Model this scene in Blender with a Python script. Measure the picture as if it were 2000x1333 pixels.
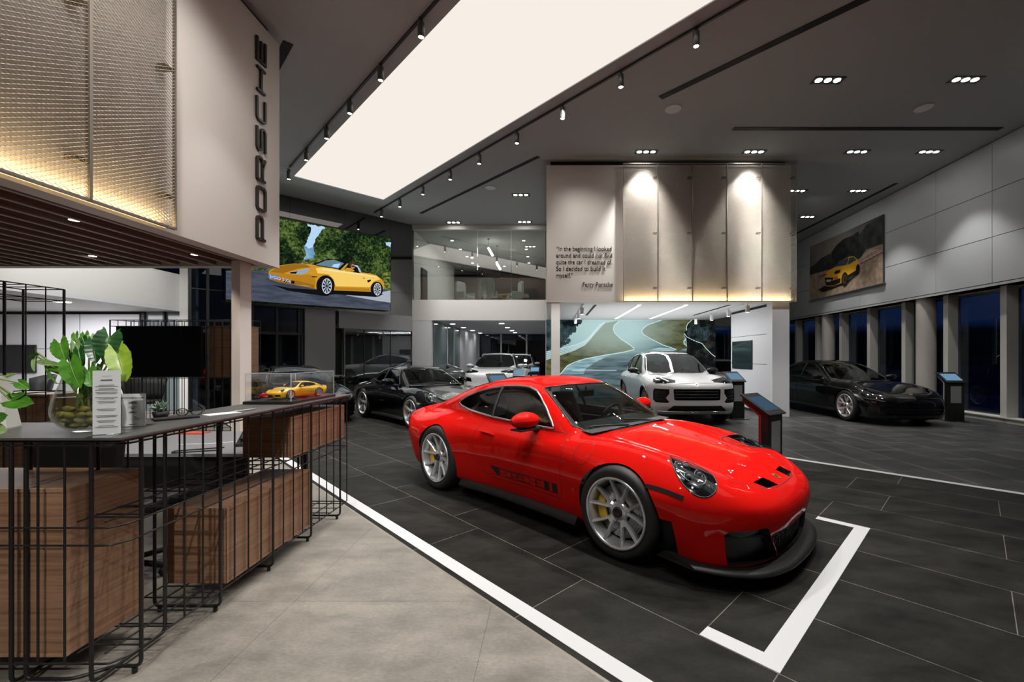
import bpy, bmesh, math, random
import numpy as np
from mathutils import Vector, Matrix
from mathutils.bvhtree import BVHTree

R2 = math.sqrt(0.5)
for o in list(bpy.data.objects):
    bpy.data.objects.remove(o)
SC = bpy.context.scene
COL = SC.collection

# ---------------------------------------------------------------- camera
cam_data = bpy.data.cameras.new('camera')
cam = bpy.data.objects.new('camera', cam_data)
COL.objects.link(cam)
EYE = 1.51
cam.location = (0, 0, EYE)
cam.rotation_euler = (math.pi / 2, 0, 0)
cam_data.sensor_fit = 'HORIZONTAL'
cam_data.sensor_width = 36.0
cam_data.lens = 36.0 * 834 / 2000
cam_data.shift_x = -75 / 2000
cam_data.shift_y = 30.5 / 2000
cam_data.clip_start = 0.05
SC.camera = cam

# ---------------------------------------------------------------- exposure
SC.view_settings.view_transform = 'Standard'
SC.view_settings.look = 'None'
SC.view_settings.exposure = 0.0
SC.view_settings.gamma = 1.0
SC.view_settings.use_curve_mapping = False
cy = SC.cycles
cy.max_bounces = 7
cy.diffuse_bounces = 3
cy.glossy_bounces = 4
cy.transmission_bounces = 4
cy.transparent_max_bounces = 10
cy.caustics_reflective = False
cy.caustics_refractive = False
cy.sample_clamp_indirect = 4.0
cy.use_denoising = True

# ---------------------------------------------------------------- world: blue hour behind the windows
world = bpy.data.worlds.new('night_sky')
SC.world = world
world.use_nodes = True
wn = world.node_tree.nodes
wl = world.node_tree.links
wn.clear()
wo = wn.new('ShaderNodeOutputWorld')
wb = wn.new('ShaderNodeBackground')
wt = wn.new('ShaderNodeTexCoord')
wx = wn.new('ShaderNodeSeparateXYZ')
wr = wn.new('ShaderNodeValToRGB')
wr.color_ramp.elements[0].position = 0.0
wr.color_ramp.elements[0].color = (0.0012, 0.0014, 0.002, 1)
wr.color_ramp.elements[1].position = 0.5
wr.color_ramp.elements[1].color = (0.006, 0.014, 0.05, 1)
e = wr.color_ramp.elements.new(0.045)
e.color = (0.0012, 0.0016, 0.003, 1)
e = wr.color_ramp.elements.new(0.06)
e.color = (0.009, 0.025, 0.068, 1)
wl.new(wt.outputs['Generated'], wx.inputs[0])
wl.new(wx.outputs['Z'], wr.inputs[0])
wm = wn.new('ShaderNodeMapRange')          # the afterglow is on the window side only
wm.inputs['From Min'].default_value = 0.0; wm.inputs['From Max'].default_value = 0.5
wm.inputs['To Min'].default_value = 0.08; wm.inputs['To Max'].default_value = 1.0
wl.new(wx.outputs['X'], wm.inputs[0])
wl.new(wr.outputs[0], wb.inputs[0])
wl.new(wm.outputs[0], wb.inputs[1])
wl.new(wb.outputs[0], wo.inputs[0])

# light levels (watts) used by the lamps' own builders further down
SKYLIGHT_EMIT = 0.93
TRACK_W = 430.0
DOWN_W = 330.0
WASH_W = 210.0
SMALL_W = 35.0
LEDLINE_EMIT = 6.0

# ---------------------------------------------------------------- survey helpers: image measurements -> metres
FPX, CXP, CYP = 834.0, 1075.0, 697.0
def fl(px, py, z=0.0):
    Y = FPX * (EYE - z) / (py - CYP)
    return Vector(((px - CXP) / FPX * Y, Y, z))
def zp(px, py, Z):
    Y = FPX * (EYE - Z) / (py - CYP)
    return Vector(((px - CXP) / FPX * Y, Y, Z))
def yp(px, py, Y):
    return Vector(((px - CXP) / FPX * Y, Y, EYE - (py - CYP) / FPX * Y))
def xp(px, py, X):
    Y = FPX * X / (px - CXP)
    return Vector((X, Y, EYE - (py - CYP) / FPX * Y))
def on_plane(px, py, p0, n):
    d = Vector(((px - CXP) / FPX, 1.0, -(py - CYP) / FPX))
    o = Vector((0, 0, EYE))
    return o + d * ((Vector(p0) - o).dot(n) / d.dot(n))
def uv(u, v, z=0.0):
    return Vector(((u + v) * R2, (v - u) * R2, z))

# ---------------------------------------------------------------- materials
MATS = {}
def mat(name, col=(0.5, 0.5, 0.5), rough=0.5, metal=0.0, coat=0.0, spec=0.5, emit=None, estr=0.0, coat_rough=0.03):
    if name in MATS:
        return MATS[name]
    m = bpy.data.materials.new(name)
    m.use_nodes = True
    b = m.node_tree.nodes['Principled BSDF']
    b.inputs['Base Color'].default_value = (*col, 1)
    b.inputs['Roughness'].default_value = rough
    b.inputs['Metallic'].default_value = metal
    b.inputs['Coat Weight'].default_value = coat
    b.inputs['Coat Roughness'].default_value = coat_rough
    b.inputs['Specular IOR Level'].default_value = spec
    if emit:
        b.inputs['Emission Color'].default_value = (*emit, 1)
        b.inputs['Emission Strength'].default_value = estr
    MATS[name] = m
    return m
def nodes_of(m):
    return m.node_tree.nodes, m.node_tree.links, m.node_tree.nodes['Principled BSDF']
def add_noise_color(m, c0, c1, scale=4.0, detail=5.0, stretch=(1, 1, 1), bump=0.0, lo=0.35, hi=0.65):
    n, l, b = nodes_of(m)
    tc = n.new('ShaderNodeTexCoord'); mp = n.new('ShaderNodeMapping'); nz = n.new('ShaderNodeTexNoise'); cr = n.new('ShaderNodeValToRGB')
    mp.inputs['Scale'].default_value = stretch
    nz.inputs['Scale'].default_value = scale; nz.inputs['Detail'].default_value = detail
    cr.color_ramp.elements[0].position = lo; cr.color_ramp.elements[0].color = (*c0, 1)
    cr.color_ramp.elements[1].position = hi; cr.color_ramp.elements[1].color = (*c1, 1)
    l.new(tc.outputs['Object'], mp.inputs[0]); l.new(mp.outputs[0], nz.inputs[0]); l.new(nz.outputs[0], cr.inputs[0]); l.new(cr.outputs[0], b.inputs['Base Color'])
    if bump:
        bp = n.new('ShaderNodeBump'); bp.inputs['Strength'].default_value = bump; bp.inputs['Distance'].default_value = 0.01
        l.new(nz.outputs[0], bp.inputs['Height']); l.new(bp.outputs[0], b.inputs['Normal'])
    return m
def glass_mat(name, tint=(0.85, 0.9, 0.9), refl=0.10, rough=0.0):
    if name in MATS:
        return MATS[name]
    m = bpy.data.materials.new(name); m.use_nodes = True
    n, l = m.node_tree.nodes, m.node_tree.links
    n.clear()
    out = n.new('ShaderNodeOutputMaterial'); mx = n.new('ShaderNodeMixShader'); tr = n.new('ShaderNodeBsdfTransparent'); gl = n.new('ShaderNodeBsdfGlossy')
    lw = n.new('ShaderNodeFresnel'); 
    ge = n.new('ShaderNodeNewGeometry'); io = n.new('ShaderNodeMapRange')      # same reflectance from either side of a thin pane
    io.inputs['To Min'].default_value = 1.45; io.inputs['To Max'].default_value = 1 / 1.45
    l.new(ge.outputs['Backfacing'], io.inputs[0]); l.new(io.outputs[0], lw.inputs['IOR'])
    mr = n.new('ShaderNodeMapRange'); mr.inputs['To Min'].default_value = refl; mr.inputs['To Max'].default_value = 1.0
    tr.inputs[0].default_value = (*tint, 1); gl.inputs['Roughness'].default_value = rough
    l.new(lw.outputs[0], mr.inputs[0])
    l.new(mr.outputs[0], mx.inputs[0]); l.new(tr.outputs[0], mx.inputs[1]); l.new(gl.outputs[0], mx.inputs[2]); l.new(mx.outputs[0], out.inputs[0])
    MATS[name] = m
    return m
def emit_mat(name, col, s):
    if name in MATS:
        return MATS[name]
    m = bpy.data.materials.new(name); m.use_nodes = True
    n, l = m.node_tree.nodes, m.node_tree.links
    n.clear()
    out = n.new('ShaderNodeOutputMaterial'); em = n.new('ShaderNodeEmission')
    em.inputs[0].default_value = (*col, 1); em.inputs[1].default_value = s
    l.new(em.outputs[0], out.inputs[0])
    MATS[name] = m
    return m
def emit_noise(name, c0, c1, scale, s=1.0, lo=0.4, hi=0.6, stretch=(1, 1, 1), detail=4):
    m = emit_mat(name, c0, s)
    n, l = m.node_tree.nodes, m.node_tree.links
    em = [x for x in n if x.type == 'EMISSION'][0]
    tc = n.new('ShaderNodeTexCoord'); mp = n.new('ShaderNodeMapping'); nz = n.new('ShaderNodeTexNoise'); cr = n.new('ShaderNodeValToRGB')
    mp.inputs['Scale'].default_value = stretch
    nz.inputs['Scale'].default_value = scale; nz.inputs['Detail'].default_value = detail
    cr.color_ramp.elements[0].position = lo; cr.color_ramp.elements[0].color = (*c0, 1)
    cr.color_ramp.elements[1].position = hi; cr.color_ramp.elements[1].color = (*c1, 1)
    l.new(tc.outputs['Object'], mp.inputs[0]); l.new(mp.outputs[0], nz.inputs[0]); l.new(nz.outputs[0], cr.inputs[0]); l.new(cr.outputs[0], em.inputs[0])
    return m
def brick_tile(name, rot, loc, width, row, offset, freq, c1, c2, grout, mortar, rough, cloud):
    m = mat(name, c1, rough)
    n, l, b = nodes_of(m)
    tc = n.new('ShaderNodeTexCoord'); mp = n.new('ShaderNodeMapping'); br = n.new('ShaderNodeTexBrick')
    mp.inputs['Rotation'].default_value = (0, 0, rot); mp.inputs['Location'].default_value = (*loc, 0)
    br.offset = offset; br.offset_frequency = freq; br.squash = 1.0
    br.inputs['Color1'].default_value = (*c1, 1); br.inputs['Color2'].default_value = (*c2, 1); br.inputs['Mortar'].default_value = (*grout, 1)
    br.inputs['Scale'].default_value = 1.0; br.inputs['Mortar Size'].default_value = mortar; br.inputs['Mortar Smooth'].default_value = 0.0
    br.inputs['Brick Width'].default_value = width; br.inputs['Row Height'].default_value = row
    l.new(tc.outputs['Object'], mp.inputs[0]); l.new(mp.outputs[0], br.inputs['Vector'])
    nz = n.new('ShaderNodeTexNoise'); nz.inputs['Scale'].default_value = 2.2; nz.inputs['Detail'].default_value = 9; nz.inputs['Roughness'].default_value = 0.68
    mpn = n.new('ShaderNodeMapping'); mpn.inputs['Rotation'].default_value = (0, 0, rot); mpn.inputs['Scale'].default_value = (1.0, 2.0, 1.0)
    l.new(tc.outputs['Object'], mpn.inputs[0]); l.new(mpn.outputs[0], nz.inputs[0])
    cr = n.new('ShaderNodeValToRGB'); cr.color_ramp.elements[0].position = 0.3; cr.color_ramp.elements[1].position = 0.72
    cr.color_ramp.elements[0].color = (*[1 - cloud] * 3, 1); cr.color_ramp.elements[1].color = (1 + cloud, 1 + cloud * 0.95, 1 + cloud * 0.85, 1)
    l.new(nz.outputs[0], cr.inputs[0])
    nf = n.new('ShaderNodeTexNoise'); nf.inputs['Scale'].default_value = 38; nf.inputs['Detail'].default_value = 6; nf.inputs['Roughness'].default_value = 0.7
    l.new(mpn.outputs[0], nf.inputs[0])
    cf = n.new('ShaderNodeValToRGB'); cf.color_ramp.elements[0].position = 0.32; cf.color_ramp.elements[1].position = 0.68
    cf.color_ramp.elements[0].color = (0.80, 0.81, 0.80, 1); cf.color_ramp.elements[1].color = (1.16, 1.14, 1.10, 1)
    l.new(nf.outputs[0], cf.inputs[0])
    mx = n.new('ShaderNodeMix'); mx.data_type = 'RGBA'; mx.blend_type = 'MULTIPLY'; mx.inputs['Factor'].default_value = 1.0
    mf = n.new('ShaderNodeMix'); mf.data_type = 'RGBA'; mf.blend_type = 'MULTIPLY'; mf.inputs['Factor'].default_value = 1.0
    l.new(br.outputs['Color'], mx.inputs['A']); l.new(cr.outputs[0], mx.inputs['B']); l.new(mx.outputs['Result'], mf.inputs['A']); l.new(cf.outputs[0], mf.inputs['B']); l.new(mf.outputs['Result'], b.inputs['Base Color'])
    mr = n.new('ShaderNodeMapRange'); mr.inputs['From Min'].default_value = 0.3; mr.inputs['From Max'].default_value = 0.7
    mr.inputs['To Min'].default_value = rough - 0.07; mr.inputs['To Max'].default_value = rough + 0.10
    l.new(nz.outputs[0], mr.inputs[0]); l.new(mr.outputs[0], b.inputs['Roughness'])
    bp = n.new('ShaderNodeBump'); bp.inputs['Strength'].default_value = 0.25; bp.inputs['Distance'].default_value = 0.002; bp.invert = True
    l.new(br.outputs['Fac'], bp.inputs['Height']); l.new(bp.outputs[0], b.inputs['Normal'])
    return m
def wood_mat(name, c0, c1, axis='X', rough=0.45, scale=3.0):
    m = mat(name, c0, rough)
    n, l, b = nodes_of(m)
    tc = n.new('ShaderNodeTexCoord'); mp = n.new('ShaderNodeMapping'); nz = n.new('ShaderNodeTexNoise'); cr = n.new('ShaderNodeValToRGB')
    mp.inputs['Scale'].default_value = {'X': (0.6, 9, 26), 'Y': (9, 0.6, 26), 'XY': (0.8, 0.8, 30)}[axis]
    nz.inputs['Scale'].default_value = scale; nz.inputs['Detail'].default_value = 7; nz.inputs['Roughness'].default_value = 0.65; nz.inputs['Distortion'].default_value = 0.25
    cr.color_ramp.elements[0].position = 0.3; cr.color_ramp.elements[0].color = (*c0, 1)
    cr.color_ramp.elements[1].position = 0.7; cr.color_ramp.elements[1].color = (*c1, 1)
    l.new(tc.outputs['Object'], mp.inputs[0]); l.new(mp.outputs[0], nz.inputs[0]); l.new(nz.outputs[0], cr.inputs[0]); l.new(cr.outputs[0], b.inputs['Base Color'])
    bp = n.new('ShaderNodeBump'); bp.inputs['Strength'].default_value = 0.15; bp.inputs['Distance'].default_value = 0.002
    l.new(nz.outputs[0], bp.inputs['Height']); l.new(bp.outputs[0], b.inputs['Normal'])
    return m

# ---------------------------------------------------------------- mesh builder
class MB:
    def __init__(s):
        s.v = []; s.f = []; s.m = []; s.s = []
    def add(s, vs, fs, mi=0, smooth=False):
        b = len(s.v)
        s.v += [tuple(p) for p in vs]
        for f in fs:
            s.f.append([b + i for i in f]); s.m.append(mi); s.s.append(smooth)
        return s
    def box(s, x0, x1, y0, y1, z0, z1, mi=0):
        vs = [(x, y, z) for z in (z0, z1) for y in (y0, y1) for x in (x0, x1)]
        return s.add(vs, [(0, 2, 3, 1), (4, 5, 7, 6), (0, 1, 5, 4), (2, 6, 7, 3), (0, 4, 6, 2), (1, 3, 7, 5)], mi)
    def obox(s, o, ex, ey, ez, a, b, c, mi=0):
        o = Vector(o); ex = Vector(ex); ey = Vector(ey); ez = Vector(ez)
        vs = [o + ex * x + ey * y + ez * z for z in c for y in b for x in a]
        return s.add(vs, [(0, 2, 3, 1), (4, 5, 7, 6), (0, 1, 5, 4), (2, 6, 7, 3), (0, 4, 6, 2), (1, 3, 7, 5)], mi)
    def quad(s, a, b, c, d, mi=0):
        return s.add([a, b, c, d], [(0, 1, 2, 3)], mi)
    def poly(s, pts, mi=0):
        return s.add(pts, [tuple(range(len(pts)))], mi)
    def prism(s, pts, ext, mi=0):
        n = len(pts); ext = Vector(ext)
        vs = [Vector(p) for p in pts] + [Vector(p) + ext for p in pts]
        fs = [tuple(reversed(range(n))), tuple(range(n, 2 * n))] + [(i, (i + 1) % n, n + (i + 1) % n, n + i) for i in range(n)]
        return s.add(vs, fs, mi)
    def cyl(s, p0, p1, r0, r1=None, seg=16, caps=True, mi=0):
        r1 = r0 if r1 is None else r1
        p0 = Vector(p0); p1 = Vector(p1); d = (p1 - p0).normalized()
        a = d.orthogonal().normalized(); b = d.cross(a)
        vs = []
        for p, r in ((p0, r0), (p1, r1)):
            for i in range(seg):
                t = 2 * math.pi * i / seg
                vs.append(p + a * (r * math.cos(t)) + b * (r * math.sin(t)))
        s.add(vs, [(i, (i + 1) % seg, seg + (i + 1) % seg, seg + i) for i in range(seg)], mi, True)
        if caps:
            s.add(vs[:seg], [tuple(reversed(range(seg)))], mi); s.add(vs[seg:], [tuple(range(seg))], mi)
        return s
    def tube(s, pts, r, seg=8, closed=False, mi=0, smooth=True):
        pts = [Vector(p) for p in pts]; n = len(pts)
        rs = r if isinstance(r, (list, tuple)) else [r] * n
        tang = []
        for i in range(n):
            a = pts[(i - 1) % n] if (closed or i > 0) else pts[i]
            b = pts[(i + 1) % n] if (closed or i < n - 1) else pts[i]
            tang.append((b - a).normalized())
        nrm = tang[0].orthogonal().normalized(); rings = []
        for i in range(n):
            nrm = (nrm - tang[i] * nrm.dot(tang[i]))
            nrm = nrm.normalized() if nrm.length > 1e-6 else tang[i].orthogonal().normalized()
            bi = tang[i].cross(nrm)
            rings.append([pts[i] + nrm * (rs[i] * math.cos(2 * math.pi * k / seg)) + bi * (rs[i] * math.sin(2 * math.pi * k / seg)) for k in range(seg)])
        vs = [p for rg in rings for p in rg]; fs = []
        for i in range(n if closed else n - 1):
            j = (i + 1) % n
            for k in range(seg):
                k2 = (k + 1) % seg
                fs.append((i * seg + k, i * seg + k2, j * seg + k2, j * seg + k))
        s.add(vs, fs, mi, smooth)
        if not closed:
            s.add(rings[0], [tuple(reversed(range(seg)))], mi); s.add(rings[-1], [tuple(range(seg))], mi)
        return s
    def bar(s, p0, p1, w, mi=0):
        return s.tube([p0, p1], w * 0.7071, 4, mi=mi, smooth=False)
    def lathe(s, prof, o=(0, 0, 0), axis=(0, 0, 1), seg=32, mi=0, smooth=True):
        o = Vector(o); ax = Vector(axis).normalized(); a = ax.orthogonal().normalized(); b = ax.cross(a)
        vs = []
        for r, h in prof:
            for i in range(seg):
                t = 2 * math.pi * i / seg
                vs.append(o + ax * h + a * (r * math.cos(t)) + b * (r * math.sin(t)))
        fs = []
        for j in range(len(prof) - 1):
            for i in range(seg):
                i2 = (i + 1) % seg
                fs.append((j * seg + i, j * seg + i2, (j + 1) * seg + i2, (j + 1) * seg + i))
        return s.add(vs, fs, mi, smooth)
    def ball(s, c, r, seg=16, rings=10, mi=0):
        c = Vector(c); r = r if isinstance(r, (tuple, list)) else (r, r, r)
        vs = []; fs = []
        for j in range(rings + 1):
            ph = math.pi * j / rings
            for i in range(seg):
                t = 2 * math.pi * i / seg
                vs.append(c + Vector((r[0] * math.sin(ph) * math.cos(t), r[1] * math.sin(ph) * math.sin(t), -r[2] * math.cos(ph))))
        for j in range(rings):
            for i in range(seg):
                i2 = (i + 1) % seg
                fs.append((j * seg + i, j * seg + i2, (j + 1) * seg + i2, (j + 1) * seg + i))
        return s.add(vs, fs, mi, True)
    def grid(s, P, mi=0, smooth=True):
        n, m = len(P), len(P[0])
        vs = [p for row in P for p in row]
        fs = [(i * m + j, i * m + j + 1, (i + 1) * m + j + 1, (i + 1) * m + j) for i in range(n - 1) for j in range(m - 1)]
        return s.add(vs, fs, mi, smooth)
    def mesh(s, name, mats):
        me = bpy.data.meshes.new(name)
        me.from_pydata(s.v, [], s.f)
        for m in (mats if isinstance(mats, (list, tuple)) else [mats]):
            me.materials.append(m)
        me.polygons.foreach_set('material_index', s.m)
        me.polygons.foreach_set('use_smooth', s.s)
        me.update()
        return me
    def build(s, name, mats, parent=None, bevel=0.0, bseg=2):
        o = bpy.data.objects.new(name, s.mesh(name, mats))
        COL.objects.link(o)
        if parent:
            o.parent = parent
        if bevel:
            b = o.modifiers.new('bevel', 'BEVEL'); b.width = bevel; b.segments = bseg; b.limit_method = 'ANGLE'; b.angle_limit = math.radians(40)
        return o
def tag(o, label, cat, group=None):
    o['label'] = label; o['category'] = cat
    if group:
        o['group'] = group
    return o
def thing(name, label, cat, loc=(0, 0, 0), rz=0.0, group=None, scale=1.0):
    o = bpy.data.objects.new(name, None); COL.objects.link(o)
    o.empty_display_size = 0.1
    o.location = loc; o.rotation_euler = (0, 0, rz); o.scale = (scale,) * 3
    return tag(o, label, cat, group)
def struct(name, mb, mats, bevel=0.0):
    o = mb.build(name, mats, None, bevel); o['kind'] = 'structure'
    return o
def copy_tree(o, parent=None):
    c = o.copy(); COL.objects.link(c)
    if parent:
        c.parent = parent
    for ch in list(o.children):
        copy_tree(ch, c)
    return c
def dup(o, loc, rz=None, label=None):
    c = copy_tree(o); c.location = loc
    if rz is not None:
        c.rotation_euler = (0, 0, rz)
    if label:
        c['label'] = label
    return c
def lamp(name, kind, loc, energy, parent=None, aim=None, size=0.05, angle=60, blend=0.6, col=(1, 1, 1), sx=None, sy=None):
    d = bpy.data.lights.new(name, kind); d.energy = energy; d.color = col
    if kind == 'AREA':
        d.shape = 'RECTANGLE'; d.size = sx; d.size_y = sy
    else:
        d.shadow_soft_size = size
    if kind == 'SPOT':
        d.spot_size = math.radians(angle); d.spot_blend = blend
    o = bpy.data.objects.new(name, d); COL.objects.link(o); o.location = loc
    if aim is not None:
        o.rotation_euler = (Vector(aim) - Vector(loc)).to_track_quat('-Z', 'Y').to_euler()
    if parent:
        o.parent = parent
    return o
def text_geo(body, size, align='LEFT', spacing=1.0, line=1.0):
    cu = bpy.data.curves.new('lettering', 'FONT'); cu.body = body; cu.size = size; cu.align_x = align
    cu.space_character = spacing; cu.space_line = line; cu.resolution_u = 3
    ob = bpy.data.objects.new('lettering_source', cu); COL.objects.link(ob)
    bpy.context.view_layer.update()
    me = bpy.data.meshes.new_from_object(ob.evaluated_get(bpy.context.evaluated_depsgraph_get()))
    vs = [v.co.copy() for v in me.vertices]; fs = [tuple(p.vertices) for p in me.polygons]
    bpy.data.objects.remove(ob); bpy.data.curves.remove(cu); bpy.data.meshes.remove(me)
    return vs, fs
def put_text(mb, geo, o, ex, ey, n, depth=0.0, mi=0, sx=1.0):
    vs, fs = geo; o = Vector(o); ex = Vector(ex); ey = Vector(ey); n = Vector(n)
    front = [o + ex * (p.x * sx) + ey * p.y + n * depth for p in vs]
    mb.add(front, fs, mi)
    if depth:
        back = [p - n * depth for p in front]
        cnt = {}
        for f in fs:
            for i in range(len(f)):
                k = (f[i], f[(i + 1) % len(f)])
                cnt[k] = 1
        nv = len(front)
        fsd = [(a, b, b + nv, a + nv) for (a, b) in cnt if (b, a) not in cnt]
        mb.add(front + back, fsd, mi)
# the wide wordmark: stroke letters on a unit-height grid
def _arc(cx, cy, r, a0, a1, n=5):
    return [(cx + r * math.cos(math.radians(a0 + (a1 - a0) * i / n)), cy + r * math.sin(math.radians(a0 + (a1 - a0) * i / n))) for i in range(n + 1)]
def wordmark_strokes():
    W = 1.55; r = 0.22
    P = [[(0, 0), (0, 1)], [(0, 1)] + _arc(W - r, 1 - r, r, 90, 0) + _arc(W - r, 0.36 + r, r, 0, -90) + [(0, 0.36)]]
    O = [_arc(r, 1 - r, r, 90, 180) + _arc(r, r, r, 180, 270) + _arc(W - r, r, r, 270, 360) + _arc(W - r, 1 - r, r, 0, 90) + [(r, 1)]]
    Rr = P + [[(W * 0.62, 0.36), (W, 0)]]
    S = [[(W, 1)] + _arc(r, 1 - r * 1.1, r * 1.1, 90, 180) + _arc(r, 0.5 + r, r, 180, 270) + _arc(W - r, 0.5 - r, r, 90, 0) + _arc(W - r, r, r, 0, -90) + [(0, 0)]]
    C = [[(W, 1)] + _arc(r, 1 - r, r, 90, 180) + _arc(r, r, r, 180, 270) + [(W, 0)]]
    Hh = [[(0, 0), (0, 1)], [(W, 0), (W, 1)], [(0, 0.5), (W, 0.5)]]
    Ee = [[(W, 1), (0, 1), (0, 0), (W, 0)], [(0, 0.5), (W * 0.92, 0.5)]]
    return [P, O, Rr, S, C, Hh, Ee], W
def wordmark(mbs, o, ex, ey, n, height, length, t=0.19, depth=0.01, mi=0):
    """mbs: one builder per letter, or one builder for all"""
    L, W = wordmark_strokes()
    o = Vector(o); ex = Vector(ex); ey = Vector(ey); n = Vector(n)
    pitch = (length - W * height) / 6
    for k, strokes in enumerate(L):
        mb = mbs[k] if isinstance(mbs, list) else mbs
        for st in strokes:
            pts = [(x, t / 2 + y * (1 - t)) for x, y in st]
            closed = (abs(st[0][0] - st[-1][0]) + abs(st[0][1] - st[-1][1])) < 1e-6 and len(st) > 3
            if closed: pts = pts[:-1]
            nn = len(pts); left = []; right = []
            for i, (x, y) in enumerate(pts):
                a = pts[(i - 1) % nn] if (closed or i > 0) else pts[i]
                b = pts[(i + 1) % nn] if (closed or i < nn - 1) else pts[i]
                d1 = Vector((x - a[0], y - a[1])); d2 = Vector((b[0] - x, b[1] - y))
                if d1.length < 1e-6: d1 = d2
                if d2.length < 1e-6: d2 = d1
                d1.normalize(); d2.normalize()
                n1 = Vector((-d1.y, d1.x)); n2 = Vector((-d2.y, d2.x))
                mm = (n1 + n2)
                mm = mm.normalized() if mm.length > 1e-6 else n1
                sc = min(1.6, 1.0 / max(0.3, mm.dot(n1)))
                ox = 0.0
                if not closed and (i == 0 or i == nn - 1):
                    ox = t / 2 * (-1 if i == 0 else 1)
                c = Vector((x, y)) + (d1 if i else d2) * ox * (0 if abs(d1.y) > 0.9 and k in (5,) else 0.0)
                left.append(c + mm * (t / 2 * sc)); right.append(c - mm * (t / 2 * sc))
            def to3(p, dz):
                return o + ex * (k * pitch + p[0] * height) + ey * (p[1] * height) + n * dz
            m2 = nn if closed else nn - 1
            vs = [to3(p, depth) for p in left] + [to3(p, depth) for p in right] + [to3(p, 0) for p in left] + [to3(p, 0) for p in right]
            fs = []
            for i in range(m2):
                j = (i + 1) % nn
                fs += [(i, nn + i, nn + j, j), (i, j, 2 * nn + j, 2 * nn + i), (nn + i, 3 * nn + i, 3 * nn + j, nn + j)]
            if not closed:
                fs += [(0, 2 * nn, 3 * nn, nn), (nn - 1, 2 * nn - 1, 4 * nn - 1, 3 * nn - 1)]
            mb.add(vs, fs, mi)
def picture(mb, base, layers, p0, n, off=(0, 0), scale=1.0, step=0.0012, start=1):
    """flat printed/displayed shapes on the plane p0,n; each layer (material index, [(px,py)...])"""
    n = Vector(n)
    for i, (mi, pts) in enumerate(layers):
        P = [on_plane(off[0] + x / scale, off[1] + y / scale, Vector(p0) + n * (step * (i + start)), n) for x, y in pts]
        mb.poly(P, mi)
def ell(cx, cy, rx, ry, n=20, rot=0.0):
    c, s_ = math.cos(rot), math.sin(rot)
    return [(cx + rx * math.cos(2 * math.pi * i / n) * c - ry * math.sin(2 * math.pi * i / n) * s_, cy + rx * math.cos(2 * math.pi * i / n) * s_ + ry * math.sin(2 * math.pi * i / n) * c) for i in range(n)]
# ================================================================ the setting
CEIL = 6.45
M_tile = brick_tile('dark_tile', math.radians(45), (1.065 + 1.22 * 40, -1.596 + 0.6105 * 60), 1.22, 0.6105, 0.676, 2,
                    (0.017, 0.0166, 0.015), (0.022, 0.0215, 0.0195), (0.16, 0.155, 0.14), 0.0026, 0.52, 0.60)
M_tile2 = brick_tile('dark_tile_straight', math.radians(90), (-5.29 + 1.22 * 40, 4.70 + 0.61 * 61), 1.22, 0.61, 0.5, 2,
                     (0.036, 0.037, 0.037), (0.046, 0.047, 0.047), (0.25, 0.25, 0.245), 0.005, 0.42, 0.38)
M_tile.node_tree.nodes['Principled BSDF'].inputs['Specular IOR Level'].default_value = 0.08
M_tile2.node_tree.nodes['Principled BSDF'].inputs['Specular IOR Level'].default_value = 0.3
M_conc = brick_tile('concrete_tile', 0.0, (0.358 + 1.22 * 40, -2.634 + 1.22 * 40), 1.22, 1.22, 0.0, 2,
                    (0.200, 0.183, 0.160), (0.218, 0.200, 0.177), (0.095, 0.087, 0.076), 0.0016, 0.42, 0.36)
M_trim = mat('brushed_trim', (0.42, 0.39, 0.34), 0.35, 0.7)
M_white = mat('white_paint', (0.74, 0.715, 0.68), 0.55)
M_whitewarm = mat('warm_white_panel', (0.70, 0.655, 0.61), 0.5)
M_coolwhite = mat('cool_white_paint', (0.70, 0.70, 0.72), 0.5)
M_ceil = mat('ceiling_grey', (0.435, 0.455, 0.46), 0.8)
M_black = mat('black_matte', (0.008, 0.008, 0.008), 0.6)
M_gap = mat('shadow_gap_black', (0.006, 0.006, 0.006), 0.8)
M_panel = mat('grey_wall_panel', (0.50, 0.515, 0.515), 0.38)
M_soffit = mat('soffit_grey', (0.78, 0.78, 0.78), 0.6)
M_greyfr = mat('window_frame_grey', (0.60, 0.59, 0.54), 0.5)
M_gloss = mat('gloss_black_cladding', (0.010, 0.011, 0.013), 0.05, coat=1.0)
M_gloss.node_tree.nodes['Principled BSDF'].inputs['Coat IOR'].default_value = 2.2
M_dgrey = mat('dark_grey_cladding', (0.28, 0.28, 0.282), 0.5)
M_glass = glass_mat('clear_glass', (0.80, 0.83, 0.80), 0.20)
M_nightglass = glass_mat('night_glass', (0.55, 0.62, 0.72), 0.035)
M_tealglass = mat('teal_glass', (0.17, 0.21, 0.21), 0.12)
M_skylight = emit_mat('luminous_ceiling_fabric', (1.0, 0.925, 0.845), SKYLIGHT_EMIT)
M_lamp = emit_mat('lamp_white', (1.0, 0.98, 0.95), 28.0)
M_lampsmall = emit_mat('lamp_warm', (1.0, 0.93, 0.84), 5.0)
M_line = emit_mat('led_line', (1.0, 0.98, 0.95), LEDLINE_EMIT)

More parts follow.
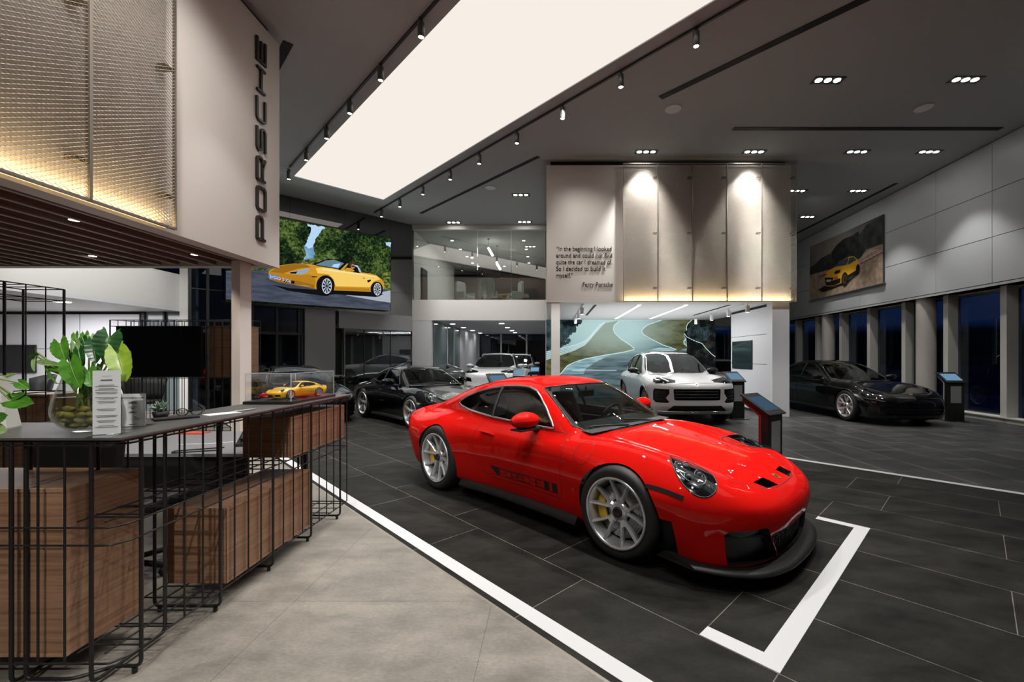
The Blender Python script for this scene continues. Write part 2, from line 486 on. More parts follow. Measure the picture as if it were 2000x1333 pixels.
# floors
b = MB(); b.quad(uv(-26, 1.596), uv(14, 1.596), uv(14, 7.0), uv(-26, 7.0)); struct('floor', b, M_tile)
b = MB(); b.quad(uv(-26, 7.0), uv(14, 7.0), uv(14, 24), uv(-26, 24)); struct('floor_window_side', b, M_tile2)
b = MB(); b.quad(uv(-26, -22), uv(14, -22), uv(14, 1.58), uv(-26, 1.58)); struct('floor_reception', b, M_conc)
b = MB(); b.quad(uv(-26, 1.58), uv(14, 1.58), uv(14, 1.596), uv(-26, 1.596)); struct('trim_1', b, M_trim)
M_tape = mat('white_floor_stripe', (0.56, 0.56, 0.56), 0.4)
def stripe(name, u0, u1, v0, v1):
    m = MB(); m.prism([uv(u0, v0, 0.0006), uv(u1, v0, 0.0006), uv(u1, v1, 0.0006), uv(u0, v1, 0.0006)], (0, 0, 0.0012))
    return struct(name, m, M_tape)
stripe('floor_stripe_left', -24, 8, 1.637, 1.737)
stripe('floor_stripe_right', -24, 8, 6.95, 7.04)
m = MB()
m.prism([uv(-0.665, 2.21, 0.0006), uv(-0.665, 4.637, 0.0006), uv(-1.065, 4.637, 0.0006), uv(-1.065, 4.555, 0.0006), uv(-0.77, 4.555, 0.0006),
         uv(-0.77, 2.31, 0.0006), uv(-1.067, 2.31, 0.0006), uv(-1.067, 2.21, 0.0006)], (0, 0, 0.0012))
struct('floor_stripe_bay', m, M_tape)

# ceiling around the luminous field
U0, U1, V0, V1 = -13.25, 2.5, 3.3, 5.8
m = MB()
m.prism([uv(-26, -22, CEIL), uv(14, -22, CEIL), uv(14, V0, CEIL), uv(-26, V0, CEIL)], (0, 0, 0.1))
m.prism([uv(-26, V1, CEIL), uv(14, V1, CEIL), uv(14, 24, CEIL), uv(-26, 24, CEIL)], (0, 0, 0.1))
m.prism([uv(-26, V0, CEIL), uv(U0, V0, CEIL), uv(U0, V1, CEIL), uv(-26, V1, CEIL)], (0, 0, 0.1))
m.prism([uv(U1, V0, CEIL), uv(14, V0, CEIL), uv(14, V1, CEIL), uv(U1, V1, CEIL)], (0, 0, 0.1))
struct('ceiling', m, M_ceil)
m = MB(); m.prism([uv(U0, V0, CEIL + 0.02), uv(U0, V1, CEIL + 0.02), uv(U1, V1, CEIL + 0.02), uv(U1, V0, CEIL + 0.02)], (0, 0, 0.05))
o = m.build('luminous_ceiling_panel', M_skylight)
tag(o, 'large glowing cream stretch ceiling light between two spotlight tracks', 'ceiling light')

# slot diffusers in the ceiling
def slot(u0, u1, v0, v1, label):
    m = MB(); m.prism([uv(u0, v0, CEIL - 0.013), uv(u0, v1, CEIL - 0.012), uv(u1, v1, CEIL - 0.012), uv(u1, v0, CEIL - 0.012)], (0, 0, 0.011))
    return tag(m.build('slot_diffuser', M_gap), label, 'air vent', 'black slot diffusers in the ceiling')
slot(-13.57, -7.65, 7.19, 7.29, 'long black ceiling slot ending above the quote panel')
slot(-4.27, 0.2, 7.17, 7.30, 'wide black ceiling slot running off the top edge beside the glowing ceiling')
slot(-13.4, -7.65, 1.76, 1.90, 'short black ceiling slot end showing past the wordmark wall')
m = MB(); m.box(3.95, 9.75, 9.18, 9.30, CEIL - 0.012, CEIL - 0.001)
tag(m.build('slot_diffuser', M_gap), 'black ceiling slot running level across the ceiling towards the window wall', 'air vent', 'black slot diffusers in the ceiling')
m = MB(); m.box(9.80, 9.90, 12.15, 19.5, CEIL - 0.012, CEIL - 0.001)
tag(m.build('slot_diffuser', M_gap), 'narrow black ceiling slot above the framed picture along the panelled wall', 'air vent', 'black slot diffusers in the ceiling')

# ---- panelled wall on the window side
WD = Vector((0.0635, 1, 0)).normalized(); WN = Vector((WD.y, -WD.x, 0))      # WN points outwards
PP = Vector((10.104, 9.11, 0))
def wp(Y, off, z=0.0):
    s = (Y - PP.y) / WD.y
    p = PP + WD * s + WN * off
    return Vector((p.x, p.y, z))
ys = [-5.6, -4.05, -0.95, 2.15, 5.25, 6.8, 9.81, 11.35, 14.42, 17.6, 20.7]
zs = [3.20, 4.26, 5.32, 6.44]
m = MB()
m.obox(wp(-6, 0), WD, WN, (0, 0, 1), (0, 27.2), (0.012, 0.5), (3.13, CEIL), 1)
for i in range(len(ys) - 1):
    for k in range(3):
        a, c = ys[i] + 0.006, ys[i + 1] - 0.006
        L0 = (a + 6) / WD.y; L1 = (c + 6) / WD.y
        m.obox(wp(-6, 0), WD, WN, (0, 0, 1), (L0, L1), (0, 0.014), (zs[k] + 0.007, zs[k + 1] - 0.007), 0)
m.obox(wp(-6, 0), WD, WN, (0, 0, 1), (0, 27.2), (-0.015, 0.5), (3.13, 3.185), 0)
struct('wall_right', m, [M_panel, M_gap])
# windows with deep mullions, then sill and round columns
my = [-4.65, -3.1, -1.55, 0.0, 1.55, 3.1, 4.65, 6.6, 8.15, 9.69, 11.22, 12.68, 14.21, 15.73, 17.34, 18.96, 20.6]
for i in range(len(my) - 1):
    m = MB()
    m.obox(wp(my[i], 0.2), WD, WN, (0, 0, 1), (0, 0.15), (0, 0.32), (0.0, 3.13), 0)
    w = m.build('window_%d' % (i + 1), M_greyfr); w['kind'] = 'structure'
    g = MB()
    g.obox(wp(my[i], 0.45), WD, WN, (0, 0, 1), (0.15, (my[i + 1] - my[i]) / WD.y), (0, 0.012), (0.10, 3.10))
    g.build('glass_pane', M_nightglass, w)
m = MB(); m.obox(wp(-6, 0.2), WD, WN, (0, 0, 1), (0, 27.2), (0, 0.32), (0, 0.10)); m.obox(wp(-6, 0.2), WD, WN, (0, 0, 1), (0, 27.2), (-0.03, 0.30), (0.10, 0.125))
m.obox(wp(-6, 0.2), WD, WN, (0, 0, 1), (0, 27.2), (0.25, 0.32), (3.04, 3.13))
struct('trim_2', m, M_greyfr)
for k, Y in enumerate((11.99, 16.64)):
    m = MB(); p = wp(Y, 0.25); m.cyl(p, p + Vector((0, 0, 3.13)), 0.225, seg=40)
    struct('column_%d' % (k + 1), m, mat('column_plaster', (0.50, 0.47, 0.43), 0.6))
# outside ground
m = MB(); m.quad((10.9, -40, -0.1), (80, -40, -0.1), (80, 90, -0.1), (10.9, 90, -0.1)); struct('ground_outside', m, mat('asphalt', (0.012, 0.012, 0.013), 0.7))
m = MB(); m.quad((-80, 28, -0.1), (10.9, 28, -0.1), (10.9, 90, -0.1), (-80, 90, -0.1)); struct('ground_behind', m, mat('asphalt'))

# ---- far end wall on the window side
m = MB(); m.box(6.1, 11.6, 20.9, 21.1, 3.0, CEIL)
struct('wall_far', m, M_panel)
for i in range(3):
    m = MB(); x = 6.3 + i * 1.55; m.box(x, x + 0.15, 20.9, 21.15, 0, 3.0)
    w = m.build('window_%d' % (30 + i), M_greyfr); w['kind'] = 'structure'
    g = MB(); g.box(x + 0.15, x + 1.55, 21.05, 21.06, 0.1, 3.0); g.build('glass_pane', M_nightglass, w)

# ---- the white volume with the quotation, its room below
QY = 10.70
m = MB()
m.box(-0.10, 6.03, QY, QY + 0.2, 2.87, 6.31)
m.box(-0.10, 0.10, QY + 0.2, 15.8, 2.87, 6.31); m.box(5.9, 6.03, QY + 0.2, 20.9, 2.87, 6.31)
struct('wall_quote_volume', m, mat('quote_wall_paint', (0.77, 0.745, 0.70), 0.55))
m = MB(); m.box(0.0, 5.95, QY + 0.12, 20.0, 6.28, CEIL); struct('trim_3', m, M_gap)
m = MB(); m.box(0.10, 5.9, QY + 0.2, 15.9, 2.87, 2.97); m.box(0.10, 5.9, QY + 0.2, 15.9, 3.2, 3.3); struct('ceiling_display_room', m, M_soffit)
m = MB(); m.box(0.02, 0.24, QY + 0.02, QY + 0.24, 0, 2.87); struct('column_3', m, mat('column_white', (0.86, 0.84, 0.80), 0.5))
m = MB(); m.box(5.57, 6.00, QY + 0.02, QY + 0.3, 0, 2.87); struct('column_4', m, M_coolwhite)
# panelled partition, seams as real gaps
m = MB()
for (z0, z1) in ((0.06, 1.30), (1.312, 2.09), (2.102, 2.80)):
    m.box(5.585, 5.60, QY + 0.32, 13.2, z0, z1)
m.box(5.60, 5.75, QY + 0.3, 13.2, 0.0, 2.86, 1)
struct('wall_partition', m, [M_coolwhite, M_gap])
m = MB(); m.box(-0.15, 6.08, 15.78, 15.95, 0, 2.87); struct('wall_mural', m, M_dgrey)

# ---- office floor above, open bay below
OY = 16.0
m = MB(); m.box(-5.18, -0.10, OY, OY + 0.25, 2.87, 3.64); m.box(-5.18, -0.10, OY, OY + 0.2, 6.28, CEIL)
struct('wall_balcony', m, M_white)
m = MB(); m.box(-5.18, -0.1, OY + 0.25, 26.0, 2.87, 3.0); m.box(-5.18, -0.1, OY + 0.25, 26.0, 3.5, 3.59)
struct('ceiling_bay', m, M_coolwhite)
m = MB(); m.box(-5.18, -4.45, OY + 0.01, OY + 0.22, 0, 2.87); m.box(-4.46, -4.36, 20.8, 26, 0, 2.87); struct('wall_bay_left', m, M_coolwhite)
m = MB(); m.box(-0.18, -0.10, OY, 26, 0, 2.87); struct('wall_bay_right', m, M_coolwhite)
m = MB(); m.box(-4.43, -4.415, OY + 0.22, 20.8, 0.02, 2.86, 0)
w = struct('window_40', m, M_tealglass)
g = MB(); g.box(-4.46, -4.40, 18.3, 18.36, 0, 2.87); g.box(-4.46, -4.40, 19.5, 19.55, 0, 2.87); g.build('glazing_bar', M_coolwhite, w)
g = MB(); g.cyl((-4.36, 18.55, 0.9), (-4.36, 18.55, 1.5), 0.015); g.build('pull_handle', M_trim, w)
for i, (x0, x1) in enumerate(((-4.36, -3.0), (-3.0, -1.45), (-1.45, -0.18))):
    g = MB(); g.box(x0 - 0.04, x0 + 0.05, 25.9, 26.05, 0, 2.87)
    w = g.build('window_%d' % (41 + i), M_coolwhite); w['kind'] = 'structure'
    p = MB(); p.box(x0 + 0.05, x1 - 0.04, 25.98, 25.99, 0.05, 2.87); p.build('glass_pane', M_nightglass, w)
# office glazing
for i, (a, c) in enumerate(((805, 931.5), (932.5, 997.5), (998.5, 1066))):
    x0 = (a - CXP) / FPX * OY; x1 = (c - CXP) / FPX * OY
    g = MB(); g.box(x0, x1, OY + 0.08, OY + 0.092, 3.62, 6.30)
    struct('window_%d' % (50 + i), g, M_glass)
m = MB(); m.box(-5.6, 0.2, 23.0, 23.15, 3.6, 5.75); struct('wall_office_back', m, wood_mat('office_wall_wood', (0.055, 0.033, 0.025), (0.10, 0.060, 0.045), 'X', 0.4))
m = MB(); m.box(-5.35, -5.18, OY + 0.2, 23.0, 3.6, 6.45); struct('wall_office_left', m, M_white)
m = MB(); m.box(-0.2, -0.1, OY + 0.2, 23.0, 3.6, 6.45); struct('wall_office_right', m, M_white)
m = MB(); m.box(-5.3, 0.0, OY + 0.2, 24, 6.30, 6.40); struct('ceiling_office', m, mat('office_ceiling', (0.42, 0.41, 0.40), 0.7))

# ---- black gloss wall that carries the big screen (45 degrees)
A = Vector((-9.72, 11.46, 0)); B = Vector((-5.18, 16.0, 0)); SD = (B - A).normalized(); SN = Vector((SD.y, -SD.x, 0)); SL = (B - A).length
def spx(px):   # distance along the wall for an image column
    return (on_plane(px, 697, A, SN) - A).dot(SD)
m = MB()
cuts = [spx(441), spx(566), spx(673), spx(762), SL]
for i in range(4):
    for (z0, z1) in ((3.02, 3.85), (3.855, 6.44)):
        m.obox(A, SD, SN, (0, 0, 1), (cuts[i] + 0.003, cuts[i + 1] - 0.003), (-0.2, 0), (z0, z1), 0)
m.obox(A, SD, SN, (0, 0, 1), (spx(441), SL), (-0.25, -0.02), (3.0, CEIL), 1)
struct('wall_screen', m, [M_gloss, M_gap])
m = MB(); m.obox(A, SD, SN, (0, 0, 1), (spx(662), SL), (-0.2, 0.02), (2.46, 3.02)); m.obox(A, SD, SN, (0, 0, 1), (spx(596), spx(655)), (-0.35, 0.0), (0, 3.02))
struct('wall_grey_cladding', m, M_dgrey)
m = MB(); m.obox(A, SD, SN, (0, 0, 1), (spx(648), spx(672)), (-0.5, -0.2), (0, 2.46)); struct('column_5', m, M_gap)
# glazing under and beside the screen
mull = [spx(368.5), spx(404), spx(452), spx(492), spx(540), spx(583), spx(596)]
for i in range(len(mull) - 1):
    g = MB()
    g.obox(A, SD, SN, (0, 0, 1), (mull[i], mull[i] + 0.06), (-0.2, -0.05), (0, 3.02 if i > 1 else CEIL))
    g.obox(A, SD, SN, (0, 0, 1), (mull[i], mull[i + 1]), (-0.2, -0.06), (2.18, 2.26))
    g.obox(A, SD, SN, (0, 0, 1), (mull[i], mull[i + 1]), (-0.2, -0.06), (3.35, 3.38))
    w = g.build('window_%d' % (60 + i), mat('mullion_black', (0.02, 0.02, 0.021), 0.45)); w['kind'] = 'structure'
    p = MB(); p.obox(A, SD, SN, (0, 0, 1), (mull[i] + 0.06, mull[i + 1]), (-0.14, -0.13), (0.02, 3.02 if i > 1 else CEIL)); p.build('glass_pane', M_nightglass, w)
mull = [spx(655), spx(672), spx(712), spx(764), SL - 0.01]
for i in range(1, 4):
    g = MB(); g.obox(A, SD, SN, (0, 0, 1), (mull[i], mull[i] + 0.02), (-0.1, -0.05), (0, 2.46))
    w = g.build('window_%d' % (70 + i), mat('mullion_black')); w['kind'] = 'structure'
    p = MB(); p.obox(A, SD, SN, (0, 0, 1), (mull[i] + 0.02, mull[i + 1]), (-0.08, -0.07), (0.02, 2.46)); p.build('glass_pane', glass_mat('storefront_glass', (0.62, 0.64, 0.65), 0.05), w)
# room behind the storefront
m = MB(); m.box(-20, -5.18, 21.5, 21.7, 0, 3.0, 0); struct('wall_back_room', m, mat('dim_grey_paint', (0.10, 0.10, 0.102), 0.6))
m = MB(); m.box(-20, -5.18, 16.4, 21.5, 2.7, 2.8); struct('ceiling_back_room', m, M_dgrey)

# ---- left side: white gallery edge, lounge wall
m = MB(); m.box(-10.62, -10.37, 2.0, 11.94, 2.87, 3.81); struct('wall_gallery', m, M_white)
m = MB(); m.box(-17, -10.37, 2.0, 12.2, 2.78, 2.87); struct('ceiling_lounge', m, M_coolwhite)
m = MB(); m.box(-10.37, -10.10, 11.94, 12.25, 0, CEIL); struct('column_6', m, M_white)
m = MB()
for (x0, x1) in ((-15.6, -13.23), (-13.22, -11.55)):
    for (z0, z1) in ((0.02, 0.75), (0.765, 1.72), (1.735, 2.70)):
        m.box(x0 + 0.008, x1 - 0.008, 12.0, 12.02, z0, z1)
m.box(-17, -11.5, 12.02, 12.2, 0, 2.78, 1)
struct('wall_lounge', m, [M_coolwhite, M_gap])
g = MB(); g.box(-11.5, -11.42, 12.0, 12.15, 0, 2.78); g.box(-10.9, -10.85, 12.0, 12.1, 0, 2.78)
w = g.build('window_80', mat('mullion_black')); w['kind'] = 'structure'
p = MB(); p.box(-11.42, -10.37, 12.06, 12.07, 0, 2.78); p.build('glass_pane', M_tealglass, w)

# ---- rear and left enclosure (behind the camera)
m = MB(); m.box(-17, 9.2, -5.8, -5.6, 0, CEIL); struct('wall_back', m, M_panel)
m = MB(); m.box(-17.2, -17, -5.8, 12.2, 0, CEIL); struct('wall_left', m, M_coolwhite)

# ---- white wordmark volume on the left with the slatted soffit
LX = -4.17
m = MB()
m.box(LX - 0.2, LX, -1.5, 6.57, 2.87, 6.31); m.box(-10.3, LX - 0.2, 6.42, 6.57, 2.87, 6.31)
m.box(-10.3, -10.1, -1.5, 6.42, 2.87, 6.31); m.box(-10.1, LX - 0.2, -1.5, -1.3, 2.87, 6.31)
struct('wall_wordmark_volume', m, M_whitewarm)
m = MB(); m.box(-10.1, LX - 0.1, -1.3, 6.45, 6.25, CEIL); struct('trim_4', m, M_gap)
m = MB(); m.box(-10.1, LX - 0.2, -1.3, 6.42, 3.06, 3.12); struct('ceiling_slat_backing', m, mat('slat_backing', (0.012, 0.010, 0.009), 0.8))
M_slat = wood_mat('slat_walnut', (0.13, 0.075, 0.052), (0.26, 0.16, 0.11), 'Y', 0.5)
M_slatlit = mat('slat_lit_edge', (0.32, 0.25, 0.21), 0.5)  # paler colour paints in the light on the slat undersides
k = 0
x = LX - 0.30
root = thing('slatted_soffit', 'dark walnut slatted soffit under the wordmark wall', 'ceiling slats', (0, 0, 2.88))
while x > -10.0:
    s = MB(); s.box(x - 0.02, x + 0.02, -1.25, 6.40, 0.012, 0.17, 0); s.box(x - 0.022, x + 0.022, -1.25, 6.40, 0.0, 0.012, 1)
    s.build('slat', [M_slat, M_slatlit], root)
    x -= 0.278
for (px, py) in ((145, 432), (181, 502), (380, 499)):
    p = zp(px, py, 2.89)
    lt = thing('soffit_spotlight', {145: 'black can downlight in the slats, nearest the bottom rail of the mesh', 181: 'black can downlight deep in the slats towards the left edge', 380: 'black can downlight in the slats nearest the column'}[px], 'spotlight', (p.x, p.y, 2.90), 0, 'can downlights in the slatted soffit')
    s = MB(); s.cyl((0, 0, 0.0), (0, 0, 0.16), 0.05, seg=20); s.build('can', M_black, lt)
    s = MB(); s.cyl((0, 0, -0.004), (0, 0, 0.002), 0.042, seg=20); s.build('lens', M_lampsmall, lt)
    lamp('soffit_light', 'SPOT', (p.x, p.y, 2.885), 45, None, (p.x, p.y, 0), 0.04, 95, 0.7, (1, 0.9, 0.78))
m = MB(); m.box(-4.557, -4.433, 6.10, 6.33, 0, 2.88); struct('column_7', m, mat('warm_column', (0.82, 0.74, 0.68), 0.5))
# ================================================================ lamps on the ceiling
M_track = mat('track_black', (0.015, 0.015, 0.015), 0.5)
M_can = mat('spot_can_graphite', (0.12, 0.12, 0.115), 0.35, 0.5)
TV_L, TV_R = 3.06, 6.06
for (v, u0, u1, lab) in ((TV_L, -12.6, 1.5, 'black lighting track between the glowing ceiling and the wordmark wall'),
                         (TV_R, -14.55, 1.5, 'black lighting track between the glowing ceiling and the recessed downlights')):
    m = MB(); m.prism([uv(u0, v - 0.018, CEIL - 0.035), uv(u0, v + 0.018, CEIL - 0.035), uv(u1, v + 0.018, CEIL - 0.035), uv(u1, v - 0.018, CEIL - 0.035)], (0, 0, 0.033))
    tag(m.build('track_rail', M_track), lab, 'lighting track', 'ceiling lighting tracks')
left_heads = [(818, 52), (740, 140), (680, 207), (636, 258), (597, 302), (563, 340)]
right_heads = [(1357, 70), (1210, 153), (1096, 217), (1007, 267), (935, 309), (879, 341), (826, 371), (781, 396), (746, 416)]
proto_head = None
ordn = ['first', 'second', 'third', 'fourth', 'fifth', 'sixth', 'seventh', 'eighth', 'ninth']
def head_at(p, label, aim, watts, ang):
    global proto_head
    if proto_head is None:
        t = thing('track_spotlight', label, 'spotlight', p, 0, 'spotlights on the ceiling tracks')
        s = MB(); s.cyl((0, 0, -0.04), (0, 0, 0), 0.02, seg=12); s.box(-0.022, 0.022, -0.05, 0.05, -0.008, 0.0); s.build('mount', M_track, t)
        s = MB(); s.lathe([(0.0, -0.04), (0.045, -0.04), (0.05, -0.05), (0.05, -0.26), (0.042, -0.265), (0.04, -0.25), (0.0, -0.25)], seg=24); s.build('can', M_can, t)
        s = MB(); s.cyl((0, 0, -0.256), (0, 0, -0.251), 0.039, seg=20); s.build('lens', M_lamp, t)
        proto_head = t
    else:
        t = dup(proto_head, p, None, label)
    lamp('track_light', 'SPOT', Vector(p) + Vector((0, 0, -0.27)), watts, None, aim, 0.04, ang, 0.55, (1, 0.985, 0.96))
us = []
for i, (px, py) in enumerate(left_heads):
    q = zp(px, py, CEIL - 0.16); u = (q.x - q.y) * R2
    p = uv(u, TV_L, CEIL - 0.035)
    head_at(p, ordn[i] + ' spotlight from the top edge on the track beside the wordmark wall', (p.x, p.y + 0.01, 0) if i else (p.x - 0.5, p.y - 1.0, 0), TRACK_W, 62)
for i, (px, py) in enumerate(right_heads):
    q = zp(px, py, CEIL - 0.16); u = (q.x - q.y) * R2
    p = uv(u, TV_R, CEIL - 0.035)
    head_at(p, ordn[i] + ' spotlight from the top edge on the track ending near the office glass', uv(u - 0.2, TV_R - 1.3, 0) if i < 5 else (-2.6 + 0.5 * (i - 6), 16.0, 2.9) if i < 8 else (0.12, 10.7, 1.4), TRACK_W * (0.75 if i < 3 else 0.7 if i < 5 else 0.62), 62)
for u in (-2.4, -1.0, 0.4):      # the tracks run on above the camera
    lamp('track_light', 'SPOT', uv(u, TV_R, CEIL - 0.3), TRACK_W * 0.75, None, uv(u - 0.3, TV_R - 1.8, 0), 0.05, 70, 0.6, (1, 0.985, 0.96))
    lamp('track_light', 'SPOT', uv(u - 1.0, TV_L, CEIL - 0.3), TRACK_W, None, uv(u - 1.0, TV_L - 0.8, 0), 0.05, 70, 0.6, (1, 0.985, 0.96))
# triple recessed downlights
tri = [((1617, 157), 'big triple recessed downlight between the long diagonal slot and the level slot'),
       ((1886, 156), 'triple recessed downlight closest to the top right corner of the photo'),
       ((1262, 297), 'triple recessed downlight above the quotation side of the mesh panels'),
       ((1473, 297), 'triple recessed downlight above the fourth mesh panel'),
       ((1674, 297), 'triple recessed downlight just past the mesh volume, in the row under the level slot'),
       ((1815, 297), 'triple recessed downlight nearest the panelled wall, under the level slot'),
       ((1557, 373), 'triple recessed downlight half hidden by the corner of the mesh panels'),
       ((1676, 373), 'triple recessed downlight in the middle of the narrow ceiling by the panelled wall'),
       ((1577, 424), 'triple recessed downlight farthest along the panelled wall, right beside the mesh corner'),
       ((1017, 381), 'triple recessed downlight beside the quote wall, nearer than the two by the office'),
       ((886, 435), 'triple recessed downlight at the office glass, on the screen wall side'),
       ((1024, 434), 'triple recessed downlight at the office glass, on the quote wall side')]
proto_tri = None
for (px, py), lab in tri:
    p = zp(px, py, CEIL - 0.006)
    p.z = CEIL - 0.002
    if proto_tri is None:
        t = thing('recessed_downlight', lab, 'ceiling light', p, 0, 'triple recessed downlights')
        s = MB(); s.box(-0.27, 0.27, -0.10, -0.085, -0.010, 0.0); s.box(-0.27, 0.27, 0.085, 0.10, -0.010, 0.0); s.box(-0.27, -0.255, -0.085, 0.085, -0.010, 0); s.box(0.255, 0.27, -0.085, 0.085, -0.010, 0)
        s.box(-0.255, 0.255, -0.085, 0.085, -0.004, 0.0); s.build('frame', M_track, t)
        for dx in (-0.165, 0, 0.165):
            s = MB(); s.cyl((dx, 0, -0.008), (dx, 0, -0.0045), 0.057, seg=24); s.build('lens', M_lamp, t)
        proto_tri = t
    else:
        t = dup(proto_tri, p, None, lab)
    lamp('down_light', 'SPOT', (p.x, p.y, CEIL - 0.03), DOWN_W, None, (p.x, p.y, 0), 0.09, 76, 0.45, (1, 0.98, 0.95))
    if px in (1262, 1473):      # these two are tipped towards the mesh
        lamp('down_light', 'SPOT', (p.x, p.y - 0.05, CEIL - 0.03), DOWN_W * 1.5, None, (p.x, 10.60, 5.35), 0.05, 74, 0.8, (1, 0.98, 0.95))
# ceiling loudspeakers
for i, ((px, py), lab) in enumerate((((1315, 213), 'round grey ceiling speaker beside the long slot, under its near end'), ((1804, 211), 'round grey ceiling speaker nearer the panelled wall'),
                      ((958, 367), 'small round ceiling speaker beyond the quote wall edge'))):
    p = zp(px, py, CEIL); p.z = CEIL - 0.001
    t = thing('ceiling_speaker', lab, 'speaker', p, 0, 'round ceiling speakers')
    s = MB(); s.lathe([(0.0, -0.008), (0.155, -0.008), (0.158, -0.007), (0.158, -0.001)], seg=40); s.build('grille', mat('speaker_grille', (0.92, 0.91, 0.90), 0.7), t)
    s = MB(); s.lathe([(0.158, -0.002), (0.16, -0.011), (0.168, -0.010), (0.170, -0.001)], seg=40); s.build('ring', mat('speaker_ring', (0.55, 0.54, 0.52), 0.5), t)

# ================================================================ expanded metal panels
M_mesh = mat('champagne_expanded_metal', (0.50, 0.455, 0.39), 0.38, 0.4)
M_meshframe = mat('champagne_frame', (0.40, 0.36, 0.31), 0.4, 0.7)
PW, PH = 0.859, 3.44
def expanded(cw=0.062, ch=0.036, hw=0.0023, hd=0.0034):
    s = MB(); n = int(PW / (cw / 2)); dx = PW / n; rows = int(PH / ch); dz = PH / rows
    for r in range(rows):
        for ph in (0, 1):
            vs = []
            for i in range(n + 1):
                z = r * dz + (dz / 2 * (i % 2) if ph == 0 else dz - dz / 2 * (i % 2))
                x = -PW / 2 + i * dx
                for (a, c) in ((-1, -1), (1, -1), (1, 1), (-1, 1)):
                    vs.append((x, c * hd + a * hw * 0.9, z + a * hw))
            fs = [(i * 4 + k, i * 4 + (k + 1) % 4, i * 4 + 4 + (k + 1) % 4, i * 4 + 4 + k) for i in range(n) for k in range(4)]
            s.add(vs, fs)
    return s
proto_panel = thing('mesh_panel', 'mesh panel at the near end of the wordmark wall, cut off by the photo edge', 'metal panel', (-4.05, 3.32, 2.875), math.pi / 2, 'expanded metal mesh panels')
expanded().build('mesh', M_mesh, proto_panel)
s = MB(); s.box(-PW / 2, -PW / 2 + 0.012, -0.02, 0.02, 0, PH); s.box(PW / 2 - 0.012, PW / 2, -0.02, 0.02, 0, PH); s.box(-PW / 2, PW / 2, -0.02, 0.02, 0, 0.02); s.box(-PW / 2, PW / 2, -0.02, 0.02, PH - 0.02, PH)
s.build('frame', M_meshframe, proto_panel)
for z in (0.35, 1.72, 3.1):
    s = MB(); s.box(PW / 2 - 0.10, PW / 2 - 0.015, 0.02, 0.11, z - 0.02, z + 0.02); s.build('bracket', mat('brass_bracket', (0.22, 0.18, 0.12), 0.4, 0.7), proto_panel)
dup(proto_panel, (-4.05, 4.18, 2.875), None, 'mesh panel on the wordmark wall, beside the white strip with letters')
labs = ['expanded metal mesh panel next to the quotation', 'second expanded metal mesh panel from the quotation', 'middle panel of the five mesh panels above the display room',
        'fourth expanded metal mesh panel from the quotation', 'expanded metal mesh panel farthest from the quotation']
for i in range(5):
    dup(proto_panel, (1.805 + PW * (i + 0.5), 10.59, 2.87), 0.0, labs[i])
# warm light lines tucked behind the lower frames
def warm_line(p0, p1, label, wdir):
    p0 = Vector(p0); p1 = Vector(p1)
    s = MB(); s.tube([p0, p1], 0.008, 6); tag(s.build('led_strip', emit_mat('led_strip_warm', (1.0, 0.72, 0.36), 1.6)), label, 'led strip', 'warm led strips')
    c = (p0 + p1) / 2; L = (p1 - p0).length
    o = lamp('warm_strip_light', 'AREA', c + Vector((0, 0, 0.015)), 3.6 * L, None, None, sx=L if abs((p1 - p0).x) > abs((p1 - p0).y) else 0.03, sy=0.03 if abs((p1 - p0).x) > abs((p1 - p0).y) else L, col=(1.0, 0.72, 0.36))
    o.rotation_euler = (math.pi, 0, 0)
warm_line((1.85, 10.645, 2.885), (6.0, 10.645, 2.885), 'warm glowing strip along the foot of the five mesh panels', 'X')
warm_line((-4.11, 2.6, 2.89), (-4.11, 4.56, 2.89), 'warm glowing strip along the foot of the near mesh panels', 'Y')
# added fill spots behind the camera, brightening the reception counter
for (p_, a_) in (((-0.9, -1.2, 6.3), (-2.4, 2.2, 0.6)), ((-1.6, 0.4, 6.3), (-2.2, 3.2, 0.8)), ((0.2, 0.6, 6.3), (-0.9, 2.4, 0.0))):
    lamp('reception_fill', 'SPOT', p_, 250, None, a_, 0.08, 64, 0.7, (1, 0.98, 0.95))
for (p_, a_) in (((6.4, 6.0, 6.2), (10.1, 8.0, 4.0)), ((7.0, 9.6, 6.2), (10.3, 12.2, 4.0)), ((7.4, 12.6, 6.2), (10.5, 15.6, 4.3)), ((5.6, 3.4, 6.2), (9.8, 5.0, 3.8))): lamp('wall_fill', 'SPOT', p_, 62, None, a_, 0.06, 84, 0.9)  # added fill for the upper panelled wall, no fixtures of their own
lamp('column_fill', 'SPOT', (-2.6, 4.2, 6.2), 150, None, (-4.5, 6.2, 1.6), 0.06, 34, 0.7)  # added fill on the column by the slats, no fixture
lamp('reception_fill', 'SPOT', (-0.6, -4.4, 5.8), 1100, None, (-2.3, 2.3, 1.0), 0.1, 27, 0.8, (1, 0.98, 0.95))  # added low fill from far behind the camera for signs and boxes
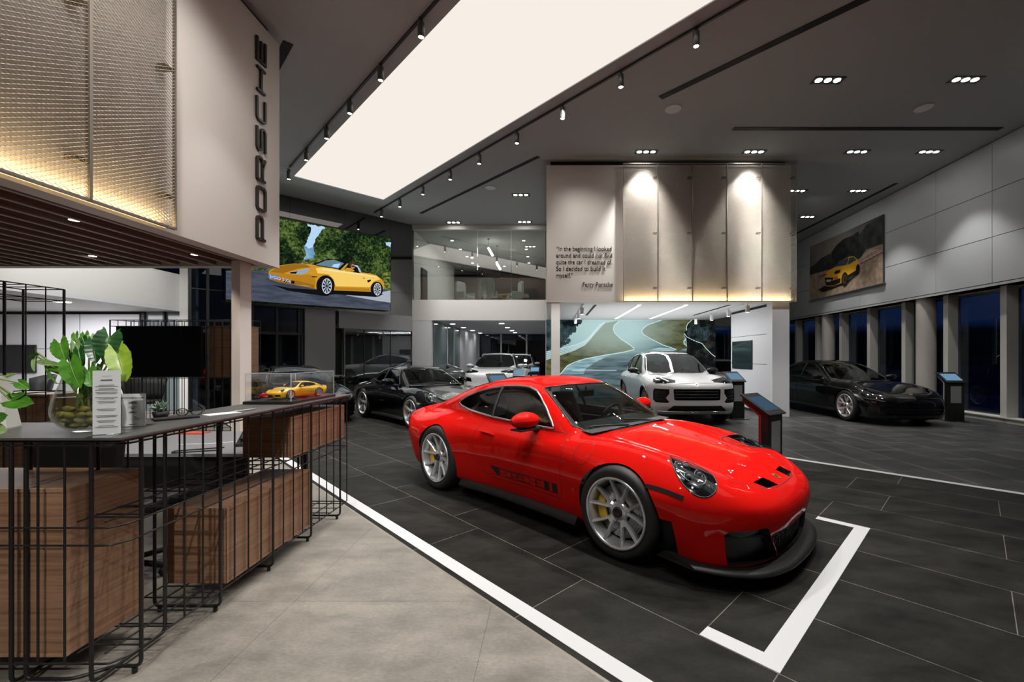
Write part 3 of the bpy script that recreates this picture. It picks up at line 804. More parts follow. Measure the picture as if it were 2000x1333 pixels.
# wall washers in front of both volumes (the near one hangs above the frame)
lamp('wash_light', 'SPOT', (-2.9, 4.4, 6.3), WASH_W, None, (-4.17, 5.0, 2.9), 0.25, 96, 1.0, (1, 0.96, 0.9))
lamp('wash_light', 'SPOT', (-2.9, 2.9, 6.3), WASH_W * 1.9, None, (-4.1, 3.4, 3.2), 0.15, 90, 0.9, (1, 0.96, 0.9))
lamp('column_fill', 'SPOT', (0.8, 7.6, 6.3), 620, None, (0.13, 10.72, 1.3), 0.05, 22, 0.6)  # added fill to whiten the thin column, not a wall washer
lamp('column_fill', 'SPOT', (4.9, 7.6, 6.3), 330, None, (5.8, 10.72, 1.3), 0.05, 24, 0.6)  # added fill for the wide column beside the partition
lamp('wash_light', 'SPOT', (0.3, 8.0, 6.35), WASH_W * 0.9, None, (0.7, 10.7, 3.4), 0.06, 74, 0.7, (1, 0.93, 0.86))

# ================================================================ lettering
M_letter = mat('letter_black_metal', (0.018, 0.015, 0.013), 0.4)
sign = thing('wall_lettering', 'upright black metal wordmark letters on the white wall beside the mesh', 'sign', (LX + 0.002, 6.235, 3.19))
mbs = [MB() for _ in range(7)]
wordmark(mbs, (0, 0, 0), (0, 0, 1), (0, -1, 0), (1, 0, 0), 0.205, 2.87, 0.17, 0.03)
for mb in mbs:
    mb.build('letter', M_letter, sign)
p = yp(1086, 490.5, 10.7)
quote = thing('quotation_lettering', 'black raised quotation lettering on the white wall next to the mesh panels', 'sign', (p.x, 10.694, p.z))
M_quote = mat('quote_black', (0.012, 0.011, 0.010), 0.5)
wide = None
for k, line in enumerate(('\u201cIn the beginning I looked', 'around and could not find', 'quite the car I dreamed of,', 'So I decided to build it', 'myself.\u201d')):
    q = MB(); geo = text_geo(line, 0.158, 'LEFT', 1.03); w_ = max(v.x for v in geo[0]) - min(v.x for v in geo[0])
    if wide is None: wide = 1.385 / w_
    put_text(q, geo, (0, 0, -0.166 * k), (1, 0, 0), (0, 0, 1), (0, -1, 0), 0.012, 0, min(wide, 1.40 / w_))
    q.build('text_line', M_quote, quote)
q = MB(); geo = text_geo('Ferry Porsche', 0.158, 'RIGHT', 1.03)
p2 = yp(1197, 560, 10.7)
put_text(q, geo, (p2.x - p.x, 0, p2.z - p.z), (1, 0, 0), (0, 0, 1), (0, -1, 0), 0.012, 0, wide)
q.build('signature_line', M_quote, quote)

# ================================================================ display room ceiling lights
def line_light(x, y0, y1, lab):
    t = thing('linear_light', lab, 'ceiling light', (x, (y0 + y1) / 2, 2.87), 0, 'linear lights in the display room')
    h = (y1 - y0) / 2
    for (a, c) in ((-h, -0.04), (0.04, h)):
        s = MB(); s.box(-0.045, 0.045, a, c, -0.012, 0.0); s.build('diffuser', M_line, t)
    s = MB(); s.box(-0.05, -0.0455, -h, h, -0.014, 0); s.box(0.0455, 0.05, -h, h, -0.014, 0); s.build('frame', M_white, t)
line_light(2.33, 11.2, 15.3, 'glowing linear ceiling light in the display room, nearer the thin white column')
line_light(3.56, 11.2, 15.3, 'glowing linear ceiling light in the display room, nearer the wall screen')
M_whitecan = mat('white_spot_can', (0.72, 0.72, 0.72), 0.4)
proto_w = None
for (X, pts, tl) in ((0.84, [(1137, 604), (1130.5, 612.5), (1124, 619), (1119, 628)], 'left'), (4.98, [(1460, 602), (1422.7, 611.5), (1390, 618), (1359, 626)], 'right')):
    m = MB(); m.box(X - 0.015, X + 0.015, 11.0, 15.5, 2.85, 2.869)
    tag(m.build('track_rail', M_whitecan), 'white spotlight track in the display room, ' + ('nearer the thin column' if tl == 'left' else 'nearer the wall screen'), 'lighting track', 'display room tracks')
    for i, (px, py) in enumerate(pts):
        q0 = xp(px, py, X); lab = ordn[i] + ' white can spotlight on the display room track by the ' + ('thin column' if tl == 'left' else 'wall screen')
        if proto_w is None:
            t = thing('track_spotlight', lab, 'spotlight', (X, q0.y, 2.85), 0, 'white spotlights in the display room')
            s = MB(); s.cyl((0, 0, -0.05), (0, 0, 0), 0.012, seg=8); s.build('mount', M_whitecan, t)
            s = MB(); s.cyl((0, 0, -0.22), (0, 0, -0.05), 0.05, seg=20); s.build('can', M_whitecan, t)
            s = MB(); s.cyl((0, 0, -0.224), (0, 0, -0.2205), 0.04, seg=16); s.build('lens', M_lampsmall, t)
            proto_w = t
        else:
            dup(proto_w, (X, q0.y, 2.85), None, lab)
for x in (1.18, 4.7):
    m = MB(); m.box(x - 0.03, x + 0.03, 11.2, 14.0, 2.858, 2.869)
    tag(m.build('slot_diffuser', M_gap), 'narrow black ceiling slot in the display room, ' + ('by the thin column' if x < 2 else 'towards the wall screen'), 'air vent', 'display room ceiling slots')
for x in (2.33, 3.56): lamp('display_room_light', 'AREA', (x, 13.25, 2.85), 75, None, (x, 13.25, 0), sx=0.09, sy=4.1)
for x in (0.9, 3.0, 5.0):
    lamp('mural_light', 'SPOT', (x, 13.6, 2.6), 70, None, (x, 15.75, 1.3), 0.05, 95, 0.8, (0.95, 1, 1))
lamp('soffit_fill', 'AREA', (2.95, 13.2, 1.75), 55, None, (2.95, 13.2, 3), sx=4.5, sy=4.2)  # added upward fill that brightens the soffit, no fixture here
# downlights under the office floor
k = 0
for X, ysd in ((-4.05, (17.7, 19.9, 22.2, 24.6)), (-2.0, (17.5, 19.9, 22.2, 24.1))):
    for i, Y in enumerate(ysd):
        t = thing('round_downlight', ordn[i] + ' round downlight from the front under the office, row ' + ('by the glass partition' if X < -3 else 'above the white cars'), 'ceiling light', (X, Y, 2.869), 0, 'round downlights in the bay')
        s = MB(); s.cyl((0, 0, -0.008), (0, 0, 0), 0.11, seg=20); s.build('lens', M_lamp, t)
        s = MB(); s.lathe([(0.11, -0.001), (0.112, -0.011), (0.13, -0.010), (0.132, -0.001)], seg=20); s.build('ring', M_whitecan, t)
for X, ysd in ((-3.6, (17.7, 20.4, 23.5)), (-1.3, (17.5, 20.4, 23.5))):
    for Y in ysd: lamp('bay_light', 'SPOT', (X, Y, 2.85), 55, None, (X, Y, 0), 0.1, 150, 0.8)
# lounge downlight
p = zp(120, 590, 2.77)
t = thing('round_downlight', 'single bright downlight in the lounge soffit on the left', 'ceiling light', (p.x, p.y, 2.779))
s = MB(); s.cyl((0, 0, -0.01), (0, 0, -0.001), 0.16, seg=24); s.build('lens', M_lamp, t)
s = MB(); s.lathe([(0.16, -0.001), (0.162, -0.013), (0.18, -0.012), (0.182, -0.001)], seg=20); s.build('ring', M_whitecan, t)
lamp('lounge_light', 'AREA', (-12.3, 9.5, 2.74), 230, None, (-12.3, 9.5, 0), sx=2.5, sy=3.5, col=(0.97, 0.97, 1.0))
lamp('lounge_light', 'SPOT', (-7.6, 8.2, 6.2), 850, None, (-10.4, 9.6, 3.2), 0.1, 70, 0.8)
lamp('back_room_light', 'AREA', (-8.0, 18.6, 2.66), 70, None, (-8, 18.6, 0), sx=3, sy=1.5)
# office upstairs: small lamps, pendants, furniture
for (px, py, Y) in ((883, 473, 17.6), (899, 492.5, 19.0), (912, 509, 20.4), (923, 523, 21.8), (1023, 473, 17.6), (1028, 492.5, 19.0), (1031, 509, 20.4), (1033, 523, 21.8), (985, 535, 22.6), (934, 535, 22.6)):
    q0 = yp(px, py, Y)
    t = thing('office_downlight', 'tiny round downlight in the ceiling of the glass office', 'ceiling light', (q0.x, Y, 6.299), 0, 'office ceiling downlights')
    s = MB(); s.cyl((0, 0, -0.01), (0, 0, 0), 0.06, seg=14); s.build('lens', M_lamp, t)
    s = MB(); s.lathe([(0.06, -0.001), (0.062, -0.012), (0.075, -0.011), (0.077, -0.001)], seg=14); s.build('ring', M_whitecan, t)
for (a, c, Y, lab) in (((954, 485), (962, 499), 17.5, 'slim glowing pendant light in the office, the higher one'), ((971, 516), (977, 526), 18.6, 'slim glowing pendant light in the office, the lower one')):
    p0 = yp(*a, Y - 0.15); p1 = yp(*c, Y + 0.4)
    t = thing('pendant_light', lab, 'pendant light', p0, 0, 'office pendants')
    s = MB(); s.tube([(0, 0, 0), p1 - p0], 0.045, 8); s.build('diffuser', M_lamp, t)
    s = MB(); s.cyl((0, 0, 0.04), (0, 0, 6.3 - p0.z), 0.006, seg=6); s.cyl((0, 0, 6.3 - p0.z - 0.03), (0, 0, 6.3 - p0.z), 0.05, seg=12); s.build('cord', M_track, t)
lamp('office_light', 'AREA', (-2.6, 19.5, 6.2), 120, None, (-2.6, 19.5, 0), sx=3.6, sy=4.5)
M_chair = mat('office_chair_grey', (0.33, 0.34, 0.32), 0.6)
def office_chair(px, Y, rz, lab):
    X = (px - CXP) / FPX * Y
    t = thing('office_chair', lab, 'chair', (X, Y, 3.6), rz, 'grey high-back office chairs')
    s = MB()
    prof = [(-0.29, 0.42), (-0.33, 0.75), (-0.30, 1.05), (-0.22, 1.16), (0.22, 1.16), (0.30, 1.05), (0.33, 0.75), (0.29, 0.42)]
    s.prism([(x, 0.25, z) for x, z in prof], (0, 0.10, 0)); s.build('backrest', M_chair, t, 0.02)
    s = MB(); s.box(-0.28, 0.28, -0.28, 0.26, 0.40, 0.52); s.build('seat', M_chair, t, 0.03)
    for sx_ in (-1, 1):
        s = MB(); s.box(sx_ * 0.33 - 0.04, sx_ * 0.33 + 0.04, -0.2, 0.28, 0.40, 0.68); s.build('armrest', M_chair, t, 0.02)
    s = MB(); s.cyl((0, 0, 0.06), (0, 0, 0.4), 0.03); s.cyl((0, 0, 0.0), (0, 0, 0.06), 0.26, 0.06, 20); s.build('base', M_trim, t)
    return t
office_chair(910, 18.4, math.radians(62), 'grey office chair turned sideways by the dark portrait')
office_chair(953, 17.9, math.radians(180), 'grey office chair with its rounded back to the glass, in the middle of the office')
office_chair(1004, 18.4, math.radians(-70), 'grey office chair turned sideways in front of the dark cabinet')
m = MB(); m.box(-2.9, -1.0, 19.2, 20.2, 4.30, 4.34, 0); m.box(-2.2, -1.7, 19.5, 19.9, 3.6, 4.3, 0)
tag(m.build('office_table', mat('table_wood', (0.35, 0.26, 0.16), 0.4)), 'light wood table behind the grey chairs in the glass office', 'table')
m = MB(); m.box(-1.55, -0.75, 22.2, 22.6, 3.6, 5.05)
tag(m.build('office_cabinet', M_black), 'tall dark cabinet at the back of the glass office', 'cabinet')
t = thing('office_portrait', 'narrow dark framed picture leaning on the white office wall', 'picture', (-5.16, 17.4, 3.62))
m = MB(); m.box(0, 0.05, -0.35, 0.35, 0, 1.45); m.build('frame', M_black, t)
m = MB(); m.box(0.05, 0.055, -0.28, 0.28, 0.3, 1.1); m.build('print', mat('portrait_print', (0.09, 0.05, 0.03), 0.5), t)
# ================================================================ big LED screen on the black wall
SP = Vector((-5.0, 15.82, 0))
p_r = on_plane(764, 697, SP, SN); p_l = on_plane(441, 697, SP, SN)
ztop = on_plane(764, 466, SP, SN).z; zbot = on_plane(764, 607, SP, SN).z
Wd = (p_r - p_l).dot(SD)
scr = thing('led_screen', 'huge lit video wall showing an open yellow sports car on a road', 'screen', (p_l.x, p_l.y, zbot), math.atan2(SD.y, SD.x))
m = MB(); m.box(0, Wd, 0.002, 0.18, 0, ztop - zbot); m.build('cabinet', mat('screen_black', (0.006, 0.006, 0.007), 0.4), scr)
E1 = 0.92
def foliage_mat(name, s_):
    m = emit_mat(name, (0, 0, 0), s_); n, l = m.node_tree.nodes, m.node_tree.links; em = [x for x in n if x.type == 'EMISSION'][0]
    tc = n.new('ShaderNodeTexCoord'); a = n.new('ShaderNodeTexNoise'); b = n.new('ShaderNodeTexNoise'); c = n.new('ShaderNodeTexVoronoi')
    a.inputs['Scale'].default_value = 1.3; a.inputs['Detail'].default_value = 3; b.inputs['Scale'].default_value = 9; b.inputs['Detail'].default_value = 10; b.inputs['Roughness'].default_value = 0.75; c.inputs['Scale'].default_value = 16
    for q in (a, b, c): l.new(tc.outputs['Object'], q.inputs['Vector'])
    m1 = n.new('ShaderNodeMath'); m1.operation = 'MULTIPLY_ADD'; m1.inputs[1].default_value = 0.62; l.new(b.outputs[0], m1.inputs[0])
    m2 = n.new('ShaderNodeMath'); m2.operation = 'MULTIPLY'; m2.inputs[1].default_value = 0.55; l.new(a.outputs[0], m2.inputs[0]); l.new(m2.outputs[0], m1.inputs[2])
    m3 = n.new('ShaderNodeMath'); m3.operation = 'MULTIPLY_ADD'; m3.inputs[1].default_value = -0.16; l.new(c.outputs['Distance'], m3.inputs[0]); l.new(m1.outputs[0], m3.inputs[2])
    r = n.new('ShaderNodeValToRGB'); cr = r.color_ramp; cr.elements[0].position = 0.38; cr.elements[0].color = (0.003, 0.007, 0.005, 1); cr.elements[1].position = 0.80; cr.elements[1].color = (0.55, 0.72, 0.85, 1)
    for p, col in ((0.47, (0.010, 0.024, 0.009, 1)), (0.54, (0.045, 0.085, 0.020, 1)), (0.61, (0.13, 0.19, 0.045, 1)), (0.69, (0.24, 0.30, 0.11, 1))):
        e_ = cr.elements.new(p); e_.color = col
    l.new(m3.outputs[0], r.inputs[0]); l.new(r.outputs[0], em.inputs[0])
    return m
def ragged(poly, amp, seed=1, step=16):
    rr = random.Random(seed); out = []
    for i in range(len(poly)):
        a, b = poly[i], poly[(i + 1) % len(poly)]; k = max(1, int(math.hypot(b[0] - a[0], b[1] - a[1]) / step))
        for j in range(k): out.append((a[0] + (b[0] - a[0]) * j / k + rr.uniform(-amp, amp), a[1] + (b[1] - a[1]) * j / k + rr.uniform(-amp, amp)))
    return out
pm = [foliage_mat('pic_trees', E1),
      emit_mat('pic_sky', (0.50, 0.73, 1.0), E1), emit_noise('pic_haze', (0.12, 0.30, 0.52), (0.34, 0.55, 0.75), 1.5, E1),
      emit_noise('pic_road', (0.050, 0.060, 0.090), (0.085, 0.095, 0.13), 2.0, E1, 0.4, 0.6, (1, 1, 5)),
      emit_mat('pic_yellow', (0.66, 0.32, 0.025), E1), emit_mat('pic_yellow_light', (1.0, 0.66, 0.15), E1), emit_mat('pic_orange_dark', (0.36, 0.15, 0.012), E1),
      emit_mat('pic_black', (0.006, 0.007, 0.009), E1), emit_mat('pic_glass', (0.14, 0.24, 0.30), E1), emit_mat('pic_silver', (0.55, 0.62, 0.72), E1),
      emit_mat('pic_skin', (0.50, 0.25, 0.16), E1), emit_mat('pic_plate', (0.10, 0.22, 0.50), E1), emit_mat('pic_lightroad', (0.44, 0.48, 0.55), E1),
      emit_noise('pic_grass', (0.02, 0.05, 0.012), (0.34, 0.40, 0.09), 9.0, E1, 0.38, 0.75, (1, 1, 1.6), 8), emit_mat('pic_headlamp', (0.30, 0.42, 0.55), E1), emit_mat('pic_hair', (0.08, 0.03, 0.018), E1), emit_mat('pic_yellow_mid', (0.50, 0.225, 0.016), E1), emit_mat('pic_yellow_high', (1.0, 0.82, 0.38), E1)]
T, SKY, HZ, RD, Y1, Y2, Y3, BK, GLS, SV, SK, PL, LR, GR, HL, HR, YM, YH = range(18)
L5 = 5.126
lay = [(T, [(-198, 182), (335, 240), (1450, 445), (1450, 1165), (58, 1068), (-198, 1050)]),
       (SKY, ragged([(610, 296), (800, 330), (745, 380), (700, 430), (672, 520), (640, 560), (585, 520), (640, 400), (650, 340)], 9, 2)),
       (HZ, ragged([(580, 510), (640, 545), (672, 520), (690, 600), (650, 695), (550, 695), (600, 600)], 7, 3)),
       
       (SKY, ragged([(1385, 470), (1450, 480), (1450, 530), (1410, 505)], 8, 5)),
       (GR, [(1360, 790), (1450, 770), (1450, 960), (1385, 950)]),
       
       (RD, [(-198, 765), (240, 760), (700, 900), (1380, 945), (1450, 958), (1450, 1165), (58, 1068), (-198, 1050)]),
       (LR, [(1000, 1010), (1380, 975), (1450, 962), (1450, 1085), (1280, 1060)]),
       (BK, [(265, 905), (450, 940), (700, 955), (1250, 975), (1380, 1000), (1300, 1028), (900, 1000), (760, 1015), (420, 965)]),
       (Y1, [(228, 795), (234, 765), (340, 712), (480, 692), (660, 698), (760, 728), (880, 740), (1000, 755), (1160, 782), (1240, 790), (1310, 812), (1362, 850), (1388, 895), (1384, 945), (1350, 965), (1240, 975), (1060, 968), (900, 962), (700, 946), (560, 918), (330, 880), (240, 850)]),
       (Y2, [(760, 728), (880, 745), (1000, 762), (1160, 790), (1310, 815), (1350, 850), (1280, 870), (1240, 930), (1060, 925), (900, 920), (880, 850), (830, 800), (720, 790), (700, 740)]),
       (Y3, [(340, 716), (480, 696), (600, 702), (650, 730), (520, 745), (380, 790), (240, 775)]), (Y3, [(240, 850), (330, 880), (560, 918), (690, 942), (690, 905), (540, 870), (340, 840)]),
       (YM, [(240, 775), (380, 790), (460, 802), (560, 806), (640, 800), (690, 830), (700, 905), (540, 870), (340, 840), (238, 815)]), (YH, [(760, 740), (900, 760), (1150, 792), (1300, 822), (1320, 835), (1150, 806), (900, 776), (770, 756)]), (YM, [(890, 955), (900, 930), (1060, 935), (1240, 945), (1240, 972), (1060, 966)]), (YH, [(480, 905), (600, 918), (655, 920), (560, 912)]), (BK, [(380, 848), (490, 870), (485, 897), (380, 876)]), (PL, [(229, 798), (334, 815), (332, 856), (231, 840)]),
       (HL, [(430, 782), (520, 764), (600, 738), (640, 744), (622, 776), (560, 802), (450, 796)]), (BK, [(440, 780), (520, 772), (500, 795), (450, 793)]),
       (GR, [(560, 660), (660, 640), (800, 640), (690, 698), (560, 694)]),
       (BK, [(655, 700), (740, 672), (830, 642), (935, 652), (1010, 686), (1020, 700), (940, 760), (925, 752)]), (GLS, [(700, 704), (800, 662), (880, 652), (985, 690), (925, 744), (840, 728)]),
       (SKY, [(880, 700), (950, 690), (925, 735), (860, 722)]),
       (Y1, [(940, 762), (1015, 690), (1028, 694), (975, 764)]),
       (BK, [(1028, 700), (1090, 690), (1150, 790), (1040, 775)]), (SV, [(1090, 706), (1120, 712), (1150, 760), (1152, 782), (1138, 780), (1118, 730), (1092, 718)]),
       (HR, ell(1065, 705, 30, 24)), (SK, ell(1072, 722, 21, 24)), (BK, [(1055, 712), (1090, 716), (1088, 728), (1056, 724)]),
       (Y1, [(985, 755), (1010, 735), (1050, 738), (1090, 762), (1075, 776), (1000, 772)]),
       (BK, ell(798, 915, 92, 105, 28)), (SV, ell(812, 918, 50, 78, 28)), (BK, ell(812, 918, 42, 68, 28))]
for k in range(10):
    a = k * math.pi / 5
    c, s_ = math.cos(a), math.sin(a); w = 0.13
    lay.append((SV, [(812 + 46 * math.cos(a - w), 918 + 73 * math.sin(a - w)), (812 + 46 * math.cos(a + w), 918 + 73 * math.sin(a + w)), (812 + 8 * math.cos(a + w), 918 + 13 * math.sin(a + w)), (812 + 8 * math.cos(a - w), 918 + 13 * math.sin(a - w))]))
lay += [(BK, ell(1312, 950, 62, 76, 28)), (SV, ell(1318, 950, 38, 63, 24)), (BK, ell(1318, 950, 31, 54, 24))]
for k in range(10):
    a = k * math.pi / 5; w = 0.14
    lay.append((SV, [(1318 + 35 * math.cos(a - w), 950 + 59 * math.sin(a - w)), (1318 + 35 * math.cos(a + w), 950 + 59 * math.sin(a + w)), (1318 + 6 * math.cos(a + w), 950 + 10 * math.sin(a + w)), (1318 + 6 * math.cos(a - w), 950 + 10 * math.sin(a - w))]))
lay += [(BK, [(1212, 862), (1250, 852), (1255, 866), (1225, 885)]), (BK, [(1175, 835), (1192, 838), (1190, 844), (1174, 842)]), (BK, [(660, 818), (720, 822), (705, 832), (662, 828)])]
m = MB(); picture(m, None, lay, SP, SN, (480, 380), L5)
o = m.build('picture', pm); o.parent = scr; bpy.context.view_layer.update(); o.matrix_parent_inverse = scr.matrix_world.inverted()
q = MB(); geo = text_geo('S\u2022GO 5006', 0.13, 'LEFT', 0.95)
po = on_plane(480 + 236 / L5, 380 + 832 / L5, SP + SN * 0.08, SN)
put_text(q, geo, po, SD * 0.98 + Vector((0, 0, -0.17)), (0, 0, 1), SN)
o = q.build('plate_characters', emit_mat('pic_platetext', (0.75, 0.80, 0.9), 0.9)); o.parent = scr; o.matrix_parent_inverse = scr.matrix_world.inverted()
lamp('screen_glow', 'AREA', SP + SD * (-2.6) + SN * 0.25 + Vector((0, 0, 4.4)), 26, None, SP + SD * (-2.6) + SN * 5 + Vector((0, 0, 3.4)), sx=4.5, sy=2.4, col=(0.8, 0.9, 1.0))

# ================================================================ race-track mural in the display room
MP = Vector((0, 15.78, 0)); MN = Vector((0, -1, 0)); LM = 5.263
E2 = 1.0  # mural brightness is put in as emission, not light from the spots
def misty(name, c0, c1, scale, lo=0.3, hi=0.7, stretch=(1, 1, 1), detail=6, fog=(0.46, 0.66, 0.65), amount=1.0):
    """self-glowing scenery that dissolves into the mist in the middle of the picture"""
    m = emit_noise(name, c0, c1, scale, E2, lo, hi, stretch, detail); n, l = m.node_tree.nodes, m.node_tree.links
    em = [x for x in n if x.type == 'EMISSION'][0]; cr = [x for x in n if x.type == 'VALTORGB'][0]; tc = [x for x in n if x.type == 'TEX_COORD'][0]
    mp = n.new('ShaderNodeMapping'); mp.inputs['Location'].default_value = (-2.35 / 2.3, 0, -2.55 / 1.15); mp.inputs['Scale'].default_value = (1 / 2.3, 0.0, 1 / 1.15)
    ln = n.new('ShaderNodeVectorMath'); ln.operation = 'LENGTH'; mr = n.new('ShaderNodeMapRange'); mr.interpolation_type = 'SMOOTHSTEP'
    mr.inputs['From Min'].default_value = 0.25; mr.inputs['From Max'].default_value = 1.25; mr.inputs['To Min'].default_value = amount; mr.inputs['To Max'].default_value = 0.0
    mx = n.new('ShaderNodeMix'); mx.data_type = 'RGBA'; mx.inputs['B'].default_value = (*fog, 1)
    l.new(tc.outputs['Object'], mp.inputs[0]); l.new(mp.outputs[0], ln.inputs[0]); l.new(ln.outputs['Value'], mr.inputs[0]); l.new(mr.outputs[0], mx.inputs['Factor']); l.new(cr.outputs[0], mx.inputs['A']); l.new(mx.outputs['Result'], em.inputs[0])
    return m
mm_ = [misty('mural_fog', (0.13, 0.22, 0.23), (0.30, 0.44, 0.45), 0.8), emit_noise('mural_trees', (0.004, 0.009, 0.011), (0.06, 0.10, 0.11), 2.8, E2, 0.4, 0.68, (1, 1, 1), 9),
       misty('mural_grass', (0.035, 0.040, 0.012), (0.15, 0.16, 0.07), 3.0, 0.3, 0.72, (1, 1, 2.5), 9, (0.36, 0.46, 0.40), 0.85), misty('mural_road', (0.035, 0.060, 0.072), (0.15, 0.22, 0.24), 1.6, 0.32, 0.72, (0.7, 1, 5), 8, amount=0.95),
       emit_mat('mural_white', (0.62, 0.80, 0.80), E2), emit_noise('mural_dark', (0.006, 0.007, 0.008), (0.035, 0.038, 0.03), 3.5, E2, 0.45, 0.7, (1, 1, 1), 8), misty('mural_wet', (0.14, 0.27, 0.31), (0.38, 0.56, 0.60), 2.2, 0.35, 0.65, (0.7, 1, 6), 8),
       misty('mural_fog_light', (0.30, 0.46, 0.46), (0.42, 0.60, 0.59), 0.9), misty('mural_grassfog', (0.12, 0.15, 0.08), (0.24, 0.29, 0.18), 2.2, 0.3, 0.7, (1, 1, 2), 8, (0.40, 0.52, 0.46))]
FG, TR, GS, RO, WH, DK, WT, FL, GF = range(9)
def ribbon(pts, w):
    P = [Vector((x, y)) for x, y in pts]; l, r = [], []
    for i in range(len(P)):
        d = (P[min(i + 1, len(P) - 1)] - P[max(i - 1, 0)]).normalized(); nn = Vector((-d.y, d.x)) * (w / 2)
        l.append(tuple(P[i] + nn)); r.append(tuple(P[i] - nn))
    return l + r[::-1]
lay = [(FG, [(36, 182), (1775, 182), (1775, 985), (36, 985)]),
       (TR, [(36, 182)] + ragged([(400, 182), (405, 225), (350, 255), (330, 320), (270, 345), (290, 410), (180, 470)], 12, 7, 14)[:-14] + [(180, 480), (36, 520)]),
       (GS, [(36, 600), (180, 545), (330, 500), (450, 430), (540, 330), (640, 220), (780, 190), (725, 250), (740, 320), (830, 400), (915, 455), (940, 490), (830, 520), (640, 550), (430, 590), (260, 655), (180, 745), (36, 985)]),
       (RO, [(725, 270), (780, 200), (1200, 190), (1060, 250), (1015, 300), (1060, 360), (1230, 440), (1370, 490), (1350, 505), (1200, 505), (1480, 500), (1480, 985), (780, 985), (100, 985), (180, 745), (260, 655), (430, 590), (640, 550), (830, 520), (940, 490), (915, 455), (830, 400), (740, 320)]),
       (WT, [(1060, 500), (1200, 470), (1340, 475), (1375, 490), (1345, 506), (1200, 506)]),
       (WT, [(185, 740), (260, 655), (430, 590), (640, 555), (820, 522), (700, 545), (560, 610), (440, 690), (420, 740)]),
       (GS, [(1225, 186), (1540, 182), (1480, 240), (1470, 300), (1450, 330), (1480, 480), (1380, 505), (1370, 490), (1230, 440), (1060, 360), (1020, 300), (1070, 245)]),
       (DK, [(1540, 182), (1775, 182), (1775, 985), (1480, 985), (1480, 400), (1450, 320), (1475, 290), (1480, 240), (1500, 205)]),
       (TR, ragged([(1480, 270), (1700, 250), (1740, 330), (1640, 430), (1500, 370)], 9, 9)),
       (WH, ribbon([(1220, 188), (1090, 232), (1035, 268), (1016, 300), (1035, 335), (1120, 385), (1240, 445), (1340, 478), (1372, 490)], 7)),
       (WH, ribbon([(780, 205), (735, 240), (724, 280), (738, 318), (800, 380), (900, 445), (940, 478), (935, 492), (880, 505)], 8)),
       (WH, ribbon([(940, 490), (830, 518), (640, 548), (430, 588), (330, 620), (255, 655), (180, 745)], 8)),
       (WH, ribbon([(1535, 184), (1490, 225), (1477, 260), (1480, 295)], 6)), (WH, ribbon([(1455, 325), (1480, 360), (1560, 400), (1640, 430), (1680, 480), (1740, 540), (1775, 565)], 6)),
       (WH, ribbon([(1475, 375), (1450, 400), (1450, 430), (1480, 455)], 6)), (WH, ribbon([(1475, 385), (1456, 405), (1458, 425), (1480, 440)], 4)),
       (WH, ribbon([(300, 706), (400, 700), (560, 702), (760, 704)], 5))]
for k in range(5):
    o1 = k * 17
    lay.append((WH, ribbon([(36, 515 + o1 * 1.15), (180, 480 + o1), (330, 445 + o1 * 0.75), (430, 405 + o1 * 0.6), (490, 350 + o1 * 0.5), (530, 300 + o1 * 0.4), (590, 235 + o1 * 0.25), (640, 205 + o1 * 0.1)], 4.5 if k else 7)))
for k in range(9):
    lay.append((DK, ribbon([(1500 + k * 26, 275), (1515 + k * 26, 300), (1515 + k * 26, 410)], 5)))
m = MB(); picture(m, None, lay, MP, MN, (1060, 590), LM, 0.0012)
tag(m.build('track_mural', mm_), 'misty race track mural filling the back wall of the display room', 'mural')

# ================================================================ framed car picture on the panelled wall
PO = PP + WN * (-0.07); PNN = -WN
LP = 6.059
pic = thing('wall_picture', 'large framed picture of a yellow off-road car on the panelled wall', 'picture', (0, 0, 0))
ca = on_plane(1581.7, 697, PO, PNN); cb = on_plane(1724.1, 697, PO, PNN); pl = (cb - ca).length; z0, z1 = 3.80, 5.92
pic.location = (ca.x, ca.y, z0); bpy.context.view_layer.update()
m = MB(); m.obox((0, 0, 0), -WD, WN, (0, 0, 1), (0, pl), (0.002, 0.06), (0, z1 - z0)); m.build('board', mat('poster_edge', (0.05, 0.05, 0.05), 0.5), pic)
m = MB(); m.obox((0, 0, 0), -WD, WN, (0, 0, 1), (-0.02, pl + 0.05), (-0.03, 0.06), (-0.03, -0.002)); m.build('ledge', mat('poster_ledge', (0.16, 0.16, 0.15), 0.5), pic)
pp = [add_noise_color(mat('poster_sky', (0.1, 0.09, 0.08), 0.6), (0.09, 0.08, 0.075), (0.30, 0.26, 0.22), 0.5, 3), add_noise_color(mat('poster_rock', (0.01, 0.01, 0.01), 0.6), (0.008, 0.009, 0.009), (0.05, 0.055, 0.045), 3.0, 7),
      add_noise_color(mat('poster_road', (0.2, 0.14, 0.1), 0.6), (0.27, 0.19, 0.13), (0.44, 0.33, 0.23), 6, 6), mat('poster_yellow', (0.95, 0.48, 0.03), 0.5), mat('poster_yellow_dark', (0.42, 0.18, 0.01), 0.5),
      mat('poster_black', (0.01, 0.01, 0.012), 0.5), mat('poster_glass', (0.06, 0.09, 0.11), 0.4), mat('poster_red', (0.25, 0.03, 0.03), 0.6), mat('poster_kerb', (0.45, 0.38, 0.33), 0.6), mat('poster_plate', (0.5, 0.5, 0.5), 0.5)]
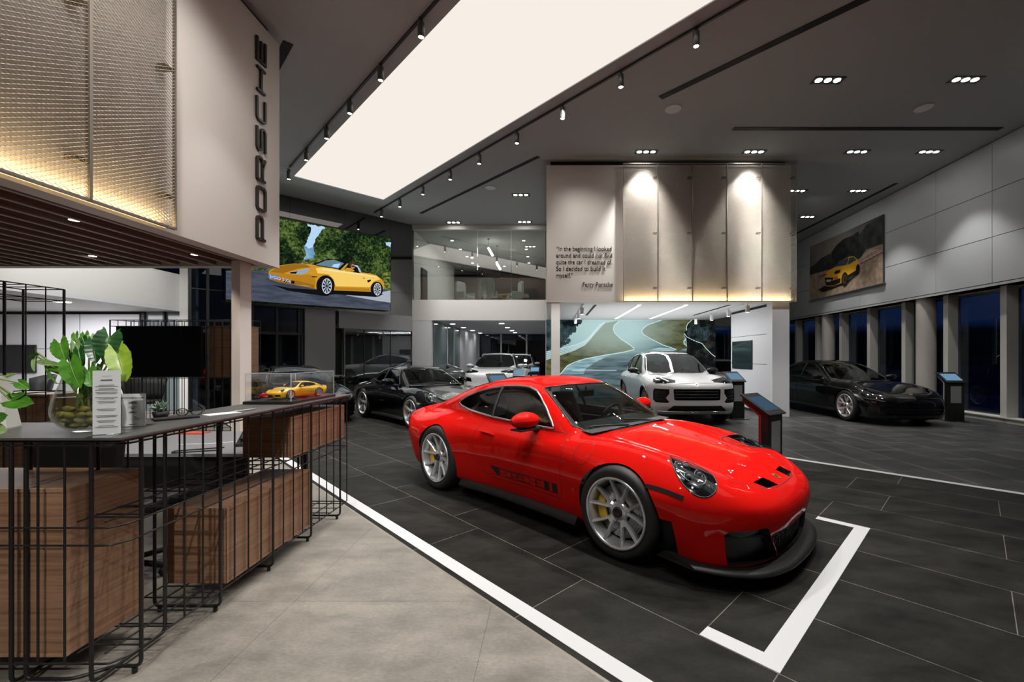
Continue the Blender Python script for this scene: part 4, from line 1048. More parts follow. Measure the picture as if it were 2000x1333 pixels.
lay = [(0, [(192, 378), (1055, 15), (1055, 820), (192, 1010)]),
       (2, [(192, 715), (440, 640), (620, 540), (860, 420), (1055, 340), (1055, 820), (192, 1010)]),
       (1, [(192, 625), (250, 590), (330, 510), (440, 455), (445, 640), (192, 712)]),
       (1, [(440, 640), (445, 450), (500, 365), (590, 285), (690, 245), (768, 195), (780, 235), (850, 320), (850, 430), (780, 520), (620, 560), (520, 620)]),
       (1, [(780, 235), (860, 120), (960, 55), (1055, 15), (1055, 345), (860, 400), (845, 320)]),
       (8, [(775, 525), (880, 440), (985, 405), (990, 412), (900, 455), (790, 535)]),
       (8, [(270, 735), (440, 660), (440, 690), (300, 735)]), (7, [(290, 728), (390, 690), (390, 712), (310, 735)]),
       (8, [(775, 560), (1055, 420), (1055, 460), (775, 600)])]
for k in range(6):
    x = 785 + k * 46; y = 575 - k * 24
    lay.append((7, [(x, y), (x + 40, y - 22), (x + 52, y - 14), (x + 10, y + 10)]))
lay += [(5, [(290, 890), (380, 830), (640, 800), (770, 660), (770, 690), (620, 790), (470, 870), (350, 912)]),
        (3, [(368, 745), (400, 670), (480, 622), (560, 540), (660, 495), (710, 487), (755, 530), (775, 580), (770, 660), (640, 730), (560, 810), (470, 845), (385, 850), (368, 820)]),
        (4, [(368, 800), (560, 790), (545, 812), (470, 846), (385, 850)]), (5, [(370, 775), (470, 775), (555, 745), (555, 800), (480, 835), (385, 838)]), (5, [(370, 742), (470, 742), (470, 768), (370, 772)]), (4, [(480, 735), (525, 725), (522, 755), (480, 765)]),
        (9, [(390, 768), (440, 765), (438, 792), (390, 796)]),
        (6, [(482, 618), (545, 545), (650, 505), (640, 560), (620, 590)]), (6, [(660, 510), (708, 494), (745, 535), (700, 555), (640, 590)]),
        (5, [(480, 690), (500, 660), (550, 650), (545, 680), (490, 700)]), (5, ell(603, 760, 38, 82, 20, 0.12)), (4, ell(604, 762, 20, 48, 16, 0.12)), (5, ell(604, 762, 17, 43, 16, 0.12)), (5, ell(756, 640, 20, 58, 16, 0.1)), (5, [(640, 715), (735, 660), (738, 685), (645, 745)])]
m = MB(); picture(m, None, lay, PO, PNN, (1550, 420), LP, 0.0015)
o = m.build('print', pp); o.parent = pic; o.matrix_parent_inverse = pic.matrix_world.inverted()

# ================================================================ wall screen in the display room
p0 = xp(1431, 720, 5.585); p1 = xp(1470, 667, 5.585)
t = thing('wall_screen_display', 'dark upright screen on the white partition of the display room', 'screen', (5.585, p1.y, p0.z))
m = MB(); m.box(-0.02, -0.002, 0, p0.y - p1.y, 0, p1.z - p0.z + 0.03); m.build('housing', mat('screen_black'), t, 0.005)
m = MB(); m.box(-0.0235, -0.0205, 0.02, p0.y - p1.y - 0.02, 0.02, p1.z - p0.z + 0.01); m.build('panel', mat('screen_glass', (0.012, 0.02, 0.02), 0.08), t)

# ================================================================ information kiosks
M_kblack = mat('kiosk_black', (0.012, 0.012, 0.012), 0.35); M_kred = mat('kiosk_red', (0.33, 0.018, 0.025), 0.35); M_kgrey = mat('kiosk_inlay', (0.34, 0.35, 0.36), 0.4)
def kiosk(loc, ang, label, red=False, scale=1.0, lit=0.5):
    t = thing('information_kiosk', label, 'kiosk', loc, ang, 'information kiosks beside the cars', scale)
    # local: +x faces the reader, y across
    w = 0.17
    prof = [(-0.12, 0.012), (0, 0.012), (0.0, 0.86), (-0.02, 0.90), (-0.30, 1.07), (-0.34, 1.02), (-0.12, 0.86)]
    s = MB(); s.prism([(x, -w, z) for x, z in prof], (0, 2 * w, 0)); s.build('post', M_kblack, t, 0.006)
    s = MB()
    for sy in (-1, 1):
        s.prism([(x, sy * (w + 0.001), z) for x, z in [(-0.118, 0.02), (-0.085, 0.02), (-0.085, 0.87), (-0.28, 1.01), (-0.325, 1.022), (-0.118, 0.865)]], (0, sy * 0.004, 0))
    s.build('side_trim', M_kred if red else M_kgrey, t)
    s = MB(); s.box(0.001, 0.006, -w * 0.62, w * 0.62, 0.42, 0.80); s.build('inlay', M_kgrey, t)
    d = Vector((-0.28, 0, 0.17)).normalized(); n = Vector((0.17, 0, 0.28)).normalized()
    s = MB(); s.obox((-0.02, 0, 0.90), d, (0, 1, 0), n, (-0.05, 0.38), (-w - 0.03, w + 0.03), (0.001, 0.022)); s.build('head', M_kblack, t, 0.004)
    s = MB(); s.obox((-0.02, 0, 0.90), d, (0, 1, 0), n, (0.03, 0.30), (-w + 0.01, w - 0.01), (0.0225, 0.025)); s.build('screen', emit_mat('kiosk_screen_%d' % int(lit * 100), (0.16, 0.30, 0.46), lit), t)
    s = MB(); s.box(-0.30, 0.14, -0.2, 0.2, 0, 0.012); s.build('base', M_kblack, t)
    return t
kiosk((2.60, 4.93, 0), math.radians(-54), 'black kiosk with red edges standing just behind the nose of the red car', True, 0.955, 0.28)
kiosk((4.55, 10.35, 0), math.radians(-80), 'black kiosk next to the front corner of the large white car in the display room', False, 1.02, 0.8)
kiosk((9.45, 9.95, 0), math.radians(-100), 'black kiosk with glowing blue screen in front of the black car by the windows', False, 1.02, 0.9)
kiosk((-0.98, 8.6, 0), math.radians(-60), 'dark kiosk head showing above the roof of the red car', False, 1.04, 0.6)
kiosk((-1.00, 13.6, 0), math.radians(-90), 'small black kiosk beside the white car in the open bay', False, 1.0, 1.0)
kiosk((-0.62, 16.8, 0), math.radians(-90), 'far black kiosk with pale screen behind the white car in the bay', False, 1.0, 1.2)
# ================================================================ reception counter
M_wire = mat('wire_black_steel', (0.014, 0.013, 0.013), 0.42, 0.3)
M_counter = add_noise_color(mat('counter_slate', (0.07, 0.07, 0.07), 0.42), (0.060, 0.058, 0.056), (0.085, 0.083, 0.080), 2.5, 6, (1, 1, 1))
M_edge = mat('counter_edge_brown', (0.045, 0.022, 0.020), 0.4)
M_wal = wood_mat('walnut_box', (0.145, 0.072, 0.038), (0.33, 0.185, 0.108), 'XY', 0.42, 2.2)
M_wal2 = wood_mat('walnut_trim', (0.22, 0.115, 0.062), (0.37, 0.21, 0.125), 'XY', 0.42, 2.2)
ct = thing('counter_top', 'thin dark slate counter top of the reception desk', 'counter top', (-2.15, 3.0, 1.13))
def cloc(pts): return [(x + 2.15, y - 3.0, z) for x, y, z in pts]
outl = [(-1.93, 1.915, 0.003), (-1.93, 4.14, 0.003), (-2.37, 4.14, 0.003), (-2.37, 2.365, 0.003), (-4.2, 2.365, 0.003), (-4.2, 1.915, 0.003)]
m = MB(); m.prism(cloc(outl), (0, 0, 0.012)); m.build('slab', M_counter, ct, 0.002)
m = MB(); m.prism(cloc([(-1.94, 1.93, -0.008), (-1.94, 4.13, -0.008), (-2.36, 4.13, -0.008), (-2.36, 2.35, -0.008), (-4.2, 2.35, -0.008), (-4.2, 1.93, -0.008)]), (0, 0, 0.0105)); m.build('underlay', M_edge, ct)

fr = thing('wire_counter_frame', 'black wire cage frame carrying the slate reception counter', 'counter frame', (-2.15, 3.0, 0))
def fpt(*p): return Vector((p[0] + 2.15, p[1] - 3.0, p[2]))
XF, XB, ZT = -1.955, -2.345, 1.12
def arc_path(pts, r=0.035, n=4):
    out = [Vector(pts[0])]
    for i in range(1, len(pts) - 1):
        a, b_, c = Vector(pts[i - 1]), Vector(pts[i]), Vector(pts[i + 1])
        d1 = (a - b_).normalized(); d2 = (c - b_).normalized()
        rr = min(r, (a - b_).length * 0.45, (c - b_).length * 0.45)
        p0 = b_ + d1 * rr; p2 = b_ + d2 * rr
        for k in range(n + 1):
            t = k / n
            out.append(p0 * (1 - t) ** 2 + b_ * 2 * t * (1 - t) + p2 * t * t)
    out.append(Vector(pts[-1]))
    return out
for i, Y in enumerate((2.04, 2.53, 3.01, 3.49, 3.97)):
    s = MB()
    if i == 0:
        path = [fpt(XF, Y, ZT), fpt(XF, Y, 0.032), fpt(-2.075, Y, 0.032), fpt(-2.19, 1.955, 0.032), fpt(-2.40, 1.955, 0.032), fpt(-2.40, 1.955, ZT)]
    else:
        path = [fpt(XF, Y, ZT), fpt(XF, Y, 0.032), fpt(XB, Y, 0.032), fpt(XB, Y, ZT)]
    s.tube(arc_path(path), 0.0085, 10)
    for x in (XF - 0.03, XB + 0.03):
        if i or x > -2.1: s.cyl(fpt(x, Y, 0.0), fpt(x, Y, 0.026), 0.011, seg=12)
    s.build('leg', M_wire, fr)
s = MB()
for X in (-2.075, -2.436, -2.80, -3.16):
    s.tube(arc_path([fpt(X, 1.93, ZT), fpt(X, 1.93, 0.03), fpt(X, 2.30, 0.03), fpt(X, 2.30, ZT)]), 0.0085, 10)
s.build('corner_leg', M_wire, fr)
s = MB()
y = 2.04 + 0.121
while y < 4.09:
    if min(abs(y - q_) for q_ in (2.04, 2.53, 3.01, 3.49, 3.97)) > 0.03:
        s.tube([fpt(XF, y, ZT), fpt(XF, y, 0.12)], 0.0048, 8)
    y += 0.1208
for X in (XF, XB): s.tube([fpt(X, 4.10, ZT), fpt(X, 4.10, 0.12)], 0.0048, 8)
for k in range(1, 12):
    X = -2.075 - 0.1205 * k
    if k % 3: s.tube([fpt(X, 1.93, ZT), fpt(X, 1.93, 0.12)], 0.0048, 8)
for k in range(1, 7):
    s.tube([fpt(XB, 2.04 + 0.33 * k, ZT), fpt(XB, 2.04 + 0.33 * k, 0.12)], 0.0045, 6)
s.build('upright_wires', M_wire, fr)
s = MB()
for z in (0.12, 0.655, 0.735, 1.108):
    s.tube(arc_path([fpt(-4.1, 1.93, z), fpt(-1.995, 1.93, z), fpt(XF, 1.99, z), fpt(XF, 4.10, z), fpt(XB, 4.10, z)], 0.02), 0.0048, 8)
for z in (0.12, 0.735):
    for X in (-2.085, -2.215, XB): s.tube([fpt(X, 2.0, z), fpt(X, 4.10, z)], 0.0045, 6)
    y = 2.1
    while y < 4.09:
        s.tube([fpt(XF, y, z), fpt(XB, y, z)], 0.0045, 6); y += 0.121 if z < 0.5 else 0.12
    for yy in (2.06, 2.2): s.tube([fpt(-4.1, yy, z), fpt(XF, yy, z)], 0.0045, 6)
s.build('shelf_wires', M_wire, fr)

def wood_box(label, x0, x1, y0, y1, z0, z1, face):
    t = thing('walnut_box', label, 'wooden box', ((x0 + x1) / 2, (y0 + y1) / 2, z0), 0, 'walnut boxes in the wire counter')
    hx, hy, h = (x1 - x0) / 2, (y1 - y0) / 2, z1 - z0
    s = MB(); s.box(-hx, hx - (0.018 if face == 'x' else 0), -hy + (0.018 if face == 'y' else 0), hy, 0, h); s.build('carcass', M_wal, t, 0.002)
    s = MB()
    if face == 'x':
        s.box(hx - 0.018, hx, -hy, -hy + 0.016, 0, h); s.box(hx - 0.018, hx, hy - 0.016, hy, 0, h); s.box(hx - 0.018, hx, -hy + 0.016, hy - 0.016, 0, 0.016); s.box(hx - 0.018, hx, -hy + 0.016, hy - 0.016, h - 0.016, h)
    else:
        s.box(-hx, -hx + 0.016, -hy, -hy + 0.018, 0, h); s.box(hx - 0.016, hx, -hy, -hy + 0.018, 0, h); s.box(-hx + 0.016, hx - 0.016, -hy, -hy + 0.018, 0, 0.016); s.box(-hx + 0.016, hx - 0.016, -hy, -hy + 0.018, h - 0.016, h)
    s.build('face_frame', M_wal2, t)
    s = MB()
    if face == 'x': s.box(hx - 0.018, hx - 0.002, -hy + 0.018, hy - 0.018, 0.018, h - 0.018)
    else: s.box(-hx + 0.018, hx - 0.018, -hy + 0.002, -hy + 0.018, 0.018, h - 0.018)
    s.build('front_panel', M_wal, t, 0.001)
wood_box('tall walnut box at the near corner of the wire counter', -3.3, -2.23, 1.965, 2.345, 0.126, 0.90, 'y')
wood_box('long low walnut box near the floor inside the wire counter', -2.335, -1.972, 2.603, 3.51, 0.126, 0.585, 'x')
wood_box('walnut box hanging high under the far end of the counter', -2.335, -1.972, 3.24, 4.085, 0.742, 1.05, 'x')

# work desk behind the counter
t = thing('work_desk', 'grey work desk behind the reception counter', 'desk', (-3.05, 3.9, 0))
m = MB(); m.box(-0.75, 0.62, -0.52, 0.5, 0.715, 0.74); m.build('top', mat('desk_grey', (0.20, 0.20, 0.205), 0.45), t)
m = MB(); m.box(-0.75, 0.62, -0.50, -0.47, 0.35, 0.714); m.build('modesty_panel', M_black, t)
for (x, y) in ((-0.7, -0.4), (0.55, -0.4), (-0.7, 0.45), (0.55, 0.45)):
    m = MB(); m.box(x - 0.02, x + 0.02, y - 0.02, y + 0.02, 0, 0.714); m.build('leg', M_black, t)
t = thing('desk_telephone', 'black desk telephone seen under the counter beside the hanging box', 'telephone', (-2.62, 3.75, 0.74), 0.3)
m = MB(); m.prism([(-0.09, -0.10, 0.0), (0.09, -0.10, 0.0), (0.09, -0.10, 0.03), (-0.09, -0.10, 0.03)], (0, 0.2, 0)); m.prism([(-0.09, -0.1, 0.03), (-0.09, 0.1, 0.03), (-0.09, 0.1, 0.13)], (0.18, 0, 0)); m.build('body', M_black, t, 0.004)
m = MB(); m.tube(arc_path([(-0.05, -0.08, 0.06), (-0.05, -0.06, 0.09), (-0.05, 0.08, 0.165), (-0.05, 0.1, 0.14)], 0.02), 0.017, 10); m.build('handset', M_black, t)
m = MB()
for i in range(4):
    for j in range(3): m.box(0.0 + j * 0.025, 0.018 + j * 0.025, -0.07 + i * 0.03, -0.055 + i * 0.03, 0.048 + i * 0.0155, 0.056 + i * 0.0155)
m.build('buttons', mat('button_grey', (0.3, 0.3, 0.3), 0.5), t)
m = MB(); m.tube(arc_path([(-2.75, 3.6, 0.745), (-3.05, 3.45, 0.745), (-3.0, 3.38, 0.745), (-2.7, 3.5, 0.745)], 0.08), 0.006, 8); tag(m.build('telephone_cord', M_black), 'black telephone cord looped on the grey desk', 'cord')
m = MB(); m.tube([(-3.25, 3.72, 0.744), (-3.0, 3.75, 0.744), (-2.8, 3.85, 0.744)], 0.004, 6); tag(m.build('white_cable', mat('white_plastic', (0.7, 0.7, 0.7), 0.4)), 'thin white cable lying on the grey desk', 'cable')
m = MB(); m.box(-3.75, -3.45, 4.22, 4.34, 0.74, 0.75); tag(m.build('red_folder', mat('folder_red', (0.55, 0.08, 0.04), 0.5)), 'red and white folder at the back of the grey desk', 'folder')
# black task chair
t = thing('task_chair', 'black task chair behind the near corner of the reception counter', 'chair', (-2.95, 2.95, 0))
m = MB(); m.prism([(-0.27, -0.28, 0.62), (0.20, -0.28, 0.62), (0.27, -0.30, 1.06), (0.2, -0.30, 1.10), (-0.24, -0.30, 1.10), (-0.30, -0.30, 1.04)], (0, 0.07, 0)); m.build('backrest', M_black, t, 0.02)
m = MB(); m.box(-0.26, 0.26, -0.22, 0.26, 0.44, 0.53); m.build('seat', M_black, t, 0.03)
m = MB(); m.cyl((0, 0, 0.1), (0, 0, 0.44), 0.03); m.box(-0.03, 0.03, -0.30, -0.22, 0.45, 0.7); m.build('column', M_black, t)
for k in range(5):
    a = k * 2 * math.pi / 5
    m = MB(); m.tube([(0, 0, 0.10), (0.28 * math.cos(a), 0.28 * math.sin(a), 0.07)], 0.02, 8); m.ball((0.28 * math.cos(a), 0.28 * math.sin(a), 0.03), 0.03, 10, 6); m.build('foot', M_black, t)

# ================================================================ things on the counter
CZ = 1.1455
M_acr = glass_mat('clear_acrylic', (0.985, 0.99, 0.99), 0.02)
M_paper = mat('sign_paper', (0.90, 0.89, 0.88), 0.6); M_ink = mat('ink_black', (0.02, 0.02, 0.02), 0.6); M_inkgrey = mat('ink_grey', (0.12, 0.12, 0.12), 0.6)
def sign_holder(label, loc, rz, w, h, rows, big):
    t = thing('acrylic_sign_holder', label, 'sign holder', loc, rz, 'acrylic sign holders on the counter')
    s = MB(); s.box(-w / 2 - 0.004, w / 2 + 0.004, -0.003, -0.0012, 0.0, h + 0.006); s.box(-w / 2 - 0.004, w / 2 + 0.004, 0.0012, 0.003, 0.0, h + 0.006); s.box(-w / 2 - 0.004, w / 2 + 0.004, 0.003, 0.085, 0.0, 0.003); s.box(-w / 2 - 0.004, w / 2 + 0.004, -0.085, -0.003, 0.0, 0.002)
    s.build('holder', M_acr, t)
    s = MB(); s.box(-w / 2, w / 2, -0.001, 0.001, 0.004, h); s.build('paper', M_paper, t)
    s = MB()
    W_ = w * (0.92 if big else 0.32)
    wordmark(s, (-W_ / 2, -0.0033, h * (0.86 if big else 0.91)), (1, 0, 0), (0, 0, 1), (0, -1, 0), W_ / 14, W_, 0.18, 0.0002)
    for (zf, wf, hf, off) in rows:
        s.box(-w / 2 * wf + off * w, w / 2 * wf + off * w, -0.0035, -0.0033, zf * h, zf * h + hf * h)
    s.build('print', M_ink, t)
    return t
rows = [(0.845, 0.42, 0.014, 0)]
for zf in (0.77, 0.75, 0.715, 0.695, 0.66, 0.64, 0.58, 0.56, 0.52, 0.50, 0.40, 0.38, 0.30, 0.28, 0.22, 0.20, 0.14, 0.12): rows.append((zf, 0.80 - 0.12 * ((int(zf * 100) * 7) % 3), 0.006, 0))
p = zp(208, 856, CZ)
sign_holder('tall printed sheet in an acrylic holder beside the glass vase', (-2.062, 1.985, CZ), math.radians(24), 0.098, 0.30, rows, False)
rows = [(0.74, 0.30, 0.02, 0), (0.705, 0.36, 0.016, 0), (0.60, 0.34, 0.014, 0), (0.56, 0.16, 0.016, 0), (0.46, 0.2, 0.012, 0), (0.43, 0.32, 0.02, 0), (0.30, 0.10, 0.012, 0.1), (0.27, 0.2, 0.008, 0.15), (0.245, 0.24, 0.008, 0.17), (0.22, 0.22, 0.008, 0.16), (0.08, 0.28, 0.014, 0)]
sign_holder('small printed card in an acrylic holder next to the eyeglasses', (-2.16, 2.21, CZ), math.radians(16), 0.105, 0.172, rows, True)
# spectacles, booklet, pen
t = thing('eyeglasses', 'black-framed eyeglasses lying on the counter past the small card', 'eyeglasses', (-2.215, 2.62, CZ), math.radians(35))
s = MB()
for sx_ in (-1, 1):
    s.tube([(sx_ * 0.034 + 0.027 * math.cos(a), 0.0, 0.026 + 0.021 * math.sin(a)) for a in [2 * math.pi * i / 20 for i in range(20)]], 0.0028, 6, True)
s.tube([(-0.009, 0, 0.034), (0, -0.004, 0.037), (0.009, 0, 0.034)], 0.0024, 6); s.build('rims', M_black, t)
for sx_ in (-1, 1):
    s = MB(); s.tube([(sx_ * 0.062, 0, 0.034), (sx_ * 0.066, 0.02, 0.034), (sx_ * 0.064, 0.10, 0.028), (sx_ * 0.06, 0.135, 0.010)], 0.0026, 6); s.build('temple', M_black, t)
    s = MB(); s.poly([(sx_ * 0.034 + 0.026 * math.cos(a), 0.0, 0.026 + 0.020 * math.sin(a)) for a in [2 * math.pi * i / 20 for i in range(20)]]); s.build('lens', M_acr, t)
m = MB(); m.box(-0.10, 0.10, -0.05, 0.05, 0, 0.012); o = m.build('brochure_stack', [M_black], None, 0.002); o.location = (-2.19, 2.50, CZ); o.rotation_euler = (0, 0, math.radians(50)); tag(o, 'small black booklet under the eyeglasses end of the counter', 'booklet')
m = MB(); m.box(-0.09, 0.09, -0.045, 0.045, 0, 0.003); o = m.build('leaflet', M_paper); o.location = (-2.09, 2.72, CZ); o.rotation_euler = (0, 0, math.radians(62)); tag(o, 'white leaflet lying open on the counter', 'leaflet')
m = MB(); m.cyl((-0.07, 0, 0.005), (0.07, 0, 0.005), 0.0045, seg=10); m.cyl((0.07, 0, 0.005), (0.082, 0, 0.005), 0.004, 0.001, 10); o = m.build('pen', M_trim); o.location = (-2.05, 2.86, CZ); o.rotation_euler = (0, 0, math.radians(70)); tag(o, 'slim silver pen on the counter beyond the leaflet', 'pen')

# ---- plants
def leaf_mat(name, c0, c1, rough=0.32):
    m = add_noise_color(mat(name, c0, rough, coat=0.15), c0, c1, 22, 3, (1, 1, 1), 0.1)
    return m
LEAF = [leaf_mat('leaf_dark', (0.010, 0.055, 0.010), (0.022, 0.105, 0.018), 0.25), leaf_mat('leaf_mid', (0.045, 0.16, 0.012), (0.085, 0.27, 0.022)), leaf_mat('leaf_lime', (0.16, 0.30, 0.012), (0.30, 0.42, 0.03)), leaf_mat('leaf_pale', (0.16, 0.30, 0.09), (0.30, 0.42, 0.17))]
M_stem = mat('plant_stem', (0.16, 0.24, 0.05), 0.5); M_vein = mat('leaf_vein', (0.20, 0.34, 0.07), 0.4); M_stemb = mat('plant_stem_brown', (0.22, 0.14, 0.04), 0.5)
def leaf(parent, B, T, w, mi, side=0.0, cup=0.25, droop=0.12):
    """arrow-shaped leaf from stalk point B to tip T (parent space)"""
    B = Vector(B); T = Vector(T); ax = T - B; L = ax.length; ax.normalize()
    n0 = Vector((0.25 + side, -1.0, 0.25)); n = (n0 - ax * n0.dot(ax)).normalized(); sd = ax.cross(n)
    R, C = 18, 9; t0 = -0.42; P = []; ts = [t0 + (1 - t0) * i / (R - 1) for i in range(R)]
    for i, t in enumerate(ts):
        if t < 0: sh = (1 - (t / t0) ** 2.6) ** 0.5 * (0.80 + 0.14 * (1 - t / t0))
        else: sh = (0.94 + 0.10 * math.sin(min(1, t / 0.3) * math.pi / 2)) * max(0.0, 1 - t ** 2.3) ** 0.62
        hw = max(w / 2 * sh, 0.0006); lobe = max(0.0, -t / -t0); gap = w * (0.03 + 0.20 * lobe) if t < 0 else 0.0
        if i == 0: gap = w * 0.26; hw = w * 0.32
        row = []
        for j in range(C):
            c = -1 + 2 * j / (C - 1); sg = (c > 0) - (c < 0)
            x = sg * (gap + (abs(c) - 0.25) / 0.75 * (max(hw, gap + 0.001) - gap)) if (t < 0 and c) else c * hw
            tt = 0.0 if (t < 0 and not c) else t
            if t < 0 and not c: x = 0.0
            rip = 0.0035 * math.sin(t * 30) * abs(c) * (w / 0.09)
            z = cup * abs(x) * 0.7 - droop * L * (max(tt, 0) ** 2) - 0.25 * L * (min(tt, 0) ** 2) + rip
            row.append(B + ax * (tt * L) + sd * x + n * z)
        P.append(row)
    s = MB(); vs = [p for row in P for p in row]; fs = []
    for i in range(R - 1):
        for j in range(C - 1):
            if ts[i] < -0.001 and j in (C // 2 - 1, C // 2) and ts[i + 1] < 0.05: continue
            fs.append((i * C + j, i * C + j + 1, (i + 1) * C + j + 1, (i + 1) * C + j))
    s.add(vs, fs, 0, True); o = s.build('leaf', LEAF[mi], parent)
    k0 = next(i for i in range(R) if ts[i] >= 0)
    s = MB(); s.tube([B + n * 0.0008] + [P[i][C // 2] + n * 0.0008 for i in range(k0, R)], [0.0022 * (1 - 0.7 * i / (R - k0)) for i in range(R - k0 + 1)], 5); s.build('midrib', M_vein, o)
    return o
VX, VY = -2.285, 2.10
vase = thing('plant_in_vase', 'green arrow-leaved plant rooted in a round clear glass vase', 'plant', (VX, VY, CZ))
s = MB()
prof = [(0.0, 0.0), (0.055, 0.0), (0.06, 0.006), (0.105, 0.03), (0.138, 0.075), (0.143, 0.115), (0.130, 0.17), (0.108, 0.225), (0.092, 0.272), (0.088, 0.29), (0.085, 0.29), (0.089, 0.27), (0.105, 0.224), (0.127, 0.17), (0.139, 0.115), (0.134, 0.077), (0.102, 0.034), (0.055, 0.014), (0.0, 0.013)]

def smooth_prof(pr, k=4):
    out = []
    for i in range(len(pr) - 1):
        p0, p1, p2, p3 = pr[max(i - 1, 0)], pr[i], pr[i + 1], pr[min(i + 2, len(pr) - 1)]
        for q in range(k):
            t = q / k; out.append(tuple(max(0.0, 0.5 * (2 * p1[a] + (p2[a] - p0[a]) * t + (2 * p0[a] - 5 * p1[a] + 4 * p2[a] - p3[a]) * t * t + (3 * p1[a] - p0[a] - 3 * p2[a] + p3[a]) * t ** 3)) for a in (0, 1)))
    return out + [pr[-1]]
prof = smooth_prof([(r * 0.84, h) for r, h in prof]); s.lathe(prof, seg=56); s.build('glass_vase', glass_mat('vase_glass', (0.93, 0.95, 0.93), 0.04), vase)
s = MB(); s.lathe(smooth_prof([(r * 0.82, h) for r, h in [(0.0, 0.016), (0.055, 0.016), (0.100, 0.036), (0.132, 0.078), (0.1375, 0.115), (0.126, 0.168)]]) + [(0.0, 0.168)], seg=48); s.build('water', glass_mat('vase_water', (0.90, 0.90, 0.76), 0.02), vase)
def vp(cx, cyy, dy=0.0):    # crop measurement -> vase space
    q0 = yp(cx / 4.165, 540 + cyy / 4.165, VY + dy)
    return q0 - Vector((VX, VY, CZ))
LV = [((488, 545), (515, 678), 150, 1, -0.2, 0.02), ((765, 545), (770, 700), 120, 0, 0.1, -0.01), ((890, 490), (838, 660), 185, 0, 0.3, -0.03), ((958, 628), (1008, 850), 165, 2, 0.25, -0.05), ((572, 712), (628, 905), 165, 1, -0.1, -0.06),
      ((612, 470), (612, 530), 62, 1, -0.1, 0.10), ((690, 470), (690, 540), 70, 1, 0.0, 0.10), ((738, 490), (742, 560), 62, 3, 0.1, 0.09), ((618, 555), (668, 690), 90, 3, -0.2, 0.04), ((640, 610), (662, 742), 80, 0, 0.0, 0.01), ((722, 770), (735, 895), 120, 1, 0.1, -0.04),
      ((672, 505), (690, 560), 70, 0, 0.1, 0.07), ((810, 500), (800, 570), 60, 0, 0.1, 0.07), ((962, 575), (945, 625), 50, 2, 0.2, 0.02), ((1040, 620), (1050, 665), 45, 1, 0.3, 0.0), ((575, 600), (580, 690), 70, 0, -0.1, 0.05), ((860, 640), (865, 720), 60, 0, 0.2, 0.03),
      ((290, 650), (232, 640), 62, 1, -0.3, 0.0), ((292, 620), (278, 585), 36, 3, -0.3, 0.0), ((275, 680), (265, 770), 42, 3, -0.3, -0.01), ((345, 700), (480, 715), 46, 3, -0.1, -0.02), ((400, 730), (500, 770), 60, 1, -0.1, 0.0), ((385, 765), (440, 865), 28, 1, -0.2, 0.0), ((640, 735), (600, 880), 70, 0, 0.0, -0.02), ((780, 740), (800, 800), 70, 1, 0.2, 0.0)]
for (bp_, tp_, w, mi, side, dy) in LV:
    B = vp(bp_[0], bp_[1], dy); T = vp(tp_[0], tp_[1], dy - 0.03)
    lf = leaf(vase, B, T, w / 4.165 / FPX * VY * 0.95, mi, side)
    s = MB(); r0 = Vector((random.Random(int(bp_[0])).uniform(-0.03, 0.03), random.Random(int(bp_[1])).uniform(-0.03, 0.03), 0.10)); nk = Vector((B.x * 0.35, 0.02, 0.27))
    pts = [r0 * (1 - t) ** 2 + nk * 2 * t * (1 - t) + (B + Vector((0, 0.004, 0))) * t * t for t in [i / 9 for i in range(10)]]
    s.tube(pts, 0.0042, 6); s.build('stem', M_stemb if mi == 2 else M_stem, vase)
s = MB(); rr = random.Random(4)
for k in range(70):
    a = rr.uniform(0, 6.28); r0 = rr.uniform(0.0, 0.05); pts = [Vector((r0 * math.cos(a), r0 * math.sin(a), 0.13))]
    for j in range(4): pts.append(pts[-1] + Vector((rr.uniform(-0.022, 0.022), rr.uniform(-0.022, 0.022), -0.012)))
    s.tube(pts, 0.0011, 4)
o = s.build('roots', M_stemb, vase)
proto_peb = None
pebm = add_noise_color(mat('pebble_ochre', (0.25, 0.2, 0.06), 0.3, coat=0.4), (0.14, 0.12, 0.03), (0.40, 0.33, 0.10), 9, 3)
rr = random.Random(11); placed = []
for layer_z, rad, cnt in ((0.034, 0.066, 8), (0.060, 0.090, 11), (0.086, 0.096, 12), (0.110, 0.070, 7)):
    for k in range(cnt):
        a = 2 * math.pi * (k + rr.uniform(-0.2, 0.2)) / cnt; r0 = rad * 0.80 * rr.uniform(0.86, 1.0)
        pos = Vector((VX + r0 * math.cos(a), VY + r0 * math.sin(a), CZ + layer_z))
        if proto_peb is None:
            s = MB(); s.ball((0, 0, 0), (0.026, 0.018, 0.014), 14, 9); proto_peb = s.build('pebble', pebm)
            tag(proto_peb, 'smooth ochre pebble under water in the glass vase', 'pebble', 'pebbles in the glass vase'); o = proto_peb
        else:
            o = proto_peb.copy(); COL.objects.link(o)
        o.location = pos; o.rotation_euler = (rr.uniform(-0.5, 0.5), rr.uniform(-0.4, 0.4), rr.uniform(0, 3.1)); sc = rr.uniform(0.8, 1.15); o.scale = (sc, sc, sc)
